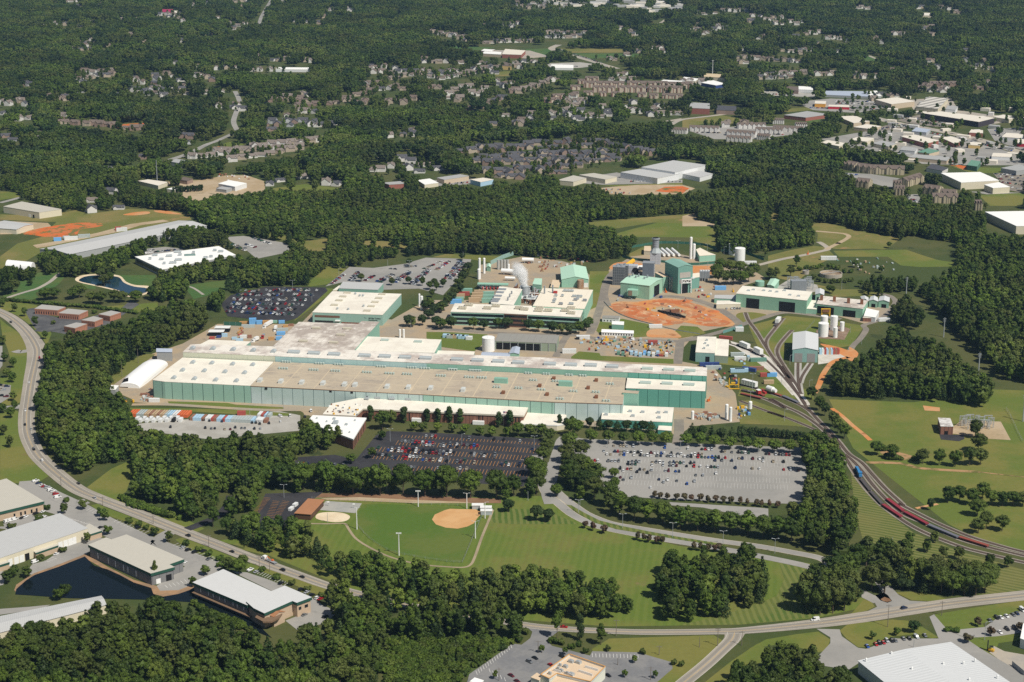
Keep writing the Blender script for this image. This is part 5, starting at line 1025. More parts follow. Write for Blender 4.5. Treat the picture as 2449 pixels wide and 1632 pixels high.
for(where,roofc,wallc),L_ in byrow.items():
 L_.sort()
 for k,(a,b_,v)in enumerate(L_):
  p=g(a,b_);i=random.randrange(4);s=(b_-HOR)*.00204
  w1=where
  while len(w1.split())>8 and " the " in w1:w1=w1.replace(" the "," ",1)
  o=thing("house",f"{wallc} house with {roofc} roof, {('first','second','third','fourth','fifth','sixth','seventh','eighth','ninth','tenth','eleventh','twelfth','thirteenth','fourteenth','fifteenth')[min(k,14)]} from left {w1}" if len(L_)>1 else f"{wallc} walled house with {roofc} roof {where}","house",(p.x,p.y,0),"houses "+where)
  o.rotation_euler=(0,0,random.choice((0,.3,-.3,1.57,1.9,1.2,3.14))+random.uniform(-.15,.15));sc_=random.uniform(.85,1.12);o.scale=(sc_,sc_,sc_)
  for nm,me_ in zip(("wall","roof"),hmesh(i,v[0],v[1])):
   c=bpy.data.objects.new(nm,me_);C.objects.link(c);c.parent=o
  open_round(a,b_,8.2*s,7.5*s,2.5*s)
b=MB();mats_=[SID_W,SHINGB,SHINGT,SHING,SID_T]
for a,b_,st,where in REST:
 p=g(a,b_);rd=random.uniform(-.4,.4)+random.choice((0,1.57));(w1,r1,_),_q=HP[random.randrange(4)];s=(b_-HOR)*.00204
 ca,sa=math.cos(rd),math.sin(rd)
 for src,mi_ in((w1,random.choice((0,0,4))),(r1,random.choice((1,2,3)))):
  b.cur=mi_;b.add([(p.x+q.x*ca-q.y*sa,p.y+q.x*sa+q.y*ca,q.z)for q in src.v],src.f)
 open_round(a,b_,8*s,7*s,3*s)
tag(b.build("distant_houses",SID_W,None,mats_),"tiny pale houses scattered through the farthest woods","houses",None,'stuff')
def long_house(lab,fr,c,depth,h,rise,wm,rm,cat="apartment block",nm="apartment_block",gables=4):
 a,b2=gp(fr,*c);d=(b2-a).normalized();n=Vector((-d.y,d.x,0))
 P=[a,b2,b2+n*depth,a+n*depth]
 o,P2=gable(nm,lab,cat,[(p.x,p.y,0)for p in P],None,h,rise,0,wm,rm)if False else(None,None)
 c_=(P[0]+P[1]+P[2]+P[3])/4;root=thing(nm,lab,cat,(c_.x,c_.y,0))
 w_,rf,wi=MB(),MB(),MB();L=(b2-a).length;rot=math.atan2(d.y,d.x)
 w_.prism(P,-.4,h,False);R0,R1=(P[0]+P[3])/2,(P[1]+P[2])/2
 w_.add([(*P[3][:2],h),(*P[0][:2],h),(*R0[:2],h+rise)],[(0,1,2)]);w_.add([(*P[1][:2],h),(*P[2][:2],h),(*R1[:2],h+rise)],[(0,1,2)])
 for q,r_,t1,t0,s_ in((P[0],P[1],R1,R0,-1),(P[2],P[3],R0,R1,1)):
  o_=n*s_*.6;rf.add([(*(q+o_)[:2],h-.1),(*(r_+o_)[:2],h-.1),(*t1[:2],h+rise+.1),(*t0[:2],h+rise+.1)],[(0,1,2,3)])
 for k in range(gables):
  q=a+d*L*(k+.5)/gables;w1=min(4.0,L/gables*.3);f0,f1=q-d*w1-n*1.2,q+d*w1-n*1.2
  w_.prism([f0,f1,f1+n*3,f0+n*3],-.4,h,False);w_.add([(*f0[:2],h),(*f1[:2],h),(*(q-n*1.2)[:2],h+rise*.8)],[(0,1,2)])
  m_=q+n*depth*.4
  rf.add([(*(f1-n*.4)[:2],h),(*(f1+n*4)[:2],h),(*m_[:2],h+rise*.8+.15),(*(q-n*1.6)[:2],h+rise*.8+.15)],[(0,1,2,3)]);rf.add([(*(f0-n*.4)[:2],h),(*(q-n*1.6)[:2],h+rise*.8+.15),(*m_[:2],h+rise*.8+.15),(*(f0+n*4)[:2],h)],[(0,1,2,3)])
 for z in np.arange(1.2,h-1.2,3):
  for k in range(int(L/4)):
   q=a+d*(k+.5)*4-n*.04;wi.box((q.x,q.y,z),1.5,.14,1.5,rot)
 w_.build("wall",wm,root);rf.build("roof",rm,root)
 for q in px(fr,*c):keep_open([(q[0]-4,q[1]+4),(q[0]+4,q[1]+4),(q[0]+4,q[1]-22),(q[0]-4,q[1]-22)])
 (x0,y0),(x1,y1)=px(fr,*c);keep_open([(x0,y0+3),(x1,y1+3),(x1,y1-20),(x0,y0-20)])
for i,c in enumerate(((1670,605,1950,608),(1970,605,2250,608),(1730,638,1890,640),(1905,638,2100,640),(2110,638,2352,642),(2240,612,2420,615))):
 long_house(("back left","back middle","front left","front middle","front right","back right")[i]+" red trimmed cream block of the long apartment terrace",'B',c,16,9,3.5,uvmat("apartment_wall",(.58,.5,.4),joint=6,jw=1.8,jc=(.3,.17,.13),stain=.06),SHINGB,gables=5)
for i,c in enumerate(((1400,712,1510,708),(1460,685,1545,682),(1580,668,1640,668),(1670,662,1740,662),(1780,665,1830,665),(1860,668,1920,668),(2040,670,2100,672),(2120,680,2180,682),(2210,680,2352,684),(1580,622,1650,622),(1680,560,1770,562),(1630,580,1680,580))):
 long_house(f"low brown roofed apartment house, {('first','second','third','fourth','fifth','sixth','seventh','eighth','ninth','tenth','eleventh','twelfth')[i]} of those round the long terrace",'B',c,14,6,3.2,uvmat("apartment_wall",None),SHINGB,gables=2)
for i,c in enumerate(((45,905,250,912),(380,888,575,888),(300,935,500,948),(500,918,690,925),(620,905,830,915),(300,975,470,985),(510,962,600,970),(620,855,700,857),(780,885,860,885),(-80,920,30,925))):
 long_house(f"white gabled townhouse row, {('far left', 'back middle', 'centre left', 'centre', 'back right', 'front left', 'front middle', 'small rear', 'grey rear', 'edge')[i]} of the townhouse estate",'Cc',c,12,6,3.6,SID_W,SHINGB,"townhouse row","townhouse_row",6)
for i,c in enumerate(((1100,1165,1180,1180),(1190,1185,1305,1200),(1310,1200,1530,1208),(1550,1290,1665,1255),(1650,1335,1760,1350),(1720,1400,1900,1405),(1190,1290,1280,1300),(1460,1345,1530,1348),(1450,1308,1510,1310),(2010,1450,2065,1450),(1770,1370,1880,1378))):
 long_house(f"tan apartment block, {('far left', 'second', 'long middle', 'corner', 'lower middle', 'lower right', 'left half hidden', 'low front', 'small', 'lone hut like', 'rear')[i]} one of the hillside blocks",'Cc',c,16,8.5,4,uvmat("hill_apartment_wall",(.5,.43,.3),joint=4,jw=1.4,jc=(.2,.18,.14),stain=.06),SHINGB,gables=3)
TANW=uvmat("shop_tan",(.55,.45,.33),stain=.08);REDW=uvmat("shop_brick",(.34,.13,.1),stain=.1);CRF=uvmat("shop_cream_roof",(.76,.7,.6),stain=.1);GRF=uvmat("shop_grey_roof",(.4,.4,.39),stain=.1)
for lab,fr,c,h,wm,rm in(("pale grey mill warehouse with a long ridge by the bare red lot",'B',(2070,1155,2300,1190,2520,1140,2290,1108),11,WHITE_W,GREY_ROOF),("lower pale warehouse in front of the mill",'B',(1925,1190,2180,1232,2330,1200,2100,1160),8,WHITE_W,GREY_ROOF),("low beige roofed shed, inner of the pair by the mill",'B',(1640,1208,1820,1240,1900,1222,1740,1196),6,CREAM_W,BEIGE_ROOF),("low beige roofed shed, outer of the pair by the mill",'B',(1490,1245,1600,1256,1690,1230,1600,1212),6,CREAM_W,BEIGE_ROOF),("white roofed annex beside the mill warehouse",'Cc',(0,1200,120,1225,210,1200,90,1172),6,WHITE_W,GREY_ROOF),("brick shop with a grey roof among the small shops",'B',(285,1262,330,1275,448,1268,410,1252),6,REDW,GRF),("white roofed low shop among the small shops",'B',(525,1245,575,1275,670,1262,610,1234),5,CREAM_W,BR_ROOF),("long brown fronted shop among the small shops",'B',(660,1228,710,1242,880,1215,820,1204),6,TANW,GRF),("blue fronted shop at the end of the small shops",'B',(890,1240,960,1258,1050,1240,980,1228),6,LBLU,CRF),("pale roofed shed at the far corner of the sandy yard",'A',(950,1250,1090,1282,1160,1258,1020,1240),5,CREAM_W,CRF),("cream roofed garage in the sandy yard",'A',(1505,1268,1620,1290,1700,1266,1580,1245),6,WHITE_W,BR_ROOF),("yellow walled long low store beside the sandy yard",'A',(1150,1305,1200,1312,1280,1298,1210,1290),4,CREAM_W,BR_ROOF),("small grey roofed shed before the cream garage",'A',(1490,1302,1560,1312,1600,1298,1530,1288),4,GREY_W,GRF),("brown hipped hall beside the sandy yard",'A',(1230,1240,1290,1250,1330,1236,1270,1222),5,SID_B,SHINGB),("grey metal shed beside the country road",'A',(1180,1118,1250,1130,1290,1108,1210,1098),6,GREY_W,GRF),("white box store with a broad cream roof at the right edge",'Cc',(1780,1195,1920,1260,2180,1245,2050,1188),10,CREAM_W,BR_ROOF),("lower front wing of the white box store",'Cc',(2080,1275,2140,1298,2255,1290,2180,1258),8,CREAM_W,BR_ROOF),("huge white roofed depot cut by the right edge",'Cc',(2085,1462,2300,1560,2700,1560,2700,1450),10,CREAM_W,BR_ROOF),("black fronted shopping arcade with a cream roof",'Cc',(1640,780,2040,842,2150,815,1780,770),9,uvmat("arcade_front",(.06,.05,.06),stain=.1),CRF),("cream roofed supermarket beside the busy car park",'Cc',(1330,688,1440,720,1600,700,1480,672),9,TANW,CRF),("barrel roofed grey store behind the supermarket",'Cc',(1610,735,1760,752,1830,680,1700,668),8,CREAM_W,uvmat("barrel_shade_roof",(.5,.47,.42),rib=16,ra=.4,stain=.06)),("low white roofed store before the barrel roofed store",'Cc',(1600,745,1690,752,1730,736,1640,728),5,TANW,CRF),("blue grey self storage row with many doors",'Cc',(975,655,1290,668,1270,632,990,628),4,GREY_W,BLUE_ROOF),("narrow white storage shed, inner of the pair beside the storage rows",'Cc',(1290,664,1320,666,1300,632,1270,630),4,GREY_W,BR_ROOF),("narrow white storage shed, outer of the pair beside the storage rows",'Cc',(1345,664,1370,662,1340,628,1315,628),4,GREY_W,BR_ROOF),("white hall behind the field of the storage rows",'Cc',(800,618,900,622,895,600,800,596),6,WHITE_W,BR_ROOF),("brown church hall beside the white hall",'Cc',(715,622,800,628,800,600,720,596),6,SID_B,SHINGB),("orange fronted shop at the busy car park",'Cc',(912,715,985,718,990,700,915,698),6,uvmat("orange_front",(.72,.36,.06),stain=.06),CRF),("red canopied fuel stop in the car park",'Cc',(1005,735,1150,740,1150,728,1010,724),4.5,uvmat("red_front",(.5,.03,.05),stain=.06),CRF),("long brick strip mall with a grey roof",'Cc',(700,795,850,812,1010,790,860,768),6,REDW,GRF),("cream roofed store beside the boulevard",'Cc',(1070,805,1180,850,1290,838,1190,800),6,TANW,CRF),("tan flat store below the cream roofed store",'Cc',(1180,878,1290,890,1370,872,1270,858),5,TANW,CRF),("white flat warehouse at the near edge of the shops",'Cc',(955,985,1080,1010,1140,992,1000,968),5,CREAM_W,CRF),("yellow walled shop behind the white flat warehouse",'Cc',(1150,965,1270,978,1320,955,1210,945),5,CREAM_W,CRF),("beige shed with a grey roof left of the brick store",'Cc',(1310,990,1420,1012,1475,992,1370,970),5,CREAM_W,GRF),("brick store with a wide cream roof",'Cc',(1515,945,1680,990,1765,970,1600,930),7,REDW,CRF),("brick store with a cream roof nearest the boulevard",'Cc',(1780,950,1870,990,1940,972,1850,942),6,REDW,CRF),("white metal shed in the yard of the brick stores",'Cc',(1500,1035,1600,1045,1620,1022,1520,1012),5,WHITE_W,GRF),("green roofed tan shop in the yard of the brick stores",'Cc',(1620,1050,1700,1060,1770,1042,1690,1025),5,TANW,uvmat("shop_green_roof",(.15,.3,.22),stain=.1)),("long tan strip shops along the side street",'Cc',(1560,1085,1820,1110,1850,1085,1600,1065),5,TANW,GRF),("yellow fast food house beside the boulevard",'Cc',(1970,1000,2050,1005,2060,985,1985,980),5,uvmat("yellow_front",(.7,.5,.2),stain=.06),CRF),("red brick shop across the boulevard",'Cc',(1975,915,2070,920,2070,900,1990,895),6,REDW,CRF),("white and red diner with a striped front",'Cc',(2130,1080,2265,1085,2270,1062,2140,1056),5,WHITE_W,CRF),("green shed in the lot below the strip shops",'Cc',(1960,1140,2030,1150,2055,1115,1990,1105),7,uvmat("dk_green_wall",(.1,.2,.15),stain=.1),uvmat("shop_green_roof",None)),("dark grey warehouse at the right edge",'Cc',(2195,1160,2300,1180,2420,1165,2320,1135),6,GREY_W,GRF),("grey hipped funeral home below the strip shops",'Cc',(1680,1160,1790,1180,1830,1160,1720,1130),5,SID_W,SHING),("blue roofed shop by the boulevard",'Cc',(1580,905,1680,915,1710,895,1610,880),5,SID_G,BLUE_ROOF),("white metal hall behind the arcade",'Cc',(1810,755,1880,760,1900,735,1830,730),6,WHITE_W,GRF),("cream store behind the arcade",'Cc',(2140,808,2250,825,2320,808,2210,792),6,CREAM_W,CRF),("pale shop at the far end of the arcade",'Cc',(2235,745,2300,750,2300,732,2240,730),5,CREAM_W,CRF),("low car dealer with red canopy at the right edge",'Cc',(2305,990,2400,995,2400,965,2310,960),5,uvmat("red_front",None),CRF),("white service garage at the right edge",'Cc',(2200,945,2330,955,2350,925,2230,918),5,WHITE_W,CRF),("brick church with a dark roof and white gable",'Cc',(235,760,370,765,372,735,240,728),7,SID_B,SHING),("two storey brick college block behind the church",'Cc',(45,745,188,752,188,715,60,708),10,REDW,GRF),("school building with cream roof in the far fields",'B',(1110,375,1240,380,1270,350,1130,340),8,REDW,CRF),("second school wing with a white roof",'B',(960,370,1100,378,1105,362,1000,352),6,TANW,BR_ROOF),("white roofed gymnasium beside the school",'B',(965,352,1030,356,1060,345,985,340),7,SID_B,BR_ROOF),("yellow sided house under construction below the school",'B',(1110,455,1175,458,1175,435,1115,430),8,uvmat("yellow_front",None),SHINGB),("white car showroom beside the highway",'B',(1440,470,1600,472,1600,450,1450,446),4,WHITE_W,BR_ROOF),("cream hall below the tall white mast",'Cc',(148,530,300,540,300,516,150,508),7,CREAM_W,uvmat("cream_hall_roof",(.62,.5,.32),stain=.08)),("blue fronted white roofed store by the highway",'Cc',(130,572,230,590,300,580,200,552),6,DBLU,BR_ROOF),("white flat store at the highway corner",'Cc',(0,555,90,560,115,545,10,532),5,CREAM_W,BR_ROOF),("white rooftop plant store beside the apartment terrace",'B',(2180,575,2330,590,2352,560,2220,552),6,WHITE_W,BR_ROOF),("far long pale roof in the wood",'A',(1900,480,2135,482,2138,468,1910,466),5,WHITE_W,BR_ROOF),("far building with a magenta roof in the wood",'A',(1118,85,1200,88,1190,66,1120,66),6,SID_W,flat("magenta_roof",(.4,.03,.1))),("far white annex beside the magenta roof",'A',(1200,90,1255,92,1255,78,1200,76),5,SID_W,CRF),("far cream depot at the top of the wood",'Cc',(1635,108,1740,110,1745,92,1640,90),6,CREAM_W,CRF)):  # barrel roof is flat; light and shade of its curves banded into colour
 block("commercial_building",lab,"building",fr,c,h,wm,rm,fas=None,rh=.5)
 q=px(fr,*c);x0,x1=min(p[0]for p in q),max(p[0]for p in q);y0,y1=min(p[1]for p in q),max(p[1]for p in q)
 s=(y1-HOR)*.00204;keep_open([(x0,y0-1),(x1,y0-1),(x1,y1+h*s+1),(x0,y1+h*s+1)])
rt=random.Random(9);bl=MB()
for i in range(64):
 a=rt.uniform(2000,2352);b_=rt.uniform(10,90)
 if rt.random()<.4:a=rt.uniform(1340,2060);b_=rt.uniform(8,50)
 q=px('B',a,b_)[0];p=g(*q);sx=rt.uniform(12,38);bl.cur=rt.choice((0,1,1,2,2));bl.box((p.x,p.y,0),sx,rt.uniform(10,24),rt.uniform(4,7),rt.uniform(-.3,.3));s=(q[1]-HOR)*.00204;_open_round(q[0],q[1],sx*.5*s,6*s,3*s)
FC=np.array([(sum(q[0]for q in P)/len(P),sum(q[1]for q in P)/len(P))for P in FOOT]);TP=[]
ZT=px('Cc',830,700,1330,685,1500,740,1640,800,2353,830,2353,1120,1700,1130,1500,1060,1180,1050,960,1000,1280,890,1050,790)
while len(TP)<46:
 a,b_=rt.uniform(2110,2449),rt.uniform(236,392);p=g(a,b_)
 if np.hypot(FC[:,0]-p.x,FC[:,1]-p.y).min()>30:TP.append(p);FC=np.vstack([FC,[(p.x,p.y)]]);bl.cur=rt.choice((0,1,1,2,2));bl.box((p.x,p.y,0),rt.uniform(8,22),rt.uniform(8,14),rt.uniform(3.5,5.5),rt.choice((-.5,-.4,.2)))
tag(bl.build("distant_town",SID_W,None,[SID_W,CRF,GRF]),"pale shops of the distant town along the top edge","town",None,'stuff')
LEAF=leafmat("broad_leaves",(.034,.062,.01),(.092,.138,.018),(.125,.132,.036),.4)
LEAFY=leafmat("yellow_green_leaves",(.06,.105,.014),(.12,.172,.021),(.15,.17,.035),.3)
PINE=leafmat("needle_leaves",(.021,.044,.0105),(.052,.085,.018),(.065,.085,.033),.3)
RED=leafmat("bronze_leaves",(.06,.055,.025),(.1,.075,.04),(.14,.07,.05),.5)
BARK=flat("bark",(.11,.085,.06),.9,var=.3)
def leaf_faces(V,F,cen,R,n,size,r,ctr,up=.25,squash=1.0):
 """n leaf clumps over a lobe"""
 d=r.normal(size=(n,3));d[:,2]+=up;d/=np.linalg.norm(d,axis=1)[:,None]
 p=cen+d*R*r.uniform(.8,1.12,(n,1))*np.array((1,1,squash))
 nrm=d+r.normal(size=(n,3))*.3;nrm/=np.linalg.norm(nrm,axis=1)[:,None]
 a=np.cross(nrm,r.normal(size=(n,3)));a/=np.linalg.norm(a,axis=1)[:,None]
 b=np.cross(nrm,a)
 s=size*r.uniform(.55,1.25,(n,1));s2=s*r.uniform(.6,1.0,(n,1))
 k=sum(len(q)for q in V)
 V.append(np.stack([p-a*s-b*s2*.3,p+b*s2-a*.2*s,p+a*s+b*s2*.25,p-b*s2+a*.15*s],1).reshape(-1,3))
 F.append(np.arange(4*n).reshape(n,4)+k)
ICO=None
def core(V,F,cen,R,r,squash=1.0):  # added solid inside the leaves; blocks light so the gaps stay dark
 global ICO
 if ICO is None:
  bm=bmesh.new();bmesh.ops.create_icosphere(bm,subdivisions=1,radius=1)
  ICO=(np.array([v.co[:]for v in bm.verts]),[[v.index for v in f.verts]for f in bm.faces]);bm.free()
 k=sum(len(q)for q in V)
 V.append(cen+ICO[0]*R*np.array((1,1,squash))*r.uniform(.85,1.1,(len(ICO[0]),1)))
 F.append([[i+k for i in f]for f in ICO[1]])
def crown_geo(kind,H,Wd,seed,dens=1.0,leaf=.62,V=None,F=None,at=(0,0,0)):
 r=np.random.default_rng(seed);V=[]if V is None else V;F=[]if F is None else F
 at=np.array(at,float);R=Wd/2
 if kind=='cone':
  n=9
  for i in range(n):
   f=(i+.3)/n;z=H*(.12+.86*f);rr=R*(1-f)**.8+.25
   m=max(1,int(5*(1-f)+1))
   for k in range(m):
    a=2*math.pi*(k/m+r.random()*.3)+i
    q=0 if m==1 else rr*.62
    leaf_faces(V,F,at+np.array((q*math.cos(a),q*math.sin(a),z)),rr*.5+.2,int(34*dens),leaf*.85,r,at,.1,.75)
  core(V,F,at+np.array((0,0,H*.42)),R*.55,r,H/Wd*.75)
  return V,F
 lo=.22 if kind!='wood' else.04
 if kind=='tall':lo=.2
 if kind=='bush':lo=.0
 if kind=='column':lo=.06
 n={'oak':36,'tall':30,'wood':32,'bush':11,'column':16,'small':13,'far':10}[kind]
 zc,hz=H*(1+lo)/2,H*(1-lo)/2
 for i in range(n):
  d=r.normal(size=3);d/=np.linalg.norm(d)
  if kind in('oak','wood','tall','far')and i<n*.4:d[2]=abs(d[2])
  rad=r.uniform(.5,.74)
  lr=R*(r.uniform(.17,.36)if kind in('oak','tall','wood')else r.uniform(.24,.42))
  if kind=='column':lr=R*r.uniform(.5,.62);rad*=.8
  zz=d[2]*(hz-lr*.8)
  taper=1.0
  if kind in('tall','column')and zz>0:taper=max(.25,1-.75*zz/hz)
  c=at+np.array((d[0]*R*rad*taper,d[1]*R*rad*taper,zc+zz*(.95 if kind!='oak' else.9)))
  leaf_faces(V,F,c,lr,int((44 if kind not in('far',)else 22)*dens*(1.2 if lr>R*.4 else.85)),leaf,r,at,.3,.85)
  core(V,F,c,lr*.8,r,.8)
 core(V,F,at+np.array((0,0,zc)),R*.6,r,(hz/R)*.95)
 return V,F
def crown_mesh(name,VF,m):
 V,F=VF;v=np.concatenate(V);f=[list(q)for a in F for q in(a.tolist()if hasattr(a,'tolist')else a)]
 me=bpy.data.meshes.new(name);me.from_pydata(v.tolist(),[],f);me.materials.append(m);me.update();return me
def trunk_mesh(name,H,r0,seed,limbs=4,Wd=8.0):
 r=random.Random(seed);b=MB()
 b.tube((0,0,-.3),(r.uniform(-.2,.2),r.uniform(-.2,.2),H*.4),r0,7,r0*.7)
 b.tube((0,0,H*.38),(r.uniform(-.5,.5),r.uniform(-.5,.5),H*.75),r0*.7,6,r0*.25)
 for i in range(limbs):
  a=2*math.pi*i/max(limbs,1)+r.random();z=H*r.uniform(.25,.45)
  b.tube((0,0,z),(math.cos(a)*Wd*.3,math.sin(a)*Wd*.3,z+H*.22),r0*.4,5,r0*.12)
 me=bpy.data.meshes.new(name);me.from_pydata([tuple(p)for p in b.v],[],b.f);me.materials.append(BARK);me.update();return me
KIND={}
def reg(k,kind,H,Wd,seeds,m,r0=.35,limbs=4,dens=1.0,leaf=.52):
 KIND[k]=[(crown_mesh("crown",crown_geo(kind,H,Wd,s,dens,leaf),m),trunk_mesh("trunk",H,r0,s,limbs,Wd),H,Wd)for s in seeds]
reg('oak','oak',18,17,(1,2,3,4),LEAF,.4)
reg('oak_y','oak',16,15,(5,6),LEAFY,.35)
reg('tall','tall',22,11.5,(7,8,9),LEAF,.35)
reg('tall_y','tall',22,11,(10,11),LEAFY,.3)
reg('pine','cone',18,8,(12,13),PINE,.3,0)
reg('dark','oak',12,12,(14,15),PINE,.3)
reg('column','column',14,6.2,(16,17),PINE,.25,0)
reg('myrtle','small',6.5,5.5,(18,19),RED,.12,4,1.0,.42)
reg('small','small',8,6.5,(20,21),LEAF,.16,3,1.0,.48)
reg('small_y','small',7,6,(22,),LEAFY,.14,3,1.0,.45)
reg('bush','bush',3.2,4.2,(23,24),LEAF,.08,3,.9,.38)
reg('bush_r','bush',3.2,4.0,(25,),RED,.08,3,.9,.38)
TREES=[]
NIND={'tree':0}
def tree(kind,x,y,h=None,wdt=None,label='tree',cat='tree',group=None,name=None,z=0.0):
 cm,tm,H,Wd=KIND[kind][random.randrange(len(KIND[kind]))]
 name=name or{'pine':'conifer_tree','column':'evergreen_tree','dark':'evergreen_tree','myrtle':'ornamental_tree','small':'young_tree','small_y':'young_tree','bush':'shrub','bush_r':'shrub'}.get(kind,'broadleaf_tree')
 if cat=='tree' and name=='shrub':cat='shrub'
 if cat=='tree' and name=='conifer_tree':cat='conifer'
 o=thing(name,label,cat,(x,y,z),group)
 h=h or H*random.uniform(.9,1.1);wdt=wdt or Wd*h/H*random.uniform(.92,1.08)
 o.scale=(wdt/Wd,wdt/Wd,h/H);o.rotation_euler=(0,0,random.uniform(0,6.28))
 for nm,me in(("crown",cm),("trunk",tm)):
  c=bpy.data.objects.new(nm,me);C.objects.link(c);c.parent=o
 NIND[cat]=NIND.get(cat,0)+1
 return o
ORD="first second third fourth fifth sixth seventh eighth ninth tenth eleventh twelfth thirteenth fourteenth fifteenth sixteenth seventeenth eighteenth nineteenth twentieth".split()
def ordn(i):
 if i<20:return ORD[i]
 n=i+1;return f"{n}{'th' if 10 <= n % 100 <= 20 else {1: 'st', 2: 'nd', 3: 'rd'}.get(n % 10, 'th')}"
SINGLE=[]
def trees_at(kind,fr,coords,h,wd,desc,where,group):
 """single trees standing at the seen feet; labels count from the left of the row"""
 P=px(fr,*coords);order=sorted(range(len(P)),key=lambda i:P[i][0])
 for k,i in enumerate(order):
  p=g(*P[i]);w1=where
  while len((desc+' '+w1).split())>12 and ' the ' in w1:w1=w1.replace(' the ',' ',1)
  lab=f"{desc}, {ordn(k)} from left {w1}" if len(P)>1 else f"{desc} {where}"
  tree(kind if isinstance(kind,str)else kind[k%len(kind)],p.x,p.y,h*random.uniform(.9,1.1),wd*random.uniform(.9,1.12),lab,'tree',group)
def row(fr,x0,y0,x1,y1,n):
 return[c for i in range(n)for c in(x0+(x1-x0)*i/max(n-1,1)+random.uniform(-4,4),y0+(y1-y0)*i/max(n-1,1)+random.uniform(-3,3))]
G1="large trees along the ball field and car park"
trees_at(('oak','oak_y'),'O',[480,275,690,285,940,320,1190,330,1400,320,1600,340,1800,345,2020,350,2260,360],24,22,"big round shade tree","between the ball field and the black car park",G1)
trees_at('oak','O',[130,250,300,270,580,250,830,275,1080,290],21,19,"dense shade tree","behind the brown shelter roof and its lamp posts",G1)
trees_at(('dark',),'P',[60,480,320,560,430,570],11,11,"dark broad magnolia","at the corner of the lawn by the entrance drive","dark magnolias beside the boulevard")
trees_at('oak_y','P',[500,340],11,10,"lone leafy tree on an island","in the grey drive beside the black car park",None)
trees_at(('oak','oak_y'),'P',[110,330,320,320,340,230,290,150],18,15,"full green tree","in the belt at the edge of the black car park",G1)
trees_at(('oak',),'P',[620,230,760,290,850,370,980,430,700,150,860,240],19,19,"spreading tree","between the drive and the grey car park","trees around the grey car park")
trees_at(('tall_y','oak'),'P',[1080,520,1220,560,1345,580,1480,590,1640,640,1800,655,1960,670,2110,680,2260,700,2400,720,2530,740,2660,760],18,16,"street tree casting shade on the drive","in the row along the boulevard","row of trees along the boulevard")
trees_at('oak','P',[1100,455,1250,480],13,12,"round tree","behind the boulevard row near the crape myrtles","trees around the grey car park")
trees_at('oak_y','P',[1030,175,1040,265],9,9.5,"leafy island tree","within the grey car park","trees around the grey car park")
trees_at('myrtle','P',[1400,350,1455,360,1520,368,1605,375,1680,380,1745,382,1825,385,1895,392,1965,395,2035,402,2105,405,2190,412,2258,420,2335,428,2390,435,2460,440,2530,445],6.2,5.2,"small bronze crape myrtle","in the row along the grey car park","crape myrtles along the grey car park")
trees_at('myrtle','P',[765,630,840,650,940,680],6.8,5.4,"thin bronze ornamental tree","in the first group beside the lawn","ornamental trees beside the boulevard")
trees_at('myrtle','P',[1245,740,1310,755,1350,762,1425,775,1470,780],6.8,4.8,"thin bronze ornamental tree","in the middle group beside the lawn","ornamental trees beside the boulevard")
trees_at('myrtle','P',[1770,830,1830,838,1890,842,1960,848,2000,850],6.8,5.2,"thin bronze ornamental tree","in the last group beside the oval wood","ornamental trees beside the boulevard")
trees_at('oak_y','L',[320,1080,760,1095,1010,1100,1190,1100,1320,1110,1450,1115,1600,1135,1745,1140,1860,1160,2005,1165,2140,1170,2270,1150],12,12,"young street tree","along the far edge of the grey car park","trees around the grey car park")
trees_at('oak','L',[480,1085,620,1090,880,1100],12,12,"dense round tree","before the green walled annex","trees around the grey car park")
trees_at(('dark','pine'),'L',[310,940,400,950,480,960,560,965,650,970,730,975,800,975,870,980],10,9,"dark evergreen","in the screen before the green walled annex","evergreens before the annex")
trees_at(('column',),'L',[30,940,90,950,145,955],12,5,"dark columnar evergreen","beside the green factory wall","columnar evergreens")
trees_at(('pine','dark'),'L',[1250,1010,1340,1040,1430,1050,1520,1060,1610,1065,1700,1070,1790,1080],13,9,"dark conifer","in the screen before the gas bottles","conifers before the rail sidings")
trees_at('column','L',[1700+i*34 for i in range(0)]or row('L',1680,1000,2340,1060,22),8,4,"narrow dark conifer","in the hedge row beside the rail sidings","conifers before the rail sidings")
trees_at('column','K',[330,800,640,815,850,810,950,812,1055,815,1155,820,1510,855,1610,850],14,7,"dark columnar magnolia","against the brick office front","columnar magnolias at the brick offices")
trees_at('oak','K',[440,880,520,860],17,13,"big dark tree","in the corner of the brick office court","trees of the office court")
trees_at(('small_y','small'),'K',[735,890,820,895,945,905,1085,905,1200,915,1340,930,1450,940,1590,940],9,8.5,"small green tree","in the strip before the brick offices","small trees along the black car park")
trees_at(('small',),'K',[435,975,340,1140,150,1190],9,8.5,"small island tree","at the near end of the black car park","small trees along the black car park")
trees_at(('oak',),'K',[1690,940,1800,945,1900,950,1980,990,1950,1090,1920,1180,1880,1290],13,13,"leafy tree","along the drive end of the black car park","trees at the drive end of the black car park")
trees_at(('oak','oak_y'),'K',[2200,940,2160,1070,2140,1180,2260,1140,2180,1400,2300,1300],15,16,"leafy tree","on the grass between the two car parks","trees around the grey car park")
trees_at('small','K',[2040,1490],9,8,"small round tree by the kerb","of the drive below the two car parks",None)
trees_at('oak','M',[1000,880,1140,920,1420,960,1570,975],13,12,"open crowned tree","in the row across the green field","trees across the green field")
trees_at('oak','M',[1720,985,1850,975,1950,970,1900,720,1930,850],15,14,"dark full tree","in the clump before the substation","trees across the green field")
trees_at('dark','M',[1490,1385],9,6.2,"single egg shaped evergreen","alone in the field beside the tracks",None)
trees_at('oak','M',[1650,1320,1760,1310,1880,1340,1920,1440,1970,1290,2060,1345,2150,1350,2250,1350,2340,1350,2000,1560,2150,1580,1930,1600],13,13,"dark round tree","in the clump at the field edge","trees at the field edge")
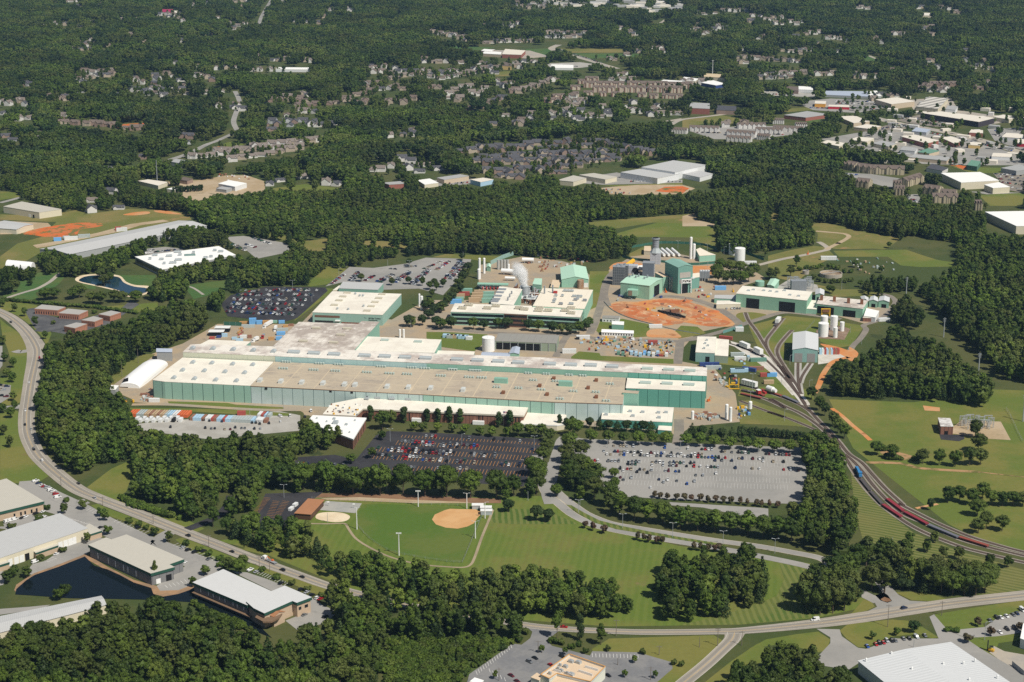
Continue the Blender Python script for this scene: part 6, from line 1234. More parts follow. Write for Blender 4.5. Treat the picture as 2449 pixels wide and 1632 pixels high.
trees_at('small','Q',[1228,375,1385,440,1520,490,1650,505,1920,570,2075,575,1450,355],9,8.3,"dark round single tree","along the lawn below the railway","round trees below the railway")
trees_at('oak','M',[400,370,470,470,520,520,600,620,640,680,700,730],13,11,"leafy trackside tree","in the strip beside the railway","trackside trees")
trees_at('small','Q',[905,1198,1115,1165],6,4.5,"young thin tree","on the grass island by the warehouse","trees around the warehouse")
trees_at('dark','Q',[1265,1140],9,8,"dark round tree","on the grass island by the warehouse",None)
trees_at('myrtle','Q',[1820,1085,1930,1165,2190,1130,1735,1225],6,6.5,"low bronze ornamental tree","around the car park by the warehouse","trees around the warehouse")
trees_at('bush','Q',[1600,1130,1560,1125,1640,1132],3,6,"low clipped dark bush","on the verge by the warehouse drive","bushes around the warehouse")
trees_at(('dark',),'Q',[770,860,1150,765,1215,770],8,9,"clipped dark magnolia","flanking the gate pillars","dark magnolias at the gate")
trees_at(('oak','tall'),'Q',[330,960,450,980,560,970,660,950,480,850,400,820,570,830,660,820,700,700,560,700,640,610],23,18,"tall dense oak","in the grove beside the gate","oaks in the grove beside the gate")
trees_at(('oak','tall'),'Q',[760,620,850,560,900,770,960,700,1010,790,1100,620,1180,560,1000,560],20,17,"tall dark oak","behind the gate pillars","oaks in the grove beside the gate")
trees_at(('oak',),'Q',[1330,720,1400,780,1500,800,1600,815,1700,815,1800,815,1880,790,1450,690,1560,700,1680,720,1800,720,1900,730],18,17,"broad oak","in the clump beside the main road","oaks in the clump beside the main road")
trees_at(('column',),'R',[1255,740],19,6,"slender poplar","standing beside the red car",None)
trees_at(('tall',),'R',[1045,720],18,8,"tall narrow tree","at the corner of the car park entrance",None)
trees_at(('tall',),'R',[1450,780],15,9,"grey green tree","beside the power pole on the lawn",None)
trees_at('bush','R',[1180,815,1310,855,1510,835,1840,865,2120,960,2190,975,760,680,700,750,990,760,1040,770,1090,775,1250,795],4,5,"round green bush","around the restaurant car park","bushes around the restaurant car park")
trees_at('small_y','R',[905,855,1120,870,1760,945,1670,1080,1950,1090,480,1095],5.5,4,"thin young tree","on the islands around the restaurant","young trees around the restaurant")
trees_at(('oak','tall'),'N',[1770,565,1960,620,2090,690,2250,720,1900,510,1960,420,2340,640],15,11,"leafy roadside tree","beside the dark driveway mouth","trees by the driveway mouth")
trees_at('small','N',[765,455,590,500,990,690,1550,760,1890,1060,800,770,1770,1170,970,560,930,520,1420,700],8,7,"young tree","around the office park lots","young trees of the office park")
trees_at('bush','N',[1190,580,1280,610,1340,640,1700,790,1830,840,1920,880,2020,930,430,460,610,390,360,565,110,630,370,920,580,850,1510,500,1580,530,1400,470,1300,430,1200,390],4.5,6.5,"low round bush","along the roadside of the office park","bushes of the office park")
trees_at(('oak',),'N',[2230,1000,2100,1040,2200,1060],11,10,"full grey green tree","before the white roofed office by the road","trees by the white roofed office")
trees_at('tall','N',[1430,1120],17,4.6,"thin young poplar","at the corner of the pond side office",None)
trees_at('small','N',[540,1290,600,1260,250,1085,70,1140,130,1080],9,8,"leafy tree","on the bank of the dark pond","trees on the pond bank")
trees_at('bush','S2',[1140,240,1320,330,1500,400,1690,470,1870,545,1930,570,690,190,620,180],4,6,"low shrub","along the lot beside the last office","shrubs along the last office lot")
trees_at(('small','oak'),'T',[30,630,40,770,110,820,100,940,60,900,110,1090,120,1170,30,1370,80,1470,90,1230,20,1190,370,585,290,480,200,400,120,365,20,325],10,8,"dark roadside tree","on the verges of the curving road","trees on the verges of the curving road")
trees_at('oak','D',[60,1020,120,1000,420,1070,500,1060,680,1060,730,1050,850,1100,930,1110,1050,1090,1120,1090,1250,1090,1400,1060],14,17,"round park tree","on the lawns below the blue pond","park trees around the blue pond")
trees_at('oak','D',[650,850,600,820,960,940,1010,920,920,870,970,830],13,13,"round park tree","standing beside the blue pond","park trees around the blue pond")
trees_at('small','D',[275,935],6,8,"lone dark tree in a mulch ring","on the striped park lawn",None)
trees_at('bush','D',[2130,600,620,1130,870,1190,430,1190,490,1290],5,7,"low tree","among the brick offices","low trees among the brick offices")
trees_at(('dark','oak'),'F',[90,860,230,870,130,880,430,880,530,885,660,870,740,870,880,850,940,890,1030,900,1160,915,1240,920,1320,925,1400,915,1470,890,1490,860],12,13,"dark ornamental tree","before the green banded offices","ornamental trees before the green offices")
trees_at(('dark','small'),'E',[1400,930,1440,930,1530,920,1590,860,1640,830,1690,800,1720,780,1760,740,1800,700,1820,660,1600,760,1560,780,1870,640,1870,560,1900,520,1930,480,1950,430],12,12,"dark tree","in the belt between the two green buildings","tree belt between the two green buildings")
trees_at('oak','E',[1620,660,1600,590,1660,600,1720,570,1640,560,1530,555,970,515,1400,540,1250,550,1410,370,1895,320],10,9,"dark tree","on the islands of the grey staff car park","trees of the staff car park")
trees_at('oak','Gg',[1220,530,1290,545,1360,545,1430,540,1500,520,1240,430,1330,440,1420,450,1540,470,1200,480],17,18,"dense dark tree","in the grove behind the power block","trees of the grove behind the power block")
trees_at('tall','Gg',[1710,500,1885,470,1940,380,1650,290,1690,490,1750,490],14,11,"dark upright tree","around the switchyard road","dark trees around the switchyard")
trees_at('bush','Hh',[290,570,350,560,400,560,450,550,480,540,560,540,600,550,640,560,420,640,470,670,530,680,590,685,650,680,710,680,760,670,700,590,760,590,540,580,850,560],6,7,"dark trimmed shrub","around the settling tank","shrubs around the settling tank")
trees_at('oak','Hh',[800,540,850,720,920,730,990,745,1050,750,1090,760,560,770,590,780,1040,590,1110,360],9,9,"dark tree","near the water works","trees near the water works")
trees_at('bush','D',row('D',40,1075,900,1145,26)+row('D',920,1150,1250,1195,9),4,8,"long clipped hedge bush","above the brick offices","hedge above the brick offices")
trees_at('column','A',row('A',1200,1330,1390,1318,16),9,4.5,"narrow dark conifer","in the hedge by the sandy yard","hedge conifers by the sandy yard")
trees_at('small','Cc',row('Cc',1290,800,1640,790,9)+row('Cc',1500,1000,2200,1030,10)+row('Cc',1180,760,1450,760,7)+row('Cc',1560,850,1850,890,6)+row('Cc',950,1020,1250,1010,6),8,9,"small tree","among the far shops","trees among the far shops")
ZONES=[px('V',*c)for c in((100,800,180,758,290,742,350,705,440,690,490,735,470,762,420,785,330,835,235,890,285,915,300,960,330,990,450,1003,560,985,640,985,665,1000,690,970,790,990,800,1030,720,1040,700,1060,660,1110,600,1135,575,1185,520,1200,440,1195,380,1165,310,1155,300,1080,250,1065,180,1095,120,1060,85,990,75,900),(690,1040,860,1050,990,1080,1100,1085,1220,1095,1260,1030,1262,1100,1240,1150,1150,1150,1000,1142,720,1138,640,1130),(505,1190,560,1190,620,1180,680,1195,740,1240,750,1290,690,1300,600,1265,520,1235),(-100,1460,60,1425,130,1440,230,1385,330,1372,440,1392,540,1440,640,1482,690,1470,720,1410,760,1330,830,1300,1010,1330,1060,1350,1190,1420,1215,1445,1190,1478,1120,1475,1000,1480,880,1480,870,1560,1020,1560,1000,1800,-100,1800),(700,1300,745,1262,800,1275,900,1272,1060,1312,1290,1305,1400,1325,1450,1390,1440,1425,1220,1422,1050,1408,800,1355),(1510,1310,1545,1270,1600,1268,1720,1255,1790,1320,1765,1385,1650,1425,1540,1434,1495,1410,1520,1360),(1690,1510,1740,1485,1790,1475,1880,1500,1960,1555,1960,1800,1660,1800,1675,1560),(1280,1030,1330,1000,1350,1040,1330,1110,1400,1150,1480,1180,1470,1205,1400,1190,1330,1150,1280,1090),(1470,1165,1600,1170,1720,1185,1850,1200,1850,1250,1720,1228,1600,1215,1480,1205),(1835,1330,1900,1270,1950,1275,1975,1350,1960,1400,1900,1418,1845,1412),(1960,1270,2040,1260,2110,1290,2110,1350,2040,1352,1990,1330),(2120,1290,2200,1300,2270,1320,2285,1370,2200,1380,2110,1365),(1800,1220,1845,1010,1900,985,1930,1040,1955,1120,1970,1240,1920,1290,1850,1270),(1895,890,1920,840,2010,800,2060,745,2110,770,2180,800,2260,850,2300,920,2290,940,2200,932,2080,918,1960,918,1905,910),(2010,740,2060,700,2100,660,2200,610,2200,560,2060,540,1960,470,2000,430,2380,450,2380,890,2300,870,2200,790,2110,760),(1965,660,2000,635,2110,640,2100,690,1990,680),(440,480,480,455,700,432,1000,440,1300,430,1480,445,1650,440,1760,420,1900,400,2000,430,2110,540,2050,560,1960,545,1880,520,1860,560,1700,590,1650,580,1600,510,1450,510,1380,520,1480,545,1440,590,1380,605,1300,600,1200,590,1090,585,960,590,860,600,790,625,730,655,640,660,560,665,500,720,420,690,330,640,350,600,520,590,640,600,660,580,540,545,460,520),(1650,545,1740,540,1830,520,1880,530,1870,565,1760,580,1650,575),(80,600,100,575,200,595,330,550,440,515,530,545,540,590,430,590,300,600,250,640,120,640),(0,620,60,610,120,640,40,650,0,660),(350,610,560,590,560,640,480,655,440,690,350,700,330,660),(0,660,60,672,330,690,460,700,440,715,300,698,60,682,0,690),(0,470,0,-200,2400,-200,2400,450,1900,430,1760,430,1000,460,700,450,450,500,300,475,140,495,60,460),)]
HIDE=[px('V',1690,1500,1712,1480,1735,1500,1720,1530,1700,1530)]
def inside(poly,x,y):
 q=np.array(poly);r=np.zeros(x.shape,bool);j=len(q)-1
 for i in range(len(q)):
  xi,yi,xj,yj=*q[i],*q[j]
  if yi!=yj:
   r^=((yi>y)!=(yj>y))&(x<(xj-xi)*(y-yi)/(yj-yi)+xi)
  j=i
 return r
def projn(x,y,z):
 zz=z-CAM_H;d=y*cP-zz*sP;dn=-y*sP-zz*cP
 return CX+FPX*x/d,CY+FPX*dn/d
from mathutils import noise as mn
def scatter(y0,y1,sp,th,opens,frac=(0,.55,.8)):
 """jittered places between two distances, kept where every height of the tree falls on wood"""
 ys=np.arange(y0,y1,sp*.866);out=[]
 for i,yy in enumerate(ys):
  hw=yy*1.04*(CX+60)/FPX*1.02+30
  xx=np.arange(-hw,hw,sp)+(i%2)*sp/2
  out.append(np.stack([xx,np.full_like(xx,yy)],1))
 p=np.concatenate(out);p+=rng.uniform(-.38,.38,p.shape)*sp
 h=th*rng.uniform(.62,1.22,len(p))*np.array([1+.3*mn.noise((a*.008,b*.008,2.0))for a,b in p])
 u,v=projn(p[:,0],p[:,1],np.zeros(len(p)))
 keep=np.zeros(len(p),bool);thin=np.array([mn.noise((a*.035,b*.035,7.0))>-.42 for a,b in p])|(rng.random(len(p))<.3)
 tu,tv=projn(p[:,0],p[:,1],h*.75)
 for zpoly in ZONES:keep|=inside(zpoly,u,v)&(inside(zpoly,tu,tv)|(tv<0))
 keep&=thin
 for f in frac:
  a,b=projn(p[:,0],p[:,1],h*f)
  for o in opens:
   keep&=~inside(o,a,b)
 for rp,rw,hide in ROADS:
  bx=(p[:,0]>rp[:,0].min()-40)&(p[:,0]<rp[:,0].max()+40)&(p[:,1]>rp[:,1].min()-60)&(p[:,1]<rp[:,1].max()+40)&keep
  idx=np.nonzero(bx)[0]
  if len(idx)==0:continue
  d=(np.hypot(p[idx,0][:,None]-rp[None,:,0],p[idx,1][:,None]-rp[None,:,1])-rw).min(1)
  d2=(np.hypot(p[idx,0][:,None]-rp[None,:,0],(p[idx,1]+h[idx]*1.6)[:,None]-rp[None,:,1])-rw).min(1)
  keep[idx[(d<2.5)|((d2<0)&hide)]]=False
 return p[keep],h[keep]
near,nh=scatter(860,1700,8.0,17,OPEN+HIDE);n2,h2=scatter(1700,2420,6.9,15,OPEN+HIDE);near=np.concatenate([near,n2]);nh=np.concatenate([nh,h2])
far,fh=scatter(2420,7200,19.5,17,OPEN)
print("WOOD",len(near),len(far),NIND)
order=np.argsort(near[:,1]);near,nh=near[order],nh[order]
PAIR=(("dense green tree","tall leafy tree","yellow green tree","dark conifer"))
def zone_words(x,y):
 u,v=proj((x,y,0));u*=.9608;v*=.9608
 if u<760 and v>1370:return "in the wood below the pond side offices","trees of the wood below the pond"
 if v>1440 and u<1250:return "in the thicket beside the restaurant lot","trees of the thicket beside the restaurant"
 if v>1440:return "in the wood beside the white warehouse","trees of the wood beside the warehouse"
 if u>1450:return "in the oval wood on the lawn","trees of the oval wood"
 return "in the wood between the lawn and main road","trees of the wood below the ball field"
LIM=300;used=np.zeros(len(near),bool)
for i in range(len(near)):
 if NIND.get('wood',0)>=LIM:break
 x,y=near[i];wz,gr=zone_words(x,y)
 k=random.choices(('oak','tall','tall_y','pine','oak_y'),(.34,.26,.12,.16,.12))[0]
 d={'oak':"broad round green tree",'tall':"tall narrow green tree",'tall_y':"tall yellow green tree",'pine':"dark pointed conifer",'oak_y':"light green rounded tree"}[k]
 h=nh[i]*(1.08 if k!='pine' else 1.0)
 tree(k,x,y,h,random.uniform(8.5,13.5)if k!='pine' else random.uniform(6,8),f"{d} {wz}",'tree',gr+(" with "+d.split(' ')[0]+" crowns"),'woodland_tree' if k!='pine' else None);NIND['wood']=NIND.get('wood',0)+1
 used[i]=True
near,nh=near[~used],nh[~used]
pc=bpy.data.collections.new("woodland_crowns")
def proto(i,me):
 o=bpy.data.objects.new(f"woodland_crown_{i:02d}",me);pc.objects.link(o)
k=0
for kind,m,H,Wd,sds in(('wood',LEAF,17,12,(31,32,33,34)),('tall',LEAF,19,10,(35,36)),('wood',LEAFY,17,11,(37,)),('cone',PINE,17,8.5,(38,39))):
 for s in sds:
  proto(k,crown_mesh("wood_crown",crown_geo(kind,H,Wd,s,.8,.62),m));k+=1
NNEAR=k
for s in range(5):
 V,F=[],[];r=random.Random(50+s)
 for j in range(8):
  a=2*math.pi*j/7+r.random()*.5;q=0 if j==7 else r.uniform(6.5,11)
  crown_geo('far',r.uniform(13,19),r.uniform(8,13),100*s+j,.9,1.1,V,F,(q*math.cos(a),q*math.sin(a),0))
 proto(k,crown_mesh("wood_clump",(V,F),LEAF if s<4 else PINE));k+=1
NB=k
for s in range(3):proto(k,crown_mesh("scrub_bush",crown_geo('bush',3.4,5.2,70+s,.8,.6),LEAFY if s else LEAF));k+=1
sb=[]
ZB=[px('V',860,1470,1000,1474,1020,1560,980,1575,870,1565),px('R',-250,560,100,700,640,760,620,790,200,1060,60,1200,-300,1200,-300,700),px('V',500,1240,560,1232,780,1330,720,1400,640,1300),px('N',1080,340,1300,420,1520,510,1700,560,1500,520,1200,430),px('M',1060,840,1330,890,1380,930,1100,920),px('N',1720,1300,1800,1310,2100,1450,2300,1560,2200,1560,1900,1420)]
for q in ZB[:2]+ZB[3:]:
 A_=[g(*c)for c in q];x0,x1,y0,y1=min(p.x for p in A_),max(p.x for p in A_),min(p.y for p in A_),max(p.y for p in A_)
 xy=np.stack([rng.uniform(x0,x1,1500),rng.uniform(y0,y1,1500)],1);u,v=projn(xy[:,0],xy[:,1],np.zeros(1500));ok=inside(q,u,v)
 for o_ in OPEN:ok&=~inside(o_,u,v)
 sb.append(xy[ok][:420])
NSB=sum(len(q)for q in sb)
HW=np.array([g(a,b_)[:2]for a,b_,*_ in HOUSES]);yt=[]
for hx,hy in HW:
 for _ in range(7):
  a_=random.uniform(0,6.28);r_=random.uniform(11,34);x,y=hx+r_*math.cos(a_),hy+r_*math.sin(a_)
  dx_,dy_=HW[:,0]-x,HW[:,1]-y
  if np.hypot(dx_,dy_).min()>10.5 and not((abs(dx_)<7)&(dy_>0)&(dy_<22)).any():yt.append((x,y))
yt=np.array(yt);u,v=projn(yt[:,0],yt[:,1],np.zeros(len(yt)));ok=np.ones(len(yt),bool)
for o_ in OPEN[:NOPEN0]:ok&=~inside(o_,u,v)
for rp,rw,_ in ROADS:
 if rp[:,1].max()>2300:ok&=np.array([(np.hypot(rp[:,0]-a_,rp[:,1]-b_)-6).min()>0 for a_,b_ in yt])
tq=[]
while len(tq)<170:
 p=g(random.uniform(2000,2470),random.uniform(238,400))
 if np.hypot(FC[:,0]-p.x,FC[:,1]-p.y).min()>19:tq.append((p.x,p.y))
sb.append(yt[ok]);sb.append(np.array(tq));sb=np.concatenate(sb)
pts=np.concatenate([near,far,sb]);N1=len(near)
idx=np.concatenate([rng.choice(NNEAR,N1,p=[.13,.13,.13,.13,.11,.11,.1,.08,.08]),NNEAR+rng.integers(0,5,len(far)),NB+rng.integers(0,3,NSB),rng.integers(0,7,len(sb)-NSB)]).astype(np.int32)
scl=np.concatenate([nh/17,fh/17,rng.uniform(.5,1.3,NSB),rng.uniform(.38,.85,len(sb)-NSB)]).astype(np.float32)
rz=rng.uniform(0,6.28,len(pts)).astype(np.float32)
me=bpy.data.meshes.new("woodland")
me.vertices.add(len(pts));me.vertices.foreach_set("co",np.column_stack([pts,np.zeros(len(pts))]).astype(np.float32).ravel())
for nm,ty,d in(("pick",'INT',idx),("size",'FLOAT',scl),("turn",'FLOAT',rz)):
 a=me.attributes.new(nm,ty,'POINT');a.data.foreach_set("value",d)
wl=bpy.data.objects.new("woodland",me);C.objects.link(wl)
tag(wl,"dense green woodland spreading round the factory and back to the far suburbs","woodland",None,'stuff')
ng=bpy.data.node_groups.new("woodland_nodes",'GeometryNodeTree')
ng.interface.new_socket(name="Geometry",in_out='INPUT',socket_type='NodeSocketGeometry')
ng.interface.new_socket(name="Geometry",in_out='OUTPUT',socket_type='NodeSocketGeometry')
gi=ng.nodes.new("NodeGroupInput");go=ng.nodes.new("NodeGroupOutput")
ci=ng.nodes.new("GeometryNodeCollectionInfo");ci.inputs[0].default_value=pc;ci.inputs[1].default_value=True;ci.inputs[2].default_value=True
ip=ng.nodes.new("GeometryNodeInstanceOnPoints");ip.inputs["Pick Instance"].default_value=True
def att(n,ty):
 q=ng.nodes.new("GeometryNodeInputNamedAttribute");q.data_type=ty;q.inputs[0].default_value=n;return q.outputs[0]
cx=ng.nodes.new("ShaderNodeCombineXYZ");ng.links.new(att("turn",'FLOAT'),cx.inputs[2])
cs=ng.nodes.new("ShaderNodeCombineXYZ");sz=att("size",'FLOAT')
for i in range(3):ng.links.new(sz,cs.inputs[i])
ng.links.new(gi.outputs[0],ip.inputs["Points"]);ng.links.new(ci.outputs[0],ip.inputs["Instance"])
ng.links.new(att("pick",'INT'),ip.inputs["Instance Index"]);ng.links.new(cx.outputs[0],ip.inputs["Rotation"]);ng.links.new(cs.outputs[0],ip.inputs["Scale"])
ng.links.new(ip.outputs[0],go.inputs[0])
md=wl.modifiers.new("woodland",'NODES');md.node_group=ng
def loft(b,secs):
 """closed rings of four points joined"""
 n=len(secs[0]);vs=[p for s in secs for p in s]
 fs=[(j*n+i,j*n+(i+1)%n,(j+1)*n+(i+1)%n,(j+1)*n+i)for j in range(len(secs)-1)for i in range(n)]
 fs+=[tuple(reversed(range(n))),tuple(range((len(secs)-1)*n,len(secs)*n))]
 b.add(vs,fs)
def car_geo(kind):
 L,Wd,hb,hr_={'sedan':(4.7,1.82,.95,1.45),'suv':(4.8,1.95,1.1,1.8),'pickup':(5.6,2.0,1.1,1.85),'van':(5.4,2.0,1.2,2.2)}[kind]
 bd,gl,wh=MB(),MB(),[]
 hood={'sedan':.72,'suv':.9,'pickup':.92,'van':1.0}[kind]
 x=L/2;w_=Wd/2
 def sec(xx,z0,z1,k=1.0):return[(xx,-w_*k,z0),(xx,w_*k,z0),(xx,w_*k*.93,z1),(xx,-w_*k*.93,z1)]
 tail=hb if kind!='sedan' else.88
 loft(bd,[sec(-x,.4,tail*.8,.86),sec(-x+.25,.28,tail,.97),sec(-x*.45,.26,hb),sec(x*.3,.26,hb),sec(x*.42,.26,hood+.04),sec(x-.35,.28,hood-.08,.96),sec(x,.4,hood-.3,.84)])
 c0,c1,c2,c3={'sedan':(-x*.78,-x*.42,x*.08,x*.44),'suv':(-x*.95,-x*.8,x*.1,x*.42),'pickup':(-x*.12,-x*.05,x*.22,x*.46),'van':(-x*.97,-x*.92,x*.4,x*.68)}[kind]
 zr=hr_-.12
 gl.add([(c0,-w_*.9,hb-.06),(c3,-w_*.9,hb-.06),(c3,w_*.9,hb-.06),(c0,w_*.9,hb-.06),(c1,-w_*.74,zr),(c2,-w_*.74,zr),(c2,w_*.74,zr),(c1,w_*.74,zr)],[(0,1,5,4),(1,2,6,5),(2,3,7,6),(3,0,4,7),(4,5,6,7)])
 bd.add([(c1-.1,-w_*.76,zr),(c2+.1,-w_*.76,zr),(c2+.1,w_*.76,zr),(c1-.1,w_*.76,zr),(c1,-w_*.68,hr_),(c2,-w_*.68,hr_),(c2,w_*.68,hr_),(c1,w_*.68,hr_)],[(3,2,1,0),(0,1,5,4),(1,2,6,5),(2,3,7,6),(3,0,4,7),(4,5,6,7)])
 if kind=='pickup':
  for s in(-1,1):bd.box((-x*.56,s*w_*.85,hb),x*.82,.14,.3)
  bd.box((-x+.12,0,hb),.14,Wd*.9,.3)
 if kind=='van':
  bd.box((-x*.45,0,hb-.1),x*.95,Wd*.93,hr_-hb+.05)
 for sx in(-1,1):
  for sy in(-1,1):
   q=MB();q.tube((sx*x*.6,sy*(w_-.2),.33),(sx*x*.6,sy*(w_+.01),.33),.33,10);wh.append(q)
 return bd,gl,wh
CARG={k:car_geo(k)for k in('sedan','suv','pickup','van')}
PAINT={'white':(.78,.78,.77),'silver':(.42,.44,.46),'grey':(.16,.17,.18),'black':(.014,.014,.017),'dark blue':(.02,.035,.09),'red':(.4,.02,.022),'maroon':(.12,.016,.024),'blue':(.03,.09,.34),'tan':(.4,.34,.25),'orange':(.7,.17,.02),'yellow':(.75,.42,.03),'green':(.03,.09,.06)}
PM={}
for k,c in PAINT.items():
 m,t,bb=new_mat(k.replace(' ','_')+"_car_paint");bb.inputs["Base Color"].default_value=(*c,1);bb.inputs["Roughness"].default_value=.32;bb.inputs["Specular IOR Level"].default_value=.5
 bb.inputs["Coat Weight"].default_value=.4;PM[k]=m
CGL,_t,_b=new_mat("car_glass");_b.inputs["Base Color"].default_value=(.01,.012,.015,1);_b.inputs["Roughness"].default_value=.12
def pmesh(nm,b,m):
 me=bpy.data.meshes.new(nm);me.from_pydata([tuple(p)for p in b.v],[],b.f);me.materials.append(m);me.update();return me
BM_,GM_,WM_={},{},{}
def car_mesh(kind,col):
 if(kind,col)not in BM_:BM_[(kind,col)]=pmesh("car_body",CARG[kind][0],PM[col])
 if kind not in GM_:GM_[kind]=pmesh("car_window",CARG[kind][1],CGL);WM_[kind]=[pmesh("car_wheel",q,BLK)for q in CARG[kind][2]]
 return BM_[(kind,col)],GM_[kind],WM_[kind]
NCAR=0;STUFFCARS=[]
WORDK={'sedan':'car','suv':'suv','pickup':'pickup truck','van':'van'}
def car(x,y,rot,kind,col,label,group,wheels=False,z=.16):
 global NCAR
 if NCAR>=300:STUFFCARS.append((x,y,rot,kind,col));return
 NCAR+=1
 bme,gme,wme=car_mesh(kind,col)
 o=bpy.data.objects.new("parked_car" if not wheels else "car",bme);C.objects.link(o);o.location=(x,y,z);o.rotation_euler=(0,0,rot);tag(o,label,"car",group)
 for nm,q in[("window",gme)]+([("wheel",k)for k in wme]if wheels else[]):
  c=bpy.data.objects.new(nm,q);C.objects.link(c);c.parent=o
COLS=['white']*5+['silver']*4+['grey']*4+['black']*5+['dark blue']*2+['red','red','maroon','maroon','blue','tan','tan','green']
KINDS_=['sedan']*6+['suv']*5+['pickup']*3
rc=random.Random(77)
def label_cars(L_,where,group,wheels=False):
 """L_: (x, y, rot, kind, col); each label counts its like from the left"""
 by={}
 while len(where.split())>9 and ' the ' in where:where=where.replace(' the ',' ',1)
 for c in L_:by.setdefault((c[4],c[3]),[]).append(c)
 for(col,kd),q in by.items():
  q.sort(key=lambda c:proj((c[0],c[1],0))[0])
  for k,c in enumerate(q):
   car(*c,f"{col} {WORDK[kd]} {where}" if len(q)==1 else f"{ordn(k)} {col} {WORDK[kd]} from left {where}",group,wheels)
def car_px(fr,xs,y0,sl,x0,rot,where,group,cols=None,jit=0.0,wheels=False):
 out=[]
 for i,x in enumerate(xs):
  p=g(*px(fr,x,y0+sl*(x-x0))[0]);out.append((p.x,p.y,rot+rc.choice((0,3.1416))+rc.uniform(-.03,.03),rc.choice(KINDS_),cols[i%len(cols)]if cols else rc.choice(COLS)))
 label_cars(out,where,group,wheels)
def one_car(fr,x,y,ang,kind,col,lab,group=None,wheels=True):
 """ang: seen point towards which it heads"""
 p,q=g(*px(fr,x,y)[0]),g(*px(fr,*ang)[0]);car(p.x,p.y,math.atan2(q.y-p.y,q.x-p.x),kind,col,lab,group,wheels)
one_car('N',385,12,(300,-80),'suv','white',"white suv rounding the end of the long curve")
one_car('N',720,222,(640,160),'sedan','black',"black car on the road beside the grass wedge");one_car('N',868,356,(780,300),'sedan','silver',"silver car on the road above the tan office");one_car('N',1728,704,(1600,650),'suv','black',"black suv on the road before the dark driveway")
one_car('N',2130,850,(2030,805),'sedan','black',"black car half hidden behind the roadside trees");one_car('O',290,1020,(150,960),'suv','black',"black suv following the loader truck");one_car('O',468,1083,(330,1030),'sedan','black',"black car last in line behind the loader truck")
one_car('R',1110,622,(1250,632),'sedan','red',"red car on the main road behind the slim poplar");one_car('Q',1180,930,(1280,905),'suv','dark blue',"dark suv turning at the gate junction");one_car('Q',408,1032,(280,1045),'van','white',"white delivery van on the main road by the grove")
one_car('T',88,450,(40,410),'suv','black',"black suv at the top of the curving road");one_car('T',322,740,(310,640),'suv','red',"red suv waiting at the curve junction");one_car('T',238,942,(260,860),'sedan','white',"white car on the curve above the side road");one_car('T',207,1170,(215,1260),'sedan','white',"white car on the curve just below the side road")
one_car('T',204,1286,(210,1380),'sedan','black',"black car on the curve beside the dense wood");one_car('T',276,1488,(310,1540),'suv','black',"black suv on the curve nearest the wood shade");one_car('T',255,1322,(240,1230),'sedan','silver',"silver car shaded by the roadside wood")
GN="cars in the office park lots"
for x,y,k,c in((330,200,'pickup','white'),(355,220,'sedan','dark blue'),(390,240,'sedan','white'),(405,250,'sedan','red'),(435,258,'suv','silver'),(468,285,'van','white'),(490,292,'suv','white'),(512,320,'suv','red'),(530,350,'van','white')):
 one_car('N',x,y,(x+60,y-14),k,c,f"{c} {WORDK[k]} in the row behind the cream ribbed roof, {('first','second','third','fourth','fifth','sixth','seventh','eighth','ninth')[((330,355,390,405,435,468,490,512,530).index(x))]} from the left",GN)
for x,y,k,c,l_ in((65,572,'van','white',"leftmost white box van before the tan office"),(95,565,'van','white',"second white box van before the tan office"),(135,555,'van','white',"third white box van before the tan office"),(205,540,'sedan','black',"black car beside the white box vans"),(235,530,'suv','white',"white suv beside the black car and vans"),(395,482,'sedan','white',"white car at the corner of the tan office"),(405,527,'sedan','white',"white car behind the grey workshop roof"),(330,500,'suv','black',"black suv under the bush by the tan office"),(520,872,'sedan','white',"white car before the workshop porch"),(262,902,'pickup','white',"white pickup at the workshop doors"),(322,945,'van','white',"white box truck by the pond side drive"),(925,628,'sedan','black',"black car at the end of the workshop porch"),(1270,630,'suv','black',"black suv among the roadside bushes"),(1680,812,'sedan','silver',"silver car in the lot beside the flat roofed office"),(1730,835,'suv','black',"black suv in the lot beside the flat roofed office"),(1790,855,'suv','black',"second black suv under the lot bush"),(1922,915,'sedan','black',"black car alone before the young lot tree"),(1695,950,'sedan','white',"white car at the corner of the pond office")):
 one_car('N',x,y,(x+60,y-25),k,c,l_,GN)
for x,y,k,c,l_ in((1000,225,'pickup','white',"white pickup in the last office lot"),(1070,248,'sedan','silver',"silver car beside the white pickup"),(1370,388,'suv','black',"black suv below the last office shrubs"),(1610,462,'suv','black',"black suv behind the wing roof"),(1680,492,'sedan','silver',"silver car behind the wing roof"),(1740,530,'suv','black',"third dark car behind the wing roof"),(1805,565,'suv','white',"white suv beside the red car at the wing"),(1840,575,'sedan','red',"red car beside the white suv at the wing"),(1650,765,'sedan','grey',"grey car before the tan wing wall"),(1900,790,'suv','black',"black suv under the trees of the wing"),(440,0,'suv','black',"black suv at the top of the middle office lot"),(505,95,'sedan','grey',"grey car near the young tree of the middle lot")):
 one_car('S2',x,y,(x+60,y-30),k,c,l_,GN)
for x,y,k,c in((860,1262,'sedan','blue'),(935,1245,'sedan','red'),(965,1235,'suv','black'),(1000,1230,'sedan','red'),(1030,1215,'suv','silver'),(1075,1215,'suv','black'),(1105,1212,'sedan','grey'),(1175,1197,'sedan','grey'),(1225,1195,'sedan','black'),(1288,1180,'pickup','silver'),(1360,1168,'sedan','grey')):
 one_car('Q',x,y,(x+22,y+25),k,c,f"{c} {WORDK[k]} in the row before the white warehouse, {ordn((860,935,965,1000,1030,1075,1105,1175,1225,1288,1360).index(x))} from the left","cars before the white warehouse")
